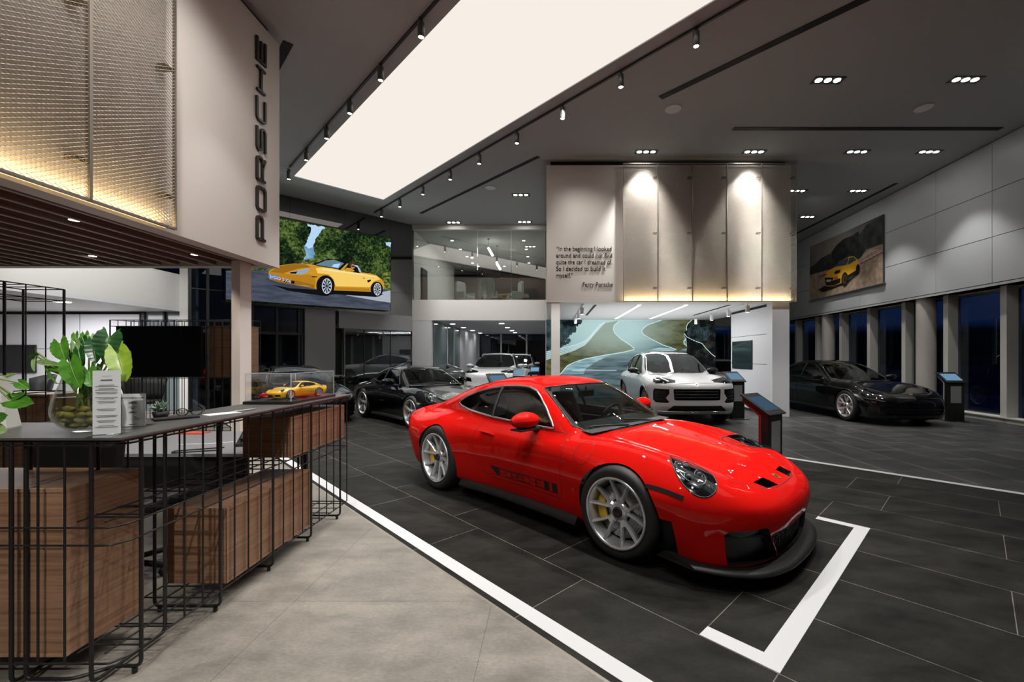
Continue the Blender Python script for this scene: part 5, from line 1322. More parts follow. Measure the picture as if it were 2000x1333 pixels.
# white faceted vase with trailing plant at the photo edge
wv = thing('trailing_plant_in_vase', 'trailing green plant in a white faceted ceramic vase at the photo edge', 'plant', (-2.84, 2.10, CZ))
s = MB(); prof = [(0.0, 0.0), (0.150, 0.0), (0.152, 0.01), (0.118, 0.22), (0.112, 0.265), (0.100, 0.265), (0.105, 0.2), (0.0, 0.19)]
s.lathe(prof, seg=9, smooth=False); s.build('ceramic_vase', mat('ceramic_white', (0.66, 0.65, 0.60), 0.5), wv)
def wp2(cx, cyy, Y=2.02):
    return yp(cx / 4.165, 540 + cyy / 4.165, Y) - Vector((-2.84, 2.10, CZ))
for (bp_, tp_, w, mi, side) in (((155, 870), (232, 915), 75, 1, 0.2), ((85, 1010), (262, 1030), 125, 1, 0.2), ((110, 985), (200, 950), 50, 1, 0.1), ((60, 815), (130, 790), 30, 3, 0.1), ((-30, 1160), (55, 1130), 90, 1, 0.2), ((-40, 1240), (50, 1260), 90, 3, 0.2), ((95, 960), (100, 1000), 40, 0, 0.0)):
    B = wp2(*bp_); T = wp2(*tp_)
    leaf(wv, B, T, w / 4.165 / FPX * 2.05, mi, side, 0.2, 0.05)
    s = MB(); a0 = Vector((0.02, -0.02, 0.27)); c0 = Vector((B.x * 0.5 + 0.03, -0.08, max(B.z, 0.25) + 0.02))
    s.tube([a0 * (1 - t) ** 2 + c0 * 2 * t * (1 - t) + B * t * t for t in [i / 8 for i in range(9)]], 0.003, 6); s.build('stem', M_stem, wv)
# small succulent behind the card
t = thing('small_succulent', 'small pale succulent peeking out behind the small card', 'plant', (-2.30, 2.52, CZ))
s = MB(); s.lathe([(0.0, 0.0), (0.03, 0.0), (0.04, 0.04), (0.036, 0.04), (0, 0.035)], seg=20); s.build('pot', M_black, t)
s = MB(); rr = random.Random(3)
for k in range(26):
    a = rr.uniform(0, 6.28); e_ = rr.uniform(0.1, 1.4); d = Vector((math.cos(a) * math.cos(e_), math.sin(a) * math.cos(e_), math.sin(e_)))
    s.tube([Vector((0, 0, 0.04)), Vector((0, 0, 0.05)) + d * 0.03, Vector((0, 0, 0.05)) + d * rr.uniform(0.045, 0.06)], [0.004, 0.008, 0.002], 6)
s.build('foliage', mat('succulent_green', (0.20, 0.28, 0.20), 0.5), t)

# ================================================================ lounge dividers seen behind the counter
def cage(name, label, loc, L, D, H, step, thick_every, rz, zs_, r=0.0055):
    t = thing(name, label, 'room divider', loc, rz, 'black wire dividers behind the counter')
    s = MB(); n = int(L / step)
    for i in range(n + 1):
        if i % thick_every == 0: continue
        x = L * i / n
        s.tube([(x, 0, 0.12), (x, 0, H)], r, 6)
        s.tube([(x, D, 0.12), (x, D, H)], r, 6)
    for i in range(n + 1): s.tube([(L * i / n, 0, H), (L * i / n, D, H)], r * 0.8, 6); s.tube([(L * i / n, 0, H - 0.12), (L * i / n, D, H - 0.12)], r * 0.8, 6)
    s.build('wires', M_wire, t)
    for z in zs_ + [H, H - 0.12, 0.12]:
        s = MB(); s.tube([(0, 0, z), (L, 0, z), (L, D, z), (0, D, z)], r, 6, True); s.build('rail', M_wire, t)
    for i in range(0, n + 1, thick_every):
        s = MB(); x = L * i / n; s.tube([(x, 0, 0.0), (x, 0, H)], r * 2.0, 8); s.tube([(x, D, 0.0), (x, D, H)], r * 1.7, 8); s.build('post', M_wire, t)
    return t
cage('wire_divider', 'tall black wire divider at the left photo edge', (-5.0, 2.95, 0), 1.44, 0.42, 2.2, 0.145, 3, math.pi / 2, [1.16])
wb_ = thing('walnut_cabinet', 'walnut cabinet standing in the tall wire divider behind the plants', 'cabinet', (-5.55, 4.5, 0.0))
m = MB(); m.box(-0.55, 0.53, -0.2, 0.2, 0.14, 1.13); m.build('carcass', M_wal, wb_)
m = MB(); m.box(-0.55, 0.53, -0.216, -0.2, 1.11, 1.13); m.box(0.51, 0.53, -0.216, -0.2, 0.14, 1.11); m.box(-0.55, -0.53, -0.216, -0.2, 0.14, 1.11); m.build('face_frame', M_wal2, wb_)
m = MB(); m.box(-0.5, -0.46, -0.15, 0.15, 0, 0.14); m.box(0.44, 0.48, -0.15, 0.15, 0, 0.14); m.build('leg', M_wire, wb_)
cage('wire_divider', 'wide black wire divider carrying the dark television', (-8.25, 8.0, 0), 2.55, 0.4, 2.2, 0.15, 4, 0.0, [1.1, 0.45])
t = thing('television', 'large dark television hung on the wire divider left of the column', 'television', (-7.25, 7.9, 1.13))
m = MB(); m.box(-0.79, 0.79, 0.0, 0.05, 0, 0.95); m.build('housing', mat('screen_black'), t, 0.006)
m = MB(); m.box(-0.775, 0.775, -0.003, -0.0005, 0.015, 0.935); m.build('panel', mat('tv_glass', (0.006, 0.006, 0.007), 0.12), t)
m = MB(); m.box(-0.15, 0.15, 0.05, 0.085, 0.35, 0.6); m.build('bracket', M_wire, t)
t = thing('walnut_box', 'pale walnut box hung in the wire divider between the television and the column', 'wooden box', (-6.05, 8.2, 1.12))
m = MB(); m.box(-0.36, 0.33, -0.17, 0.17, 0, 0.97); m.build('carcass', mat('walnut_box'), t)
m = MB(); m.box(-0.30, 0.33, -0.185, -0.17, 0.0, 0.97); m.build('front_panel', wood_mat('walnut_light', (0.19, 0.105, 0.06), (0.34, 0.20, 0.125), 'XY', 0.45, 2.0), t)
# lounge wall television and chairs
t = thing('television', 'wall television behind the wire divider at the left photo edge', 'television', (-14.95, 11.99, 1.06))
m = MB(); m.box(-0.75, 0.53, -0.05, -0.002, 0, 0.78); m.build('housing', mat('screen_black'), t, 0.005)
m = MB(); m.box(-0.735, 0.515, -0.053, -0.0505, 0.015, 0.765); m.build('panel', mat('tv_glass'), t)
def lounge_chair(X, Y, rz, label):
    t = thing('lounge_chair', label, 'chair', (X, Y, 0), rz, 'dark lounge chairs')
    P = []
    for i in range(7):
        a = -1.2 + 2.4 * i / 6
        P.append([Vector((0.34 * math.sin(a), 0.30 * math.cos(a) - 0.02, 0.40 + k * (0.16 + 0.06 * math.cos(a)) )) + Vector((0.05 * math.sin(a) * k, 0.05 * math.cos(a) * k, 0)) for k in range(4)])
    s = MB(); s.grid(P); o = s.build('backrest', M_black, t); md = o.modifiers.new('thickness', 'SOLIDIFY'); md.thickness = 0.04
    s = MB(); s.box(-0.30, 0.30, -0.3, 0.28, 0.38, 0.46); s.build('seat', M_black, t, 0.03)
    for (x, y) in ((-0.25, -0.25), (0.25, -0.25), (-0.25, 0.25), (0.25, 0.25)):
        s = MB(); s.tube([(x * 0.8, y * 0.8, 0.38), (x * 1.1, y * 1.1, 0)], 0.014, 8); s.build('leg', M_black, t)
lounge_chair(-9.75, 10.3, math.radians(60), 'dark shell chair in the lounge behind the television')
lounge_chair(-12.9, 10.6, math.radians(-20), 'dark shell chair deeper in the lounge by the glass panel')
# ================================================================ car builder
def tab(pts, lo=-0.5, hi=6.0, n=3251):
    """monotone cubic through pts, tabulated for fast lookup"""
    x = np.array([p[0] for p in pts], float); y = np.array([p[1] for p in pts], float)
    h = np.diff(x); d = np.diff(y) / h; m = np.zeros_like(y)
    for i in range(1, len(x) - 1):
        if d[i - 1] * d[i] > 0:
            w1 = 2 * h[i] + h[i - 1]; w2 = h[i] + 2 * h[i - 1]
            m[i] = (w1 + w2) / (w1 / d[i - 1] + w2 / d[i])
    m[0], m[-1] = d[0], d[-1]
    X = np.linspace(lo, hi, n); Xc = np.clip(X, x[0], x[-1]); k = np.clip(np.searchsorted(x, Xc) - 1, 0, len(h) - 1)
    t = (Xc - x[k]) / h[k]
    Y = (2 * t**3 - 3 * t**2 + 1) * y[k] + (t**3 - 2 * t**2 + t) * h[k] * m[k] + (-2 * t**3 + 3 * t**2) * y[k + 1] + (t**3 - t**2) * h[k] * m[k + 1]
    ker = np.hanning(27); ker /= ker.sum()
    Yp = np.concatenate([np.full(13, Y[0]), Y, np.full(13, Y[-1])])
    Y = np.convolve(Yp, ker, 'valid')
    return lambda v: np.interp(v, X, Y)
def smin(a, b, k):
    h = np.maximum(k - np.abs(a - b), 0.0)
    return np.minimum(a, b) - h * h / (4 * k)
def smax(a, b, k):
    return -smin(-a, -b, k)
def make_field(S):
    zt, wp_, zb, roof = tab(S['top']), tab(S['plan']), tab(S['bottom']), tab(S['roof'])
    xf, bf, xr, br = tab(S['nose']), tab(S['nose_bow']), tab(S['tail']), tab(S['tail_bow'])
    inset, wc = tab(S['inset']), tab(S['cab_w'])
    fc, yc = tab(S['crest']), tab(S['crest_y']); crown = tab(S['crown'])
    L = S['L']; xa, xb_ = S['axles']
    k1 = tab(S['edge'])
    tum, zbelt, rc, kc, ku = S['tumble'], S['belt'], S['roof_crown'], S['roof_edge'], S['belt_fillet']
    sg = S.get('crest_s', 0.17)
    fl0, fl1, fr = S['flare']
    def F(x, y, z):
        ay = np.abs(y)
        top = zt(x) - crown(x) * (ay / 0.9) ** 2 + fc(x) * np.exp(-((ay - yc(x)) / sg) ** 2) - z
        g = np.exp(-((z - 0.52) / 0.30) ** 2)
        da = np.hypot(x - xa, z - 0.36); db = np.hypot(x - xb_, z - 0.36)
        side = wp_(x) - inset(z) + fl0 * g * np.exp(-((da - 0.20) / fr) ** 2) + fl1 * g * np.exp(-((db - 0.20) / fr) ** 2) - ay
        f = smin(top, side, k1(x))
        f = smin(f, x - (xf(z) + bf(ay)), S['nose_edge'])
        f = smin(f, (L - xr(z) - br(ay)) - x, S['tail_edge'])
        f = smin(f, z - zb(x), 0.05)
        cr = roof(x) - rc * (ay / 0.6) ** 2 - z
        h = np.maximum(z - zbelt, -0.06)
        cs = wc(x) - tum * h - S['tumble2'] * h * np.abs(h) - ay
        c = np.minimum(smin(cr, cs, kc), z - 0.55)
        return smax(f, c, ku)
    return F
def body_grid(S, F, dx=0.03, M=84):
    L = S['L']; zs = S['spine']
    xa0, xa1 = S['caps']
    st = []
    n = max(8, int(0.9 / dx))
    for a in np.linspace(2.0, 90, n, endpoint=False): st.append((xa0, -math.cos(math.radians(a)), math.sin(math.radians(a))))
    for x in np.arange(xa0, xa1 + 1e-6, dx): st.append((x, 0.0, 1.0))
    for a in np.linspace(90, 2.0, n + 1)[1:]: st.append((xa1, math.cos(math.radians(a)), math.sin(math.radians(a))))
    st = np.array(st); nS = len(st)
    th = np.linspace(-math.pi / 2, math.pi / 2, 260)
    ox = st[:, 0][:, None]; dxv = np.repeat(st[:, 1][:, None], len(th), 1); r = st[:, 2][:, None]
    dy = r * np.cos(th)[None]; dz = r * np.sin(th)[None]
    nT = 90; lo = np.zeros_like(dy); hi = np.full_like(dy, 2.4)
    found = np.zeros(dy.shape, bool)
    ts = np.linspace(2.4, 0.0, nT)
    for i in range(nT):       # march inwards, keep the outermost crossing
        v = F(ox + dxv * ts[i], dy * ts[i], zs + dz * ts[i])
        new = (v > 0) & ~found
        lo[new] = ts[i]; hi[new] = ts[i - 1]; found |= new
    for _ in range(18):
        mid = (lo + hi) / 2; v = F(ox + dxv * mid, dy * mid, zs + dz * mid)
        ins = v > 0; lo = np.where(ins, mid, lo); hi = np.where(ins, hi, mid)
    P = np.stack([ox + dxv * lo, dy * lo, zs + dz * lo], -1)
    out = np.zeros((nS, M, 3))
    for i in range(nS):
        seg = np.linalg.norm(np.diff(P[i], axis=0), axis=1); s = np.concatenate([[0], np.cumsum(seg)]); q = np.linspace(0, s[-1], M)
        for c in range(3): out[i, :, c] = np.interp(q, s, P[i, :, c])
        out[i, 0, 1] = 0; out[i, -1, 1] = 0
    return out
class Car:
    """body shell in local space: +x forward, +y to the car's left, z up, origin on the ground between the axles"""
    def __init__(s, S, dx=0.03, M=84):
        s.S = S; s.F = make_field(S); s.X0 = sum(S['axles']) / 2
        G = body_grid(S, s.F, dx, M); nS = G.shape[0]; ring = 2 * M - 2
        bm = bmesh.new(); V = []
        for i in range(nS):
            row = []
            for j in range(M): row.append((s.X0 - G[i, j, 0], -G[i, j, 1], G[i, j, 2]))
            for j in range(M - 2, 0, -1): row.append((s.X0 - G[i, j, 0], G[i, j, 1], G[i, j, 2]))
            V.append([bm.verts.new(p) for p in row])
        for i in range(nS - 1):
            for j in range(ring):
                j2 = (j + 1) % ring
                bm.faces.new((V[i][j], V[i + 1][j], V[i + 1][j2], V[i][j2]))
        bm.faces.new(list(V[0])); bm.faces.new(list(reversed(V[-1])))
        bmesh.ops.recalc_face_normals(bm, faces=bm.faces[:])
        s.bm = bm
        s.bvh = BVHTree.FromBMesh(bm)
    def grad(s, pts):
        A = np.array(pts, float); x = s.X0 - A[:, 0]; y = A[:, 1]; z = A[:, 2]; e = 0.006; F = s.F
        gx = F(x + e, y, z) - F(x - e, y, z); gy = F(x, y + e, z) - F(x, y - e, z); gz = F(x, y, z + e) - F(x, y, z - e)
        N = np.stack([gx, -gy, -gz], -1)
        return N / np.maximum(np.linalg.norm(N, axis=1, keepdims=True), 1e-9)
    # projections: name -> (e1, e2, outward direction); first coordinate is measured from the nose for side/top views
    def frame(s, view):
        if view == 'L': return Vector((-1, 0, 0)), Vector((0, 0, 1)), Vector((0, 1, 0)), Vector((s.X0, 0, 0))
        if view == 'R': return Vector((-1, 0, 0)), Vector((0, 0, 1)), Vector((0, -1, 0)), Vector((s.X0, 0, 0))
        if view == 'T': return Vector((-1, 0, 0)), Vector((0, 1, 0)), Vector((0, 0, 1)), Vector((s.X0, 0, 0))
        if view == 'F': return Vector((0, 1, 0)), Vector((0, 0, 1)), Vector((1, 0, 0)), Vector((0, 0, 0))
        if view == 'B': return Vector((0, 1, 0)), Vector((0, 0, 1)), Vector((-1, 0, 0)), Vector((0, 0, 0))
        return view
    def hit(s, view, a, b):
        e1, e2, d, o = s.frame(view)
        p = o + e1 * a + e2 * b + d * 6
        h = s.bvh.ray_cast(p, -d)
        if h[0] is None:
            h = s.bvh.find_nearest(o + e1 * a + e2 * b + d * 1.0)
        return h[0], h[1]
    def cut(s, view, poly, ymin=None, nmin=0.05):
        """split the shell along poly (in view coordinates) and take the faces inside out as (verts, faces)"""
        e1, e2, d, o = s.frame(view); bm = s.bm
        xs = [p[0] for p in poly]; ysq = [p[1] for p in poly]
        bx = (min(xs) - 0.002, max(xs) + 0.002, min(ysq) - 0.002, max(ysq) + 0.002)
        def pr(v): q = v - o; return q.dot(e1), q.dot(e2)
        def box(f):
            c = [pr(v.co) for v in f.verts]
            return min(p[0] for p in c), max(p[0] for p in c), min(p[1] for p in c), max(p[1] for p in c)
        def over(b1, b2): return b1[1] >= b2[0] and b1[0] <= b2[1] and b1[3] >= b2[2] and b1[2] <= b2[3]
        cand = []
        for f in bm.faces:
            c = f.calc_center_median()
            if ymin is not None and c.dot(d) < ymin: continue
            if f.normal.dot(d) < nmin: continue
            if over(box(f), bx): cand.append(f)
        n = len(poly)
        for i in range(n):
            p, q = poly[i], poly[(i + 1) % n]
            sb = (min(p[0], q[0]) - 1e-4, max(p[0], q[0]) + 1e-4, min(p[1], q[1]) - 1e-4, max(p[1], q[1]) + 1e-4)
            cand = [f for f in cand if f.is_valid]
            sub = [f for f in cand if over(box(f), sb)]
            if not sub: continue
            t = (e1 * (q[0] - p[0]) + e2 * (q[1] - p[1])).normalized()
            geom = set(sub)
            for f in sub: geom.update(f.edges); geom.update(f.verts)
            res = bmesh.ops.bisect_plane(bm, geom=list(geom), dist=1e-6, plane_co=o + e1 * p[0] + e2 * p[1], plane_no=t.cross(d))
            known = set(cand)
            cand += [g for g in res['geom'] if isinstance(g, bmesh.types.BMFace) and g not in known]
        def inside(a, b):
            r = False; j = n - 1
            for i in range(n):
                if (poly[i][1] > b) != (poly[j][1] > b) and a < (poly[j][0] - poly[i][0]) * (b - poly[i][1]) / (poly[j][1] - poly[i][1]) + poly[i][0]: r = not r
                j = i
            return r
        ins = []
        for f in cand:
            if f.is_valid:
                c = f.calc_center_median()
                if inside(*pr(c)): ins.append(f)
        idx = {}; vs = []; fs = []
        for f in ins:
            ff = []
            for v in f.verts:
                if v not in idx: idx[v] = len(vs); vs.append(v.co.copy())
                ff.append(idx[v])
            fs.append(ff)
        bmesh.ops.delete(bm, geom=ins, context='FACES')
        return vs, fs
    def patch(s, name, geo, mats, parent, off=0.0, smooth=True):
        vs, fs = geo
        if not vs: return None
        N = s.grad(vs)
        P = [Vector(v) + Vector(n) * off for v, n in zip(vs, N)]
        me = bpy.data.meshes.new(name); me.from_pydata([tuple(p) for p in P], [], fs)
        me.materials.append(mats)
        for p in me.polygons: p.use_smooth = smooth
        if smooth: me.normals_split_custom_set_from_vertices([tuple(n) for n in N])
        me.update()
        o = bpy.data.objects.new(name, me); COL.objects.link(o); o.parent = parent
        return o
    def recess(s, name, geo, vec, mat_, parent, wall=None):
        """sunk copy of a taken-out patch with side walls back to the shell"""
        vs, fs = geo
        if not vs: return None
        vec = Vector(vec); n = len(vs); cnt = {}
        for f in fs:
            for i in range(len(f)): cnt[(f[i], f[(i + 1) % len(f)])] = 1
        m = MB(); m.add([v + vec for v in vs], fs, 0, True)
        rim = [(a, b) for (a, b) in cnt if (b, a) not in cnt]
        m.add(list(vs) + [v + vec for v in vs], [(a, b, n + b, n + a) for a, b in rim], 1 if wall else 0)
        return m.build(name, [mat_, wall] if wall else [mat_], parent)
    def path(s, view, pts, step=0.025, closed=False, off=0.0):
        out = []; P = list(pts) + ([pts[0]] if closed else [])
        for i in range(len(P) - 1):
            a, b = P[i], P[i + 1]; k = max(1, int(math.hypot(b[0] - a[0], b[1] - a[1]) / step))
            for j in range(k):
                t = j / k; out.append((a[0] + (b[0] - a[0]) * t, a[1] + (b[1] - a[1]) * t))
        if not closed: out.append(P[-1])
        res = []
        for a, b in out:
            h, nn = s.hit(view, a, b); res.append((h + nn * off, nn))
        return res
    def seam(s, mb, view, pts, w=0.004, off=0.0012, closed=False, mi=0):
        P = s.path(view, pts, 0.02, closed); n = len(P); vs = []
        for i in range(n):
            a = P[(i - 1) % n if closed else max(i - 1, 0)][0]; b = P[(i + 1) % n if closed else min(i + 1, n - 1)][0]
            t = (b - a); t = t.normalized() if t.length > 1e-9 else Vector((1, 0, 0)); nn = P[i][1]; sd = t.cross(nn).normalized() * (w / 2)
            vs += [P[i][0] + nn * off + sd, P[i][0] + nn * off - sd]
        fs = [(2 * i, 2 * i + 1, 2 * ((i + 1) % n) + 1, 2 * ((i + 1) % n)) for i in range(n if closed else n - 1)]
        mb.add(vs, fs, mi, True)
    def decal(s, mb, view, poly, off=0.0016, mi=0, step=0.04):
        P = s.path(view, poly, step, True)
        mb.add([h + nn * off for h, nn in P], [tuple(range(len(P)))], mi)
    def finish(s, mat_, parent, name='body'):
        bm = s.bm
        for e_ in [v for v in bm.verts if not v.link_faces]: bm.verts.remove(e_)
        me = bpy.data.meshes.new(name); bm.to_mesh(me)
        me.materials.append(mat_)
        for p in me.polygons: p.use_smooth = True
        N = s.grad([v.co[:] for v in me.vertices])
        me.normals_split_custom_set_from_vertices([tuple(n) for n in N])
        o = bpy.data.objects.new(name, me); COL.objects.link(o); o.parent = parent
        bm.free()
        return o
def paint(name, col, rough=0.25, coat=1.0, metal=0.0):
    """car paint outside, dark trim on the inside of the shell"""
    if name in MATS: return MATS[name]
    m = mat(name, col, rough, metal, coat, coat_rough=0.015)
    n, l, b = nodes_of(m); out = [x for x in n if x.type == 'OUTPUT_MATERIAL'][0]
    g = n.new('ShaderNodeNewGeometry'); mx = n.new('ShaderNodeMixShader'); df = n.new('ShaderNodeBsdfDiffuse'); df.inputs[0].default_value = (0.012, 0.012, 0.012, 1)
    l.new(g.outputs['Backfacing'], mx.inputs[0]); l.new(b.outputs[0], mx.inputs[1]); l.new(df.outputs[0], mx.inputs[2]); l.new(mx.outputs[0], out.inputs[0])
    return m
M_tire = mat('tyre_rubber', (0.014, 0.014, 0.014), 0.62)
M_liner = mat('arch_liner', (0.006, 0.006, 0.006), 0.8)
M_trimblk = mat('car_trim_black', (0.013, 0.013, 0.014), 0.42)
M_grille = mat('car_grille_black', (0.008, 0.008, 0.009), 0.5)
M_chrome = mat('car_chrome', (0.80, 0.80, 0.80), 0.12, 1.0)
M_disc = mat('brake_disc_steel', (0.42, 0.42, 0.42), 0.35, 0.9)
M_cglass = glass_mat('car_glass', (0.50, 0.54, 0.52), 0.06)
M_cglassd = glass_mat('car_glass_dark', (0.16, 0.17, 0.17), 0.06)
M_lens = glass_mat('headlamp_lens', (0.80, 0.84, 0.86), 0.015)
M_lampbowl = mat('headlamp_bowl', (0.005, 0.005, 0.006), 0.12, 0.0)
M_lampmod = mat('headlamp_module', (0.42, 0.44, 0.47), 0.2, 0.9)
M_seat = mat('seat_black', (0.014, 0.014, 0.015), 0.6)
M_dash = mat('dash_dark', (0.022, 0.022, 0.023), 0.55)
def circle(cx, cz, r, n=48, a0=0.0, a1=360.0):
    return [(cx + r * math.cos(math.radians(a0 + (a1 - a0) * i / n)), cz + r * math.sin(math.radians(a0 + (a1 - a0) * i / n))) for i in range(n)]
def wheel(parent, pos, side, R, W, Rr, style, M_rim, cal, steer=0.0, M_hub=None):
    """tyre is the part, rim / disc / caliper hang on it; side=+1 left"""
    x, yface, z = pos
    ax = Vector((0, side, 0))
    def fin(o):
        o.parent = parent; return o
    m = MB(); h = W / 2
    prof = [(Rr - 0.012, -h + 0.02), (Rr + 0.01, -h + 0.004), (Rr + (R - Rr) * 0.55, -h - 0.004), (R - 0.018, -h + 0.012), (R - 0.004, -h + 0.035), (R, -h + 0.06), (R, h - 0.06), (R - 0.004, h - 0.035), (R - 0.018, h - 0.012),
            (Rr + (R - Rr) * 0.55, h + 0.004), (Rr + 0.01, h - 0.004), (Rr - 0.012, h - 0.02)]
    c = Vector((x, yface - side * h, z))
    m.lathe(prof, (0, 0, 0), ax, 72)
    for k in range(4):      # tread grooves
        gy = -h + 0.07 + (W - 0.14) * k / 3
        m.lathe([(R + 0.0006, gy - 0.004), (R - 0.004, gy), (R + 0.0006, gy + 0.004)], (0, 0, 0), ax, 72)
    t = m.build('wheel', M_tire, parent); t.location = c; t.rotation_euler = (0, 0, steer)
    m = MB()
    m.lathe([(Rr + 0.004, h - 0.006), (Rr + 0.002, h + 0.003), (Rr - 0.010, h + 0.004), (Rr - 0.020, h - 0.010), (Rr - 0.030, h - 0.05), (Rr - 0.045, h - 0.09), (Rr - 0.045, -h + 0.02), (Rr - 0.01, -h + 0.0)], (0, 0, 0), ax, 72)
    o = m.build('rim', M_rim, t)
    # spokes: blade list (root angle, root width, tip angle, tip width, root radius)
    up = Vector((0, 0, 1)); fw = Vector((1, 0, 0))
    def rad(a): return up * math.cos(a) + fw * math.sin(a)
    def blade(m, a0, w0, a1, w1, r0, r1, y0, y1, dp, mi=0, bev=0.35):
        p0 = rad(a0) * r0; p1 = rad(a1) * r1; d = (p1 - p0).normalized(); sd = d.cross(ax)
        sec = []
        N_ = 7
        for i in range(N_):
            f = i / (N_ - 1); p = p0.lerp(p1, f); w = w0 + (w1 - w0) * f; yy = y0 + (y1 - y0) * (f ** 1.6); dd = dp * (1 - 0.35 * f)
            sec.append([p - sd * w / 2 + ax * (yy - dd), p - sd * w / 2 + ax * (yy - dd * bev), p - sd * w / 2 * 0.55 + ax * yy, p + sd * w / 2 * 0.55 + ax * yy, p + sd * w / 2 + ax * (yy - dd * bev), p + sd * w / 2 + ax * (yy - dd)])
        vs = [v for s_ in sec for v in s_]; fs = []
        for i in range(N_ - 1):
            for k in range(5): fs.append((i * 6 + k, i * 6 + k + 1, (i + 1) * 6 + k + 1, (i + 1) * 6 + k))
            fs.append((i * 6 + 5, i * 6, (i + 1) * 6, (i + 1) * 6 + 5))
        m.add(vs, fs, mi)
    m = MB(); D = math.radians
    if style == 'v10':
        for k in range(5):
            b_ = D(72 * k + 7)
            blade(m, b_, 0.072, b_, 0.052, 0.045, 0.112, h - 0.052, h - 0.044, 0.05)
            for sg in (-1, 1):
                blade(m, b_ + sg * D(8), 0.030, b_ + sg * D(18.5), 0.021, 0.086, Rr - 0.008, h - 0.046, h - 0.004, 0.05)
        m.lathe([(0.0, h - 0.048), (0.06, h - 0.048), (0.075, h - 0.058), (0.080, h - 0.11)], (0, 0, 0), ax, 40)
    elif style == 'five':
        for k in range(5):
            b_ = D(72 * k + 4)
            blade(m, b_, 0.060, b_ + D(3), 0.088, 0.045, Rr - 0.008, h - 0.03, h - 0.004, 0.05, 0, 0.15)
        m.lathe([(0.0, h - 0.025), (0.05, h - 0.025), (0.07, h - 0.035), (0.075, h - 0.09)], (0, 0, 0), ax, 40)
    elif style == 'twin5':
        for k in range(5):
            b_ = D(72 * k + 10)
            blade(m, b_, 0.05, b_, 0.040, 0.045, 0.12, h - 0.03, h - 0.02, 0.05, 0, 0.2)
            for sg in (-1, 1):
                blade(m, b_ + sg * D(4), 0.028, b_ + sg * D(15), 0.022, 0.11, Rr - 0.008, h - 0.022, h - 0.004, 0.04, 0, 0.2)
                blade(m, b_ + sg * D(22), 0.018, b_ + sg * D(16), 0.018, 0.15, Rr - 0.03, h - 0.03, h - 0.01, 0.03, 0, 0.2)
        m.lathe([(0.0, h - 0.025), (0.05, h - 0.025), (0.07, h - 0.035), (0.075, h - 0.09)], (0, 0, 0), ax, 40)
    else:
        for k in range(10):
            b_ = D(36 * k); blade(m, b_, 0.034, b_ + D(5), 0.030, 0.05, Rr - 0.008, h - 0.03, h - 0.004, 0.05)
        m.lathe([(0.0, h - 0.025), (0.055, h - 0.025), (0.07, h - 0.035), (0.075, h - 0.09)], (0, 0, 0), ax, 40)
    m.build('spokes', M_rim, t)
    m = MB()
    if style == 'v10':
        m.lathe([(0.0, h - 0.036), (0.022, h - 0.036), (0.024, h - 0.032), (0.034, h - 0.032), (0.037, h - 0.040), (0.040, h - 0.050)], (0, 0, 0), ax, 32)
        for k in range(20):
            a = 2 * math.pi * k / 20; q = rad(a) * 0.036; m.cyl(q + ax * (h - 0.05), q + ax * (h - 0.033), 0.003, seg=6)
    else:
        m.lathe([(0.0, h - 0.02), (0.026, h - 0.02), (0.03, h - 0.025)], (0, 0, 0), ax, 24)
    m.build('centre_cap', M_hub or M_trimblk, t)
    m = MB(); rd = Rr * 0.76
    m.lathe([(0.09, h - 0.085), (rd, h - 0.085), (rd, h - 0.115), (0.09, h - 0.115)], (0, 0, 0), ax, 60)
    m.lathe([(0.0, h - 0.078), (0.085, h - 0.078), (0.095, h - 0.088)], (0, 0, 0), ax, 36, 1)
    for k in range(36):
        for rr_, ph in ((rd * 0.70, 0), (rd * 0.82, 0.08), (rd * 0.92, 0.0)):
            q = rad(2 * math.pi * k / 36 + ph) * rr_; m.cyl(q + ax * (h - 0.086), q + ax * (h - 0.0842), 0.0035, seg=6, mi=1)
    m.build('brake_disc', [M_disc, M_grille], t)
    if cal:
        m = MB(); pts = []
        # caliper sits to the rear of the front wheel
        a0, a1 = D(-128), D(-58); n = 12; P = []
        for i in range(n + 1):
            a = a0 + (a1 - a0) * i / n
            e_ = 1.0 - 0.25 * abs(2 * i / n - 1) ** 3
            P.append([rad(a) * (rd * (1.04 - 0.44 * e_)) + ax * (h - 0.074), rad(a) * (rd * (1.04 - 0.40 * e_)) + ax * (h - 0.060), rad(a) * (rd * 0.93) + ax * (h - 0.060), rad(a) * (rd * 1.07) + ax * (h - 0.075), rad(a) * (rd * 1.08) + ax * (h - 0.14)])
        m.grid(P); m.build('brake_caliper', cal, t)
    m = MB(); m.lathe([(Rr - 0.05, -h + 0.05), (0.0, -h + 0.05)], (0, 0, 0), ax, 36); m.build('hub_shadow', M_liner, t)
    return t
def arch_liner(parent, x, z, r, side, y_out, y_in):
    m = MB(); P = []
    for i in range(37):
        a = math.radians(-25 + 230 * i / 36)
        P.append([Vector((x + r * math.cos(a), side * y_out, z + r * math.sin(a))), Vector((x + r * math.cos(a), side * y_in, z + r * math.sin(a)))])
    m.grid(P)
    m.poly([p[1] for p in P])
    return m.build('wheel_arch_liner', M_liner, parent)
def seat(parent, x, y, z, mat_, h=0.62):
    m = MB()
    P = []
    for k in range(7):
        t = k / 6; zz = z + 0.12 + h * t; w = 0.24 - 0.09 * max(0, t - 0.62) / 0.38; bx = x - 0.06 - 0.20 * t
        P.append([Vector((bx + 0.10 * math.cos(a), y + w * math.sin(a), zz)) for a in [math.pi * (-1 + 2 * j / 14) for j in range(15)]])
    m.grid(P); m.poly([p for p in P[-1][:-1]]); o = m.build('seat', mat_, parent)
    m = MB(); m.box(x - 0.05, x + 0.45, y - 0.24, y + 0.24, z, z + 0.16); q = m.build('seat_cushion', mat_, o, 0.04)
    return o
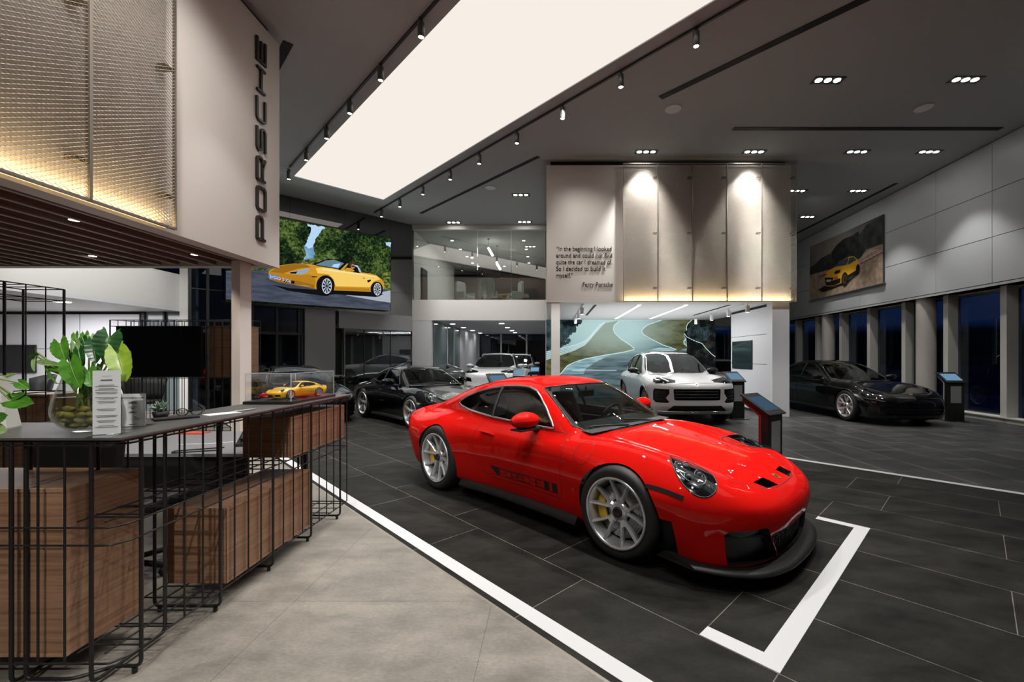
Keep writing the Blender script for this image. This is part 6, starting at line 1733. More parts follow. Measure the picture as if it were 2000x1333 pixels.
def steering(parent, x, y, z):
    m = MB(); d = Vector((0.45, 0, 1)).normalized(); e_ = Vector((0, 1, 0)); c = Vector((x, y, z))
    m.tube([c + (e_ * math.cos(a) + d * math.sin(a)) * 0.18 for a in [2 * math.pi * i / 32 for i in range(32)]], 0.016, 8, True)
    for a in (0, math.pi, -math.pi / 2): m.tube([c, c + (e_ * math.cos(a) + d * math.sin(a)) * 0.18], 0.014, 6)
    m.ball(c, (0.03, 0.06, 0.06), 12, 8); m.tube([c, c + Vector((0.35, 0, -0.15))], 0.03, 8)
    return m.build('steering_wheel', M_trimblk, parent)
def mirror(parent, p, side, mcap, marm, sz=1.0):
    """p: root on the door"""
    p = Vector(p); c = p + Vector((0.03, side * 0.17, 0.085)) * sz
    m = MB(); P = []
    for i in range(11):
        t = i / 10; r = (math.sin(math.pi * min(1, t * 0.93 + 0.05))) ** 0.55
        yy = (t - 0.5) * 0.26 * side * sz
        P.append([c + Vector((0.055 * r * math.cos(a) * (1.3 if math.cos(a) > 0 else 0.6), 0, 0.062 * r * math.sin(a))) * sz + Vector((0, yy, 0.01 * t)) for a in [2 * math.pi * k / 20 for k in range(21)]])
    if side > 0: P = P[::-1]
    m.grid(P); m.poly([q for q in P[0][:-1]][::-1]); m.poly([q for q in P[-1][:-1]])
    o = m.build('door_mirror', mcap, parent)
    m = MB(); m.tube([p, p + Vector((0.0, side * 0.05, 0.02)) * sz, c + Vector((0, -side * 0.05, -0.05)) * sz], [0.032 * sz, 0.026 * sz, 0.022 * sz], 8)
    m.box(c.x - 0.045 * sz, c.x + 0.065 * sz, c.y - 0.095 * sz, c.y + 0.095 * sz, c.z - 0.062 * sz, c.z - 0.050 * sz)
    m.build('mirror_arm', marm, o)
    m = MB(); m.box(c.x - 0.036 * sz, c.x - 0.033 * sz, c.y - 0.075 * sz, c.y + 0.075 * sz, c.z - 0.03 * sz, c.z + 0.036 * sz); m.build('mirror_glass', M_chrome, o)
    return o
def tilt_view(car, p_dir, up=(0, 0, 1), at=(0, 0, 0)):
    d = Vector(p_dir).normalized(); e1 = Vector(up).cross(d).normalized(); e2 = d.cross(e1)
    return (e1, e2, d, Vector(at))
def crest_badge(parent, car, x, y=0.0, w=0.055, h=0.07):
    hpt, nn = car.hit('T', x, y); t1 = Vector((0, 1, 0)); t2 = nn.cross(t1).normalized()
    if t2.x > 0: t2 = -t2
    sh = [(-1, 0.9), (-0.5, 1.0), (0, 0.92), (0.5, 1.0), (1, 0.9), (0.95, 0.1), (0.7, -0.5), (0, -1), (-0.7, -0.5), (-0.95, 0.1)]
    m = MB(); c = hpt + nn * 0.001
    m.prism([c + t1 * (a * w / 2) + t2 * (b * h / 2) for a, b in sh], nn * 0.003, 0)
    c2 = c + nn * 0.0032
    m.poly([c2 + t1 * (a * w / 2 * 0.9) + t2 * (b * h / 2 * 0.9) for a, b in [(-0.95, 0.85), (0, 0.9), (0, 0.1), (-0.9, 0.1)]], 0)
    for k in range(3): m.poly([c2 + t1 * (a * w / 2) + t2 * (b * h / 2) for a, b in [(0.1 + k * 0.27, 0.8), (0.22 + k * 0.27, 0.8), (0.22 + k * 0.27, 0.15), (0.1 + k * 0.27, 0.15)]], 1)
    for k in range(3): m.poly([c2 + t1 * (a * w / 2) + t2 * (b * h / 2) for a, b in [(-0.8 + k * 0.27, 0.0), (-0.68 + k * 0.27, 0.0), (-0.6 + k * 0.22, -0.45), (-0.7 + k * 0.22, -0.45)]], 1)
    m.poly([c2 + nn * 0.0008 + t1 * (a * w / 2 * 0.4) + t2 * (b * h / 2 * 0.4) for a, b in sh], 2)
    return m.build('crest_emblem', [mat('crest_gold', (0.75, 0.52, 0.16), 0.25, 0.8), mat('crest_red', (0.35, 0.02, 0.02), 0.3), M_trimblk], parent)
# ================================================================ the cars
COUPE = dict(L=4.55, axles=(1.02, 3.477), caps=(0.95, 3.75), spine=0.45,
    top=[(0, 0.53), (0.08, 0.57), (0.25, 0.628), (0.5, 0.692), (0.8, 0.752), (1.1, 0.802), (1.35, 0.836), (1.6, 0.850), (2.2, 0.860), (2.8, 0.885), (3.2, 0.905), (3.6, 0.905), (4.0, 0.875), (4.25, 0.855), (4.42, 0.862), (4.6, 0.87)],
    plan=[(0, 0.80), (0.25, 0.86), (0.55, 0.895), (1.0, 0.915), (1.45, 0.893), (2.0, 0.873), (2.5, 0.873), (2.9, 0.905), (3.4, 0.930), (3.8, 0.918), (4.2, 0.86), (4.6, 0.78)],
    inset=[(0.0, 0.10), (0.15, 0.085), (0.30, 0.045), (0.42, 0.022), (0.55, 0.0), (0.66, 0.004), (0.78, 0.035), (0.88, 0.09), (1.0, 0.17), (1.3, 0.4)],
    bottom=[(0, 0.12), (0.6, 0.12), (1.4, 0.155), (3.2, 0.165), (3.8, 0.17), (4.6, 0.24)],
    crest=[(0, 0.0), (0.20, 0.018), (0.45, 0.060), (0.8, 0.072), (1.1, 0.060), (1.5, 0.02), (1.9, 0.0), (2.5, 0.0), (3.0, 0.012), (3.4, 0.02), (3.9, 0.0), (4.6, 0.0)],
    crest_y=[(0, 0.58), (0.5, 0.66), (1.0, 0.70), (1.6, 0.74), (2.6, 0.76), (4.6, 0.70)], crest_s=0.155,
    crown=[(0, 0.10), (0.6, 0.07), (1.3, 0.045), (2.0, 0.05), (3.0, 0.06), (3.8, 0.10), (4.6, 0.12)],
    edge=[(0, 0.12), (0.5, 0.20), (1.0, 0.24), (1.6, 0.14), (2.3, 0.10), (2.9, 0.18), (3.4, 0.26), (4.0, 0.24), (4.6, 0.12)],
    nose=[(0.0, 0.06), (0.15, 0.045), (0.30, 0.025), (0.42, 0.0), (0.50, 0.005), (0.58, 0.045), (0.66, 0.13), (0.8, 0.30)],
    nose_bow=[(0, 0.0), (0.25, 0.014), (0.45, 0.055), (0.60, 0.12), (0.72, 0.22), (0.82, 0.36), (0.90, 0.56), (0.95, 0.80)], nose_edge=0.09,
    tail=[(0.1, 0.30), (0.3, 0.16), (0.5, 0.06), (0.65, 0.02), (0.8, 0.0), (0.95, 0.0)], tail_bow=[(0, 0), (0.4, 0.02), (0.65, 0.09), (0.80, 0.20), (0.90, 0.42), (0.95, 0.7)], tail_edge=0.10,
    roof=[(0.7, 0.1), (1.0, 0.56), (1.25, 0.738), (1.42, 0.852), (1.65, 0.992), (1.88, 1.122), (2.08, 1.222), (2.26, 1.274), (2.46, 1.295), (2.75, 1.286), (3.05, 1.242), (3.35, 1.165), (3.65, 1.070), (3.95, 0.968), (4.2, 0.878), (4.4, 0.79), (4.6, 0.6), (4.9, 0.1)],
    cab_w=[(1.2, 0.66), (1.5, 0.735), (1.9, 0.765), (2.4, 0.775), (2.9, 0.765), (3.3, 0.72), (3.7, 0.64), (4.1, 0.56), (4.5, 0.48)],
    tumble=0.38, tumble2=0.50, belt=0.85, roof_crown=0.045, roof_edge=0.11, belt_fillet=0.035, flare=(0.012, 0.018, 0.20))
def front_lamp(car, parent, c, d, rx, ry, rot, style, seam_mb=None, mats=None):
    """oval lamp: cut along direction d around the surface point c, bowl sunk below, clear dome flush with the wing"""
    v = tilt_view(car, d, (0, 0, 1), c)
    if style == 'oval':
        poly = []
        for i in range(36):
            a = 2 * math.pi * i / 36; x = rx * math.cos(a); y = ry * math.sin(a)
            poly.append((x * math.cos(rot) - y * math.sin(rot), x * math.sin(rot) + y * math.cos(rot)))
    else:
        poly = style
    geo = car.cut(v, poly, None, 0.1)
    hl = car.patch('headlight', geo, M_lens if style == 'oval' else glass_mat('headlamp_smoke', (0.42, 0.44, 0.46), 0.03), parent, 0.001)
    if hl is None: return None
    dn = -Vector(d).normalized()
    car.recess('lamp_bowl', geo, dn * 0.055, M_lampbowl, hl, M_trimblk)
    m = MB(); rim = car.path(v, poly, 0.03, True, 0.0005); m.tube([p for p, n in rim], 0.0045, 6, True); m.build('lamp_bezel', M_trimblk, hl)
    e1, e2, dd, o = v; base = Vector(c) + dn * 0.035
    m = MB()
    if style == 'oval':
        for (a, b, r) in ((-0.036, 0.060, 0.034), (0.040, 0.066, 0.034), (-0.036, -0.028, 0.034), (0.040, -0.022, 0.034)):
            q = car.path(v, [(a * 1.1, b * 1.25)])[0][0] + dn * 0.042; m.lathe([(r * 0.55, -0.012), (r, 0.006), (r * 1.05, 0.002)], q, dd, 20)
        m.tube([p + dn * 0.03 for p, n in car.path(v, [(0.082 * math.cos(t), 0.012 + 0.125 * math.sin(t)) for t in [2 * math.pi * i / 30 for i in range(30)]], 0.05, True)], 0.0032, 6, True)
    else:
        xs = [p[0] for p in poly]; ys_ = [p[1] for p in poly]; cx_ = sum(xs) / len(xs); cyy = sum(ys_) / len(ys_); w = (max(xs) - min(xs)) / 2; h = (max(ys_) - min(ys_)) / 2
        for (a, b) in ((-0.35, 0.25), (0.05, 0.25), (-0.35, -0.2), (0.05, -0.2)):
            q = car.path(v, [(cx_ + a * w, cyy + b * h)])[0][0] + dn * 0.036; m.box(q.x - 0.01, q.x + 0.012, q.y - 0.045, q.y + 0.045, q.z - 0.012, q.z + 0.012)
    m.build('lamp_modules', M_lampmod, hl)
    m = MB()
    if style == 'oval':
        for (a, b, r) in ((-0.036, 0.060, 0.020), (0.040, 0.066, 0.020), (-0.036, -0.028, 0.020), (0.040, -0.022, 0.020)):
            q = car.path(v, [(a * 1.1, b * 1.25)])[0][0] + dn * 0.040; m.ball(q, r, 12, 8)
        m.build('lamp_lenses', mat('projector_glass', (0.10, 0.13, 0.16), 0.03, 0.0, 1.0), hl)
    return hl
def build_coupe(name, label, loc, rz, body, gt=True, rimstyle='v10', rimmat=None, cal=None, scale=1.0, dlo=M_chrome, classic=False, dx=0.026, M=96):
    root = thing(name, label, 'car', loc, rz, None, scale)
    car = Car(COUPE, dx, M); X0 = car.X0; xa, xb_ = COUPE['axles']
    seams = MB(); bits = {}
    Rf, Rb = (0.348, 0.362) if gt else (0.345, 0.358)
    zf, zr = Rf - 0.006, Rb - 0.006
    for vw, sd in (('L', 1), ('R', -1)):
        car.cut(vw, circle(xa, zf + 0.004, Rf + 0.016, 56), 0.45, -0.2); car.cut(vw, circle(xb_, zr + 0.004, Rb + 0.014, 56), 0.45, -0.2)
        arch_liner(root, X0 - xa, zf, Rf + 0.03, sd, 0.82, 0.50); arch_liner(root, X0 - xb_, zr, Rb + 0.028, sd, 0.82, 0.50)
        # window opening
        dl = [(1.775, 0.870), (1.88, 0.871), (2.2, 0.877), (2.7, 0.896), (3.1, 0.926), (3.30, 0.950), (3.375, 0.972), (3.365, 1.005), (3.25, 1.062), (3.07, 1.122), (2.85, 1.170), (2.62, 1.200), (2.42, 1.210), (2.28, 1.203), (2.17, 1.176), (2.075, 1.124), (1.94, 1.032), (1.83, 0.934)]
        m = MB(); P = car.path(vw, dl, 0.03, True, 0.001); m.tube([p for p, n in P], 0.0105, 8, True); m.build('window_trim', dlo, root)
        geo = car.cut(vw, dl, 0.2, -0.5); g = car.patch('side_window', geo, M_cglass, root, -0.003)
        # pillar between door glass and quarter glass
        m = MB(); P = car.path(vw, [(2.64, 0.893), (2.68, 1.195)], 0.03, False, -0.002)
        m.tube([p for p, n in P], 0.016, 6); m.build('window_pillar', M_trimblk, root)
        # door skin
        dr = [(1.585, 0.36), (1.60, 0.31), (2.55, 0.31), (2.70, 0.36), (2.77, 0.50), (2.80, 0.66), (2.77, 0.80), (2.73, 0.885), (2.2, 0.860), (1.75, 0.850), (1.60, 0.845), (1.575, 0.70)]
        car.seam(seams, vw, dr, 0.0045, 0.0012, True)
        bits[('door', sd)] = car.cut(vw, dr, 0.3, 0.0)
        hp, hn = car.hit(vw, 2.60, 0.755)
        m = MB(); pth = car.path(vw, [(2.48, 0.735), (2.53, 0.738), (2.66, 0.744), (2.70, 0.744)], 0.03, False, 0.012); m.tube([p for p, n in pth], [0.006] + [0.011] * (len(pth) - 2) + [0.006], 8)
        m.build('door_handle', body, root)
        # lower side skirt
        m = MB(); pts = []
        for xq in np.linspace(1.44, 3.06, 20):
            h, n = car.hit(vw, xq, 0.195); pts.append(h)
        P = [[p + Vector((0, -sd * 0.05, 0.02)), p + Vector((0, sd * 0.008, 0.0)), p + Vector((0, sd * 0.045, -0.055)), p + Vector((0, sd * 0.040, -0.075)), p + Vector((0, -sd * 0.06, -0.075))] for p in pts]
        m.grid(P); m.poly(P[0]); m.poly(P[-1]); m.build('side_skirt', mat('skirt_carbon', (0.005, 0.005, 0.005), 0.5), root)
    # bonnet
    hd = [(0.118, -0.20), (0.11, 0.0), (0.118, 0.20), (0.175, 0.36), (0.34, 0.475), (0.62, 0.525), (1.0, 0.585), (1.28, 0.645), (1.37, 0.60), (1.325, 0.30), (1.31, 0.0), (1.325, -0.30), (1.37, -0.60), (1.28, -0.645), (1.0, -0.585), (0.62, -0.525), (0.34, -0.475), (0.175, -0.36)]
    car.seam(seams, 'T', hd, 0.005, 0.0012, True)
    ws = [(1.40, 0.0), (1.41, 0.25), (1.445, 0.45), (1.52, 0.625), (1.62, 0.680), (1.80, 0.628), (2.0, 0.565), (2.13, 0.515), (2.10, 0.35), (2.075, 0.0)]
    ws = ws + [(x, -y) for x, y in reversed(ws[1:-1])]
    m = MB(); P = car.path('T', ws, 0.03, True, 0.0005); m.tube([p for p, n in P], 0.006, 6, True); m.build('windscreen_seal', M_trimblk, root)
    car.patch('windscreen', car.cut('T', ws, None, 0.1), M_cglass, root, -0.002)
    rw = [(2.92, 0.0), (2.93, 0.38), (2.98, 0.49), (3.2, 0.50), (3.5, 0.46), (3.68, 0.40), (3.72, 0.0)]
    rw = rw + [(x, -y) for x, y in reversed(rw[1:-1])]
    m = MB(); P = car.path('T', rw, 0.04, True, 0.0005); m.tube([p for p, n in P], 0.006, 6, True); m.build('rear_window_seal', M_trimblk, root)
    car.patch('rear_window', car.cut('T', rw, None, 0.1), M_cglassd, root, -0.002)
    if gt:
        for sd in (-1, 1):
            nv = [(0.122, sd * 0.140), (0.150, sd * 0.295), (0.238, sd * 0.312), (0.225, sd * 0.150)]
            car.recess('bonnet_vent', car.cut('T', nv, None, 0.1), (-0.05, 0, -0.045), M_grille, root, M_trimblk)
    bits['bonnet'] = car.cut('T', hd, None, 0.2)
    crest_badge(root, car, 0.175)
    # headlights
    for sd in (-1, 1):
        c, n = car.hit('T', 0.515, sd * 0.668)
        front_lamp(car, root, c, (0.74, sd * 0.46, 0.62), 0.125, 0.212, sd * 0.12, 'oval')
    # nose openings
    if gt:
        for sd in (-1, 1):
            op = [(sd * 0.335, 0.150), (sd * 0.50, 0.375), (sd * 0.52, 0.390), (sd * 0.735, 0.385), (sd * 0.752, 0.36), (sd * 0.715, 0.150)]
            geo = car.cut('F', op, 0.9, 0.05)
            o = car.recess('side_air_intake', geo, (-0.07, 0, 0.0), M_grille, root, M_trimblk)
            m = MB(); a = car.hit('F', sd * 0.40, 0.27)[0]; b_ = car.hit('F', sd * 0.74, 0.30)[0]
            m.obox(a + Vector((-0.045, 0, 0.03)), (b_ - a).normalized(), Vector((0, 0, 1)), (1, 0, 0), (0, (b_ - a).length), (-0.008, 0.008), (-0.02, 0.02)); m.build('intake_blade', M_trimblk, o)
            m = MB(); car.seam(m, 'L' if sd > 0 else 'R', [(0.50, 0.566), (0.60, 0.588), (0.68, 0.598), (0.765, 0.604)], 0.030, 0.003); m.build('turn_signal', mat('turn_signal_smoke', (0.02, 0.02, 0.022), 0.08), root)
            vw = 'L' if sd > 0 else 'R'
            geo = car.cut(vw, [(0.555, 0.13), (0.56, 0.30), (0.575, 0.40), (0.66, 0.40), (0.70, 0.30), (0.72, 0.13)], 0.3, 0.0)
            car.recess('air_curtain', geo, (0, -sd * 0.03, 0), M_grille, root, M_trimblk)
        geo = car.cut('F', [(-0.325, 0.150), (-0.455, 0.325), (-0.40, 0.335), (0.0, 0.345), (0.40, 0.335), (0.455, 0.325), (0.325, 0.150)], 0.9, 0.05)
        o = car.recess('lower_grille', geo, (-0.06, 0, 0.0), M_grille, root, M_trimblk)
        m = MB()
        for k in range(24):
            yy = -0.36 + 0.03 * k; h = car.hit('F', yy, 0.26)[0]; m.tube([h + Vector((-0.045, 0, -0.09)), h + Vector((-0.045, 0, 0.07))], 0.003, 4)
        for k in range(7):
            zz = 0.165 + 0.024 * k; m.tube([car.hit('F', yy, zz)[0] + Vector((-0.046, 0, 0)) for yy in np.linspace(-0.36, 0.36, 13)], 0.003, 4)
        m.build('grille_mesh', M_trimblk, o)
        # splitter lip
        m = MB(); P = []
        for yy in np.linspace(-0.86, 0.86, 61):
            f = 1 - (abs(yy) / 0.86) ** 6 * 0.5
            xo = float(tab(COUPE['nose_bow'])(abs(yy))) - 0.040 + 0.03 * (1 - f)
            zz = 0.085 + 0.03 * (abs(yy) / 0.86) ** 4
            x_ = X0 - xo
            P.append([Vector((x_ - 0.22, yy * 0.97, zz + 0.06)), Vector((x_ - 0.03, yy, zz + 0.032)), Vector((x_ + 0.006, yy * 1.012, zz + 0.018)), Vector((x_ + 0.006, yy * 1.012, zz + 0.004)), Vector((x_ - 0.02, yy, zz)), Vector((x_ - 0.30, yy * 0.96, zz))])
        m.grid(P); m.poly(P[0]); m.poly(P[-1]); m.build('front_splitter', mat('splitter_black', (0.007, 0.007, 0.007), 0.5), root)
    else:
        for sd in (-1, 1):
            op = [(sd * 0.46, 0.19), (sd * 0.44, 0.33), (sd * 0.74, 0.35), (sd * 0.78, 0.22)]
            car.recess('side_air_intake', car.cut('F', op, 0.9, 0.05), (-0.06, 0, 0), M_grille, root, M_trimblk)
        car.recess('lower_grille', car.cut('F', [(-0.40, 0.17), (-0.38, 0.25), (0.38, 0.25), (0.40, 0.17)], 0.9, 0.05), (-0.05, 0, 0), M_grille, root, M_trimblk)
    # fuel flap, decals, rear
    if gt:
        car.seam(seams, 'R', circle(1.36, 0.735, 0.082, 32), 0.0035, 0.0012, True)
        dec = MB()
        for vw in ('R', 'L'):
            z0 = lambda x: 0.342 + 0.0 * x
            car.decal(dec, vw, [(2.56, 0.425), (2.42, 0.425), (2.42, 0.350), (2.46, 0.350)], 0.0018)
            for a, b_ in ((1.80, 1.735), (1.70, 1.635)): car.decal(dec, vw, [(a, 0.425), (b_, 0.425), (b_, 0.350), (a, 0.350)], 0.0018)
            for zz in (0.428, 0.347): car.seam(dec, vw, [(2.57, zz + (0.0)), (1.635, zz)], 0.005, 0.0018)
            Ls, Wd_ = wordmark_strokes(); hgt = 0.058; length = 0.585; pitch = (length - Wd_ * hgt) / 6
            for k, stl in enumerate(Ls):
                for s_ in stl:
                    if vw == 'R': pts = [(2.405 - k * pitch - px_ * hgt, 0.358 + py_ * hgt) for px_, py_ in s_]
                    else: pts = [(1.82 + k * pitch + px_ * hgt, 0.358 + py_ * hgt) for px_, py_ in s_]
                    car.seam(dec, vw, pts, 0.0075, 0.0018)
        dec.build('side_stripe', mat('decal_black', (0.012, 0.006, 0.006), 0.35), root)
    m = MB()
    for s_ in ([(-0.80, 0.70), (0.80, 0.70)],): car.seam(m, 'B', s_, 0.045, 0.003)
    for vw in ('L', 'R'): car.decal(m, vw, [(4.28, 0.72), (4.40, 0.665), (4.50, 0.665), (4.50, 0.745), (4.36, 0.755)], 0.003)
    m.build('tail_light', mat('tail_light_dark', (0.05, 0.006, 0.008), 0.2), root)
    if classic:
        m = MB(); P = []
        for yy in np.linspace(-0.60, 0.60, 25):
            f = 1 - (abs(yy) / 0.6) ** 6
            P.append([Vector((X0 - 3.85, yy, 0.93)), Vector((X0 - 4.2, yy, 0.985 + 0.02 * f)), Vector((X0 - 4.50, yy, 1.03 + 0.03 * f)), Vector((X0 - 4.52, yy, 1.0 + 0.02 * f)), Vector((X0 - 4.3, yy, 0.90))])
        m.grid(P); m.poly(P[0]); m.poly(P[-1]); m.build('whale_tail', body, root)
        m = MB(); h0 = [car.hit('F', yy, 0.36)[0] for yy in np.linspace(-0.75, 0.75, 20)]; m.tube([h + Vector((0.004, 0, 0)) for h in h0], 0.018, 6); m.build('bumper_strip', M_trimblk, root)
        m = MB(); h = car.hit('F', 0, 0.27)[0]; m.box(h.x, h.x + 0.012, -0.22, 0.22, 0.22, 0.33); m.build('number_plate', M_trimblk, root)
    # wipers
    m = MB()
    for (a, b_) in (((1.43, -0.10), (1.53, -0.56)), ((1.43, 0.42), (1.50, -0.06))):
        P = car.path('T', [a, b_], 0.06, False, 0.012); m.tube([p for p, n in P], 0.007, 6)
    m.build('wiper', M_trimblk, root)
    # mirrors
    for vw, sd in (('L', 1), ('R', -1)):
        h, n = car.hit(vw, 1.99, 0.840); mirror(root, h + Vector((0.02, -sd * 0.02, 0)), sd, body, M_trimblk, 1.22)
    # cabin
    m = MB(); P = []
    m.box(X0 - 3.4, X0 - 1.25, -0.70, 0.70, 0.20, 0.32); m.box(X0 - 3.7, X0 - 2.85, -0.60, 0.60, 0.32, 0.86)
    for sd in (-1, 1): m.box(X0 - 2.85, X0 - 1.75, sd * 0.68 - 0.05, sd * 0.68 + 0.03, 0.3, 0.79)
    m.build('cabin_tub', M_dash, root)
    m = MB(); P = []
    for yy in np.linspace(-0.66, 0.66, 15):
        P.append([Vector((X0 - 1.42, yy, 0.86)), Vector((X0 - 1.60, yy, 0.90 + 0.03 * math.cos(yy * 4))), Vector((X0 - 1.80, yy, 0.885)), Vector((X0 - 1.86, yy, 0.80)), Vector((X0 - 1.78, yy, 0.5))])
    m.grid(P); m.build('dashboard', M_dash, root)
    for sd in (-1, 1): seat(root, X0 - 2.42, sd * 0.36, 0.30, M_seat, 0.66)
    steering(root, X0 - 1.98, 0.36, 0.82)
    m = MB(); c = Vector((X0 - 2.02, 0.0, 1.125)); m.box(c.x - 0.015, c.x + 0.02, -0.115, 0.115, c.z - 0.033, c.z + 0.033); m.tube([c, c + Vector((0.0, 0, 0.07))], 0.012, 6); m.build('rear_view_mirror', M_trimblk, root, 0.008)
    for sd in (-1, 1): car.patch('door', bits[('door', sd)], body, root, 0.0)
    car.patch('bonnet', bits['bonnet'], body, root, 0.0)
    seams.build('panel_gaps', mat('gap_black', (0.006, 0.004, 0.004), 0.6), root)
    car.finish(body, root)
    for sd in (-1, 1):
        wheel(root, (X0 - xa, sd * 0.905, Rf), sd, Rf, 0.255, 0.262, rimstyle, rimmat, cal)
        wheel(root, (X0 - xb_, sd * 0.925, Rb), sd, Rb, 0.315, 0.274, rimstyle, rimmat, cal)
    return root
M_rimsilver = mat('rim_satin_silver', (0.74, 0.75, 0.77), 0.30, 0.8)
M_rimbright = mat('rim_machined', (0.78, 0.78, 0.79), 0.3, 0.6)
M_rimdark = mat('rim_dark', (0.06, 0.055, 0.05), 0.3, 0.7)
M_red = paint('guards_red_paint', (0.60, 0.0075, 0.005), 0.5, 0.45)
M_red.node_tree.nodes['Principled BSDF'].inputs['Specular IOR Level'].default_value = 0.0
M_blackpaint = paint('black_car_paint', (0.0025, 0.0025, 0.003), 0.3)
M_blackpaint.node_tree.nodes['Principled BSDF'].inputs['Specular IOR Level'].default_value = 0.05
M_whitepaint = paint('white_car_paint', (0.72, 0.73, 0.74), 0.3)
M_greypaint = paint('grey_car_paint', (0.10, 0.105, 0.11), 0.28, 1.0, 0.5)
M_yellowpaint = paint('yellow_model_paint', (0.85, 0.46, 0.008), 0.3)
M_calyellow = mat('caliper_yellow', (0.75, 0.45, 0.01), 0.35, 0.0, 0.5)
M_calred = mat('caliper_red', (0.55, 0.012, 0.012), 0.35, 0.0, 0.5)
hero_rz = math.atan2(-0.692, 0.722)
build_coupe('sports_coupe', 'glossy red sports coupe with silver wheels parked in the marked bay', (0.21, 4.66, 0), hero_rz, M_red, True, 'v10', M_rimsilver, M_calyellow)
build_coupe('sports_coupe', 'glossy black sports coupe with bright five-spoke wheels behind the red car', (-3.17, 10.42, 0), math.radians(-45), M_blackpaint, False, 'five', M_rimbright, M_calred, 1.0, M_trimblk, False, 0.035, 72)
build_coupe('dark_coupe', 'black sports coupe in the dark beneath the video wall, behind the model case', (-6.55, 10.95, 0), math.radians(-45), M_blackpaint, False, 'ten', M_rimdark, None, 1.0, M_trimblk, False, 0.05, 50)

SUV = dict(L=4.93, axles=(0.93, 3.825), caps=(1.0, 3.95), spine=0.62,
    top=[(0, 0.82), (0.06, 0.89), (0.18, 0.945), (0.5, 1.01), (1.0, 1.07), (1.5, 1.10), (2.5, 1.12), (3.5, 1.15), (4.3, 1.14), (4.7, 1.10), (4.93, 1.04)],
    plan=[(0, 0.90), (0.3, 0.95), (0.9, 0.99), (1.6, 0.975), (2.6, 0.965), (3.2, 0.975), (3.9, 0.992), (4.5, 0.95), (4.93, 0.84)],
    inset=[(0.0, 0.12), (0.25, 0.08), (0.42, 0.035), (0.6, 0.015), (0.78, 0.0), (0.92, 0.01), (1.02, 0.05), (1.12, 0.12), (1.4, 0.3)],
    bottom=[(0, 0.24), (0.6, 0.22), (1.4, 0.25), (3.4, 0.26), (4.4, 0.28), (4.95, 0.36)],
    crest=[(0, 0.0), (0.12, 0.03), (0.3, 0.065), (0.7, 0.06), (1.2, 0.03), (1.7, 0.0), (5, 0.0)], crest_y=[(0, 0.70), (5, 0.76)], crest_s=0.2,
    crown=[(0, 0.07), (1.0, 0.05), (2.5, 0.04), (4.9, 0.08)],
    edge=[(0, 0.10), (0.6, 0.16), (1.2, 0.16), (2.0, 0.10), (3.2, 0.12), (3.9, 0.18), (4.9, 0.14)],
    nose=[(0.2, 0.10), (0.32, 0.03), (0.42, 0.0), (0.55, 0.015), (0.75, 0.02), (0.85, 0.035), (0.95, 0.09), (1.1, 0.25)],
    nose_bow=[(0, 0.0), (0.3, 0.012), (0.55, 0.05), (0.72, 0.11), (0.84, 0.20), (0.93, 0.36), (1.0, 0.62)], nose_edge=0.06,
    tail=[(0.3, 0.14), (0.5, 0.06), (0.8, 0.0), (1.1, 0.04), (1.3, 0.12)], tail_bow=[(0, 0), (0.5, 0.03), (0.75, 0.10), (0.9, 0.26), (1.0, 0.5)], tail_edge=0.08,
    roof=[(0.9, 0.1), (1.15, 0.86), (1.42, 1.085), (1.75, 1.29), (2.05, 1.465), (2.32, 1.585), (2.6, 1.645), (2.95, 1.67), (3.3, 1.665), (3.7, 1.625), (4.1, 1.535), (4.4, 1.42), (4.65, 1.28), (4.85, 1.08), (4.95, 0.6), (5.2, 0.1)],
    cab_w=[(1.2, 0.80), (1.7, 0.845), (2.4, 0.86), (3.2, 0.86), (3.9, 0.84), (4.4, 0.78), (4.9, 0.70)],
    tumble=0.30, tumble2=0.30, belt=1.08, roof_crown=0.035, roof_edge=0.10, belt_fillet=0.035, flare=(0.012, 0.012, 0.22))
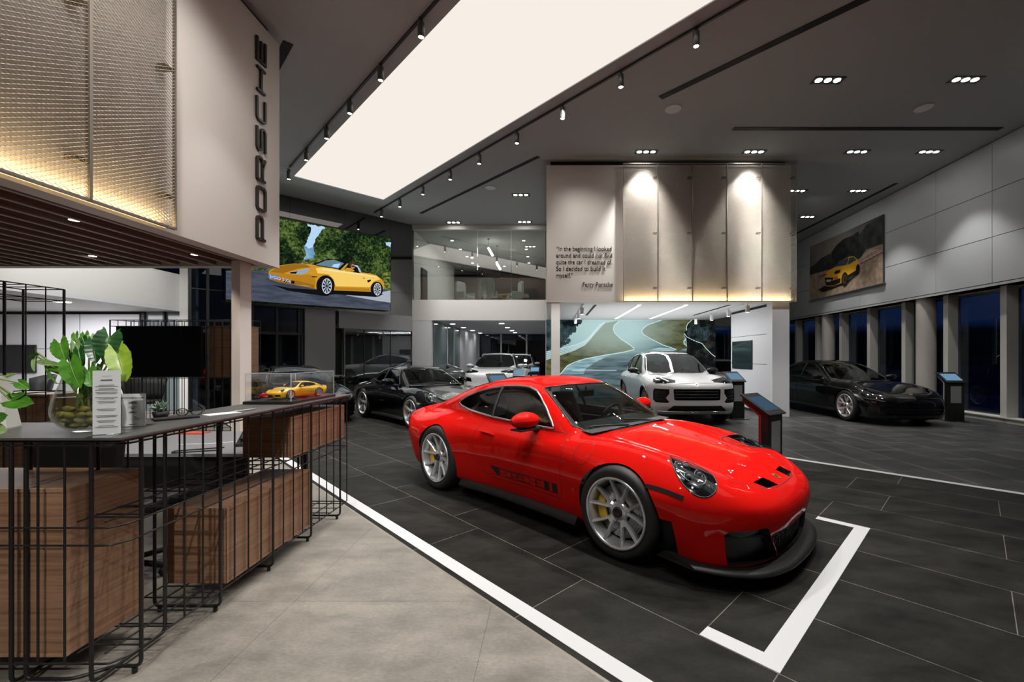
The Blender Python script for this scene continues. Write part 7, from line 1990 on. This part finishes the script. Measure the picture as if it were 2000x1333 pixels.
SEDAN = dict(L=5.05, axles=(0.95, 3.90), caps=(0.95, 4.05), spine=0.48,
    top=[(0, 0.56), (0.06, 0.62), (0.2, 0.675), (0.5, 0.745), (0.9, 0.82), (1.3, 0.875), (1.65, 0.91), (2.5, 0.93), (3.4, 0.955), (4.0, 0.965), (4.5, 0.955), (4.8, 0.94), (5.05, 0.90)],
    plan=[(0, 0.85), (0.3, 0.90), (0.6, 0.935), (1.0, 0.962), (1.6, 0.945), (2.5, 0.935), (3.2, 0.945), (3.9, 0.968), (4.5, 0.92), (5.05, 0.80)],
    inset=[(0.0, 0.12), (0.18, 0.08), (0.32, 0.045), (0.48, 0.02), (0.62, 0.0), (0.74, 0.006), (0.84, 0.04), (0.93, 0.10), (1.2, 0.3)],
    bottom=[(0, 0.14), (0.6, 0.13), (1.4, 0.16), (3.6, 0.17), (4.4, 0.19), (5.05, 0.28)],
    crest=[(0, 0.0), (0.3, 0.02), (0.7, 0.055), (1.0, 0.06), (1.5, 0.02), (2.0, 0.0), (3.2, 0.0), (3.9, 0.012), (4.5, 0.0), (5, 0.0)], crest_y=[(0, 0.62), (1.0, 0.73), (5, 0.74)], crest_s=0.17,
    crown=[(0, 0.08), (1.0, 0.05), (2.5, 0.05), (5, 0.09)],
    edge=[(0, 0.12), (0.6, 0.18), (1.1, 0.22), (1.8, 0.12), (3.2, 0.14), (3.9, 0.22), (5.0, 0.14)],
    nose=[(0.1, 0.08), (0.22, 0.03), (0.36, 0.0), (0.48, 0.01), (0.58, 0.05), (0.68, 0.15), (0.8, 0.3)],
    nose_bow=[(0, 0.0), (0.3, 0.02), (0.5, 0.065), (0.68, 0.15), (0.80, 0.27), (0.90, 0.46), (0.98, 0.75)], nose_edge=0.08,
    tail=[(0.2, 0.16), (0.45, 0.06), (0.7, 0.0), (0.95, 0.05)], tail_bow=[(0, 0), (0.5, 0.04), (0.75, 0.13), (0.9, 0.32), (0.98, 0.6)], tail_edge=0.10,
    roof=[(1.0, 0.1), (1.3, 0.74), (1.58, 0.905), (1.9, 1.075), (2.2, 1.225), (2.45, 1.325), (2.7, 1.388), (3.0, 1.415), (3.3, 1.412), (3.7, 1.365), (4.1, 1.265), (4.45, 1.145), (4.75, 1.02), (5.0, 0.82), (5.2, 0.1)],
    cab_w=[(1.3, 0.72), (1.8, 0.79), (2.6, 0.81), (3.3, 0.80), (3.9, 0.75), (4.4, 0.66), (5.0, 0.55)],
    tumble=0.36, tumble2=0.42, belt=0.90, roof_crown=0.04, roof_edge=0.11, belt_fillet=0.035, flare=(0.012, 0.014, 0.20))
def build_saloon(kind, name, label, loc, rz, body, rimstyle, rimmat, cal, lamps_dark=False, rails=False, dx=0.035, M=72, roofmat=None, group=None):
    S = SUV if kind == 'suv' else SEDAN
    root = thing(name, label, 'car', loc, rz, group)
    car = Car(S, dx, M); X0 = car.X0; xa, xb_ = S['axles']; suv = kind == 'suv'
    R = 0.385 if suv else 0.362; zc = R - 0.005; Rr = 0.275 if suv else 0.268
    seams = MB(); doors = []; W = max(p[1] for p in S['plan'])
    if suv:
        dl = [(1.76, 1.085), (2.3, 1.10), (3.0, 1.115), (3.7, 1.14), (4.05, 1.17), (4.22, 1.225), (4.10, 1.34), (3.85, 1.45), (3.5, 1.53), (3.1, 1.565), (2.75, 1.56), (2.5, 1.52), (2.3, 1.445), (2.08, 1.33), (1.90, 1.20)]
        pil = [(2.86, 1.10, 2.90, 1.565), (3.62, 1.13, 3.72, 1.50)]
        d1 = [(1.62, 0.42), (1.66, 0.37), (2.78, 0.37), (2.80, 0.60), (2.82, 1.085), (1.78, 1.07), (1.60, 1.02), (1.585, 0.7)]
        d2 = [(2.81, 0.37), (3.30, 0.40), (3.46, 0.62), (3.58, 0.80), (3.66, 1.11), (2.835, 1.085), (2.82, 0.60)]
        ws = [(1.40, 0.0), (1.42, 0.35), (1.50, 0.62), (1.66, 0.775), (1.80, 0.765), (2.12, 0.70), (2.40, 0.63), (2.36, 0.4), (2.33, 0.0)]
        rw = [(3.98, 0.0), (4.0, 0.45), (4.1, 0.60), (4.35, 0.62), (4.65, 0.62), (4.72, 0.0)]
        hd = [(0.13, -0.30), (0.125, 0), (0.13, 0.30), (0.21, 0.48), (0.42, 0.62), (0.9, 0.70), (1.4, 0.76), (1.46, 0.55), (1.36, 0.0), (1.46, -0.55), (1.4, -0.76), (0.9, -0.70), (0.42, -0.62), (0.21, -0.48)]
    else:
        dl = [(1.86, 0.925), (2.4, 0.935), (3.2, 0.955), (3.8, 0.985), (4.15, 1.015), (4.25, 1.05), (4.10, 1.13), (3.85, 1.21), (3.5, 1.285), (3.15, 1.325), (2.85, 1.322), (2.6, 1.283), (2.38, 1.205), (2.15, 1.09), (2.0, 1.005)]
        pil = [(2.96, 0.95, 3.02, 1.325), (3.85, 0.99, 3.92, 1.20)]
        d1 = [(1.64, 0.36), (1.68, 0.31), (2.86, 0.31), (2.90, 0.55), (2.92, 0.93), (1.85, 0.912), (1.64, 0.89), (1.61, 0.65)]
        d2 = [(2.89, 0.31), (3.36, 0.33), (3.50, 0.50), (3.62, 0.68), (3.70, 0.965), (2.935, 0.935), (2.92, 0.55)]
        ws = [(1.57, 0.0), (1.60, 0.35), (1.68, 0.58), (1.80, 0.705), (1.95, 0.685), (2.25, 0.61), (2.52, 0.54), (2.47, 0.3), (2.45, 0.0)]
        rw = [(3.75, 0.0), (3.78, 0.42), (3.9, 0.52), (4.3, 0.50), (4.6, 0.44), (4.65, 0.0)]
        hd = [(0.16, -0.30), (0.155, 0), (0.16, 0.30), (0.24, 0.42), (0.46, 0.50), (0.9, 0.60), (1.45, 0.69), (1.56, 0.5), (1.53, 0.0), (1.56, -0.5), (1.45, -0.69), (0.9, -0.60), (0.46, -0.50), (0.24, -0.42)]
    sym = lambda p: p + [(x, -y) for x, y in reversed(p[1:-1])]
    for vw, sd in (('L', 1), ('R', -1)):
        for xx in (xa, xb_):
            car.cut(vw, circle(xx, zc + 0.005, R + 0.03, 44), 0.45, -0.2)
            arch_liner(root, X0 - xx, zc, R + 0.032, sd, W - 0.03, 0.5)
            if suv:
                m = MB(); P = car.path(vw, [(xx + (R + 0.055) * math.cos(math.radians(a)), zc + (R + 0.055) * math.sin(math.radians(a))) for a in range(-8, 189, 7)], 0.05, False, 0.006)
                m.tube([p for p, n in P], 0.022, 6); m.build('arch_trim', M_trimblk if not rails else body, root)
        m = MB(); P = car.path(vw, dl, 0.05, True, 0.001); m.tube([p for p, n in P], 0.008, 6, True); m.build('window_trim', M_trimblk, root)
        car.patch('side_window', car.cut(vw, dl, 0.2, -0.5), M_cglassd if suv else M_cglass, root, -0.003)
        m = MB()
        for (xx, z0, x1, z1) in pil:
            P = car.path(vw, [(xx, z0), (x1, z1)], 0.05, False, 0.0); m.tube([p for p, n in P], 0.018, 6)
        m.build('window_pillar', M_trimblk, root)
        for dr in (d1, d2):
            car.seam(seams, vw, dr, 0.006, 0.0014, True); doors.append(car.cut(vw, dr, 0.3, 0.0))
            xm = max(p[0] for p in dr) - 0.22; zh = 0.93 if suv else 0.775
            m = MB(); P = car.path(vw, [(xm - 0.14, zh), (xm - 0.1, zh + 0.003), (xm + 0.06, zh + 0.008), (xm + 0.09, zh + 0.008)], 0.05, False, 0.012); m.tube([p for p, n in P], [0.007] + [0.012] * (len(P) - 2) + [0.007], 6); m.build('door_handle', body, root)
        m = MB(); pts = [car.hit(vw, xq, 0.33 if suv else 0.24)[0] for xq in np.linspace(xa + R + 0.06, xb_ - R - 0.06, 12)]
        P = [[p + Vector((0, -sd * 0.05, 0.03)), p + Vector((0, sd * 0.014, 0.0)), p + Vector((0, sd * 0.02, -0.07)), p + Vector((0, -sd * 0.06, -0.09))] for p in pts]
        m.grid(P); m.build('side_skirt', M_trimblk, root)
        h, n = car.hit(vw, (1.98 if suv else 2.02), (1.06 if suv else 0.90)); mirror(root, h + Vector((0.02, -sd * 0.02, 0)), sd, M_trimblk if suv and not rails else body, M_trimblk, 1.1 if suv else 1.05)
    ws = sym(ws); rw = sym(rw)
    m = MB(); P = car.path('T', ws, 0.05, True, 0.0005); m.tube([p for p, n in P], 0.008, 6, True); m.build('windscreen_seal', M_trimblk, root)
    car.patch('windscreen', car.cut('T', ws, None, 0.1), M_cglass, root, -0.002)
    car.patch('rear_window', car.cut('T', rw, None, 0.05), M_cglassd if not suv else M_cglass, root, -0.002)
    if roofmat:
        rf = sym([(2.44, 0.0), (2.48, 0.4), (2.54, 0.60), (3.0, 0.64), (3.6, 0.62), (3.92, 0.56), (3.9, 0.0)])
        car.patch('roof_panel', car.cut('T', rf, None, 0.3), roofmat, root, 0.0)
    car.seam(seams, 'T', hd, 0.006, 0.0014, True)
    for sd in (-1, 1):
        if suv:
            c, n = car.hit('T', 0.27, sd * 0.69)
            pl = [(-0.27, -0.055), (-0.255, 0.055), (-0.10, 0.095), (0.14, 0.13), (0.22, 0.12), (0.22, 0.0), (0.15, -0.09), (-0.05, -0.11)]
            pl = [(x * sd, y) for x, y in pl]
            front_lamp(car, root, c, (0.86, sd * 0.24, 0.45), 0, 0, 0, pl if sd > 0 else pl[::-1])
        else:
            c, n = car.hit('T', 0.40, sd * 0.64)
            pl = [(-0.20, -0.095), (-0.16, 0.02), (-0.02, 0.10), (0.16, 0.175), (0.21, 0.15), (0.17, 0.02), (0.05, -0.085)]
            pl = [(x * sd, y) for x, y in pl]
            front_lamp(car, root, c, (0.72, sd * 0.35, 0.60), 0, 0, 0, pl if sd > 0 else pl[::-1])
    if suv and not rails:
        geo = car.cut('F', [(-0.50, 0.575), (-0.515, 0.785), (-0.49, 0.80), (0.49, 0.80), (0.515, 0.785), (0.50, 0.575), (0.47, 0.555), (-0.47, 0.555)], 0.9, 0.05)
        o = car.recess('radiator_grille', geo, (-0.05, 0, 0), M_grille, root, M_trimblk)
        m = MB(); h = car.hit('F', 0.0, 0.70)[0].x
        for zz in (0.61, 0.675, 0.74): m.tube([Vector((car.hit('F', yy, zz)[0].x - 0.02, yy, zz)) for yy in np.linspace(-0.47, 0.47, 11)], 0.014, 6)
        for yy in (-0.3, -0.15, 0, 0.15, 0.3): m.tube([Vector((h - 0.03, yy, 0.56)), Vector((h - 0.03, yy, 0.79))], 0.006, 4)
        m.build('grille_bars', M_trimblk, o)
        for sd in (-1, 1):
            geo = car.cut('F', [(sd * 0.60, 0.515), (sd * 0.67, 0.60), (sd * 0.60, 0.70), (sd * 0.60, 0.795), (sd * 0.88, 0.80), (sd * 0.90, 0.74), (sd * 0.90, 0.55), (sd * 0.86, 0.495), (sd * 0.64, 0.495)], 0.9, 0.05)
            o = car.recess('side_air_intake', geo, (-0.05, 0, 0), M_grille, root, M_trimblk)
            m = MB()
            for zz in (0.745, 0.70, 0.64, 0.57): m.tube([car.hit('F', yy * sd, zz)[0] + Vector((-0.014, 0, 0)) for yy in (0.68, 0.75, 0.82, 0.875)], 0.008, 6)
            m.build('intake_bars', M_trimblk, o)
        car.recess('lower_grille', car.cut('F', [(-0.66, 0.32), (-0.52, 0.44), (0.52, 0.44), (0.66, 0.32)], 0.9, 0.05), (-0.04, 0, 0), M_grille, root, M_trimblk)
        m = MB(); P = [car.hit('F', yy, 0.30)[0] + Vector((0.008, 0, 0)) for yy in np.linspace(-0.82, 0.82, 25)]; m.tube(P, 0.014, 6); m.build('bumper_strip', M_chrome, root)
        crest_badge(root, car, 0.075, 0, 0.07, 0.09)
    elif suv:
        car.recess('lower_grille', car.cut('F', [(-0.66, 0.34), (-0.60, 0.44), (0.60, 0.44), (0.66, 0.34)], 0.9, 0.05), (-0.04, 0, 0), M_grille, root, M_trimblk)
        for sd in (-1, 1): car.recess('lower_lamp', car.cut('F', [(sd * 0.62, 0.60), (sd * 0.66, 0.74), (sd * 0.88, 0.78), (sd * 0.90, 0.62)], 0.9, 0.05), (-0.03, 0, 0), M_lampbowl, root, M_trimblk)
        crest_badge(root, car, 0.075, 0, 0.07, 0.09)
    else:
        geo = car.cut('F', [(-0.62, 0.24), (-0.66, 0.40), (-0.60, 0.44), (0.60, 0.44), (0.66, 0.40), (0.62, 0.24)], 0.9, 0.05)
        o = car.recess('radiator_grille', geo, (-0.05, 0, 0), M_grille, root, M_trimblk)
        m = MB()
        for zz in (0.30, 0.37): m.tube([car.hit('F', yy, zz)[0] + Vector((-0.015, 0, 0)) for yy in np.linspace(-0.58, 0.58, 15)], 0.014, 6)
        m.build('grille_bars', M_blackpaint, o)
        for sd in (-1, 1):
            car.recess('side_air_intake', car.cut('F', [(sd * 0.70, 0.26), (sd * 0.72, 0.43), (sd * 0.84, 0.45), (sd * 0.86, 0.30)], 0.9, 0.05), (-0.04, 0, 0), M_grille, root, M_trimblk)
        crest_badge(root, car, 0.21, 0, 0.065, 0.08)
    bon = car.cut('T', hd, None, 0.2); car.patch('bonnet', bon, body, root, 0.0)
    for g in doors: car.patch('door', g, body, root, 0.0)
    seams.build('panel_gaps', mat('gap_black'), root)
    m = MB(); car.seam(m, 'B', [(-0.85, 0.95 if suv else 0.80), (0.85, 0.95 if suv else 0.80)], 0.05, 0.003); m.build('tail_light', mat('tail_light_dark'), root)
    if rails:
        for sd in (-1, 1):
            m = MB(); P = car.path('T', [(2.5, sd * 0.62), (2.6, sd * 0.625), (3.6, sd * 0.61), (3.75, sd * 0.60)], 0.15, False, 0.0); pts = [p + Vector((0, 0, 0.045 if 0 < i < len(P) - 1 else 0.0)) for i, (p, n) in enumerate(P)]
            m.tube(pts, 0.014, 6); m.build('roof_rail', M_rimbright, root)
    b = S['belt']
    m = MB(); m.box(X0 - 4.3, X0 - 1.45, -0.74, 0.74, 0.30, 0.42); m.box(X0 - 4.6, X0 - 3.75, -0.68, 0.68, 0.42, b - 0.06)
    for sd in (-1, 1): m.box(X0 - 4.2, X0 - 1.7, sd * 0.80 - 0.05, sd * 0.80 + 0.03, 0.4, b - 0.06)
    m.build('cabin_tub', M_dash, root)
    m = MB(); P = []
    for yy in np.linspace(-0.70, 0.70, 11): P.append([Vector((X0 - (1.5 if suv else 1.62), yy, b - 0.05)), Vector((X0 - 1.85, yy, b + 0.0)), Vector((X0 - 2.1, yy, b - 0.03)), Vector((X0 - 2.12, yy, b - 0.35))])
    m.grid(P); m.build('dashboard', M_dash, root)
    for sd in (-1, 1):
        seat(root, X0 - 2.75, sd * 0.38, b - 0.48, M_seat, 0.66); seat(root, X0 - 3.65, sd * 0.38, b - 0.46, M_seat, 0.60)
    steering(root, X0 - 2.2, 0.38, b - 0.02)
    car.finish(body, root)
    for sd in (-1, 1):
        wheel(root, (X0 - xa, sd * (W - 0.022), R), sd, R, 0.28, Rr, rimstyle, rimmat, cal); wheel(root, (X0 - xb_, sd * (W - 0.018), R), sd, R, 0.30, Rr, rimstyle, rimmat, cal)
    return root
M_rimbronze = mat('rim_bronze', (0.42, 0.26, 0.14), 0.3, 0.7)
fw = -math.pi / 2
def at_nose(S, X, Y): return (X, Y + sum(S['axles']) / 2, 0)
build_saloon('suv', 'family_suv', 'large white off-road car with black grille at the front of the display room', at_nose(SUV, 3.20, 9.25), fw, M_whitepaint, 'ten', M_rimbronze, M_calyellow, False, False, 0.03, 84, M_blackpaint)
build_saloon('sedan', 'saloon_car', 'long black saloon parked by the tall windows', at_nose(SEDAN, 7.88, 9.12), fw, M_blackpaint, 'twin5', M_rimbright, M_calred, False, False, 0.03, 84)
build_saloon('suv', 'family_suv', 'white car facing out of the open bay below the office', at_nose(SUV, -2.22, 15.35), fw, M_whitepaint, 'ten', M_rimdark, None, True, True, 0.05, 54)
build_saloon('suv', 'family_suv', 'second white car parked behind another one in the open bay', at_nose(SUV, -1.75, 20.9), fw, M_whitepaint, 'ten', M_rimdark, None, True, True, 0.06, 44)
build_saloon('sedan', 'saloon_car', 'grey car in the dim room behind the dark glass, beyond the black coupe', (-6.2, 18.0, 0), math.radians(205), M_greypaint, 'ten', M_rimdark, None, False, False, 0.05, 54)
build_saloon('sedan', 'saloon_car', 'silver car glimpsed between the mural and the white partition', (7.05, 17.2, 0), fw, mat('silver_car_paint') if 'silver_car_paint' in MATS else paint('silver_car_paint', (0.42, 0.43, 0.45), 0.3, 1.0, 0.5), 'ten', M_rimdark, None, False, False, 0.06, 44)

# ================================================================ scale model in its case
cs = thing('acrylic_display_case', 'clear acrylic case with a black base on the far end of the counter', 'display case', (-2.157, 3.585, CZ))
m = MB(); m.box(-0.1875, 0.1875, -0.335, 0.335, 0, 0.022); m.build('base', mat('case_base_black', (0.012, 0.012, 0.012), 0.25), cs, 0.004)
m = MB(); a, b_, h = 0.175, 0.322, 0.232
for (x0, x1, y0, y1, z0, z1) in ((-a, a, -b_, -b_ + 0.004, 0.022, h), (-a, a, b_ - 0.004, b_, 0.022, h), (-a, -a + 0.004, -b_ + 0.004, b_ - 0.004, 0.022, h), (a - 0.004, a, -b_ + 0.004, b_ - 0.004, 0.022, h), (-a, a, -b_, b_, h, h + 0.004)): m.box(x0, x1, y0, y1, z0, z1)
m.build('cover', M_acr, cs)
m = MB()
for (x, y) in ((-a, -b_), (a, -b_), (a, b_), (-a, b_)): m.bar((x, y, 0.022), (x, y, h + 0.003), 0.004)
for (p, q) in (((-a, -b_), (a, -b_)), ((a, -b_), (a, b_)), ((a, b_), (-a, b_)), ((-a, b_), (-a, -b_))): m.bar((*p, h + 0.003), (*q, h + 0.003), 0.0035)
m.build('edges', mat('acrylic_edge', (0.55, 0.58, 0.58), 0.2), cs)
build_coupe('model_car', 'yellow scale model sports car inside the acrylic case', (-2.135, 3.60, CZ + 0.023), math.atan2(-0.93, -0.36), M_yellowpaint, False, 'five', M_rimsilver, None, 0.106, M_trimblk, True, 0.05, 54)
t = thing('red_ribbon_bow', 'crumpled red ribbon bow beside the yellow model car', 'bow', (-2.27, 3.36, CZ + 0.023))
rr = random.Random(8)
for k in range(9):
    m = MB(); a = rr.uniform(0, 6.28); tl = rr.uniform(0.3, 1.3); c = Vector((math.cos(a) * 0.022, math.sin(a) * 0.022, 0.016 + 0.018 * tl)); P = []
    for i in range(13):
        f = 2 * math.pi * i / 12; q = Vector((math.cos(a) * 0.02 * math.cos(f), math.sin(a) * 0.02 * math.cos(f), 0.012 * math.sin(f) * tl)); w = Vector((-math.sin(a), math.cos(a), 0.2)) * 0.009
        P.append([c + q - w, c + q + w])
    m.grid(P); m.build('loop', mat('ribbon_red', (0.55, 0.01, 0.012), 0.3), t)
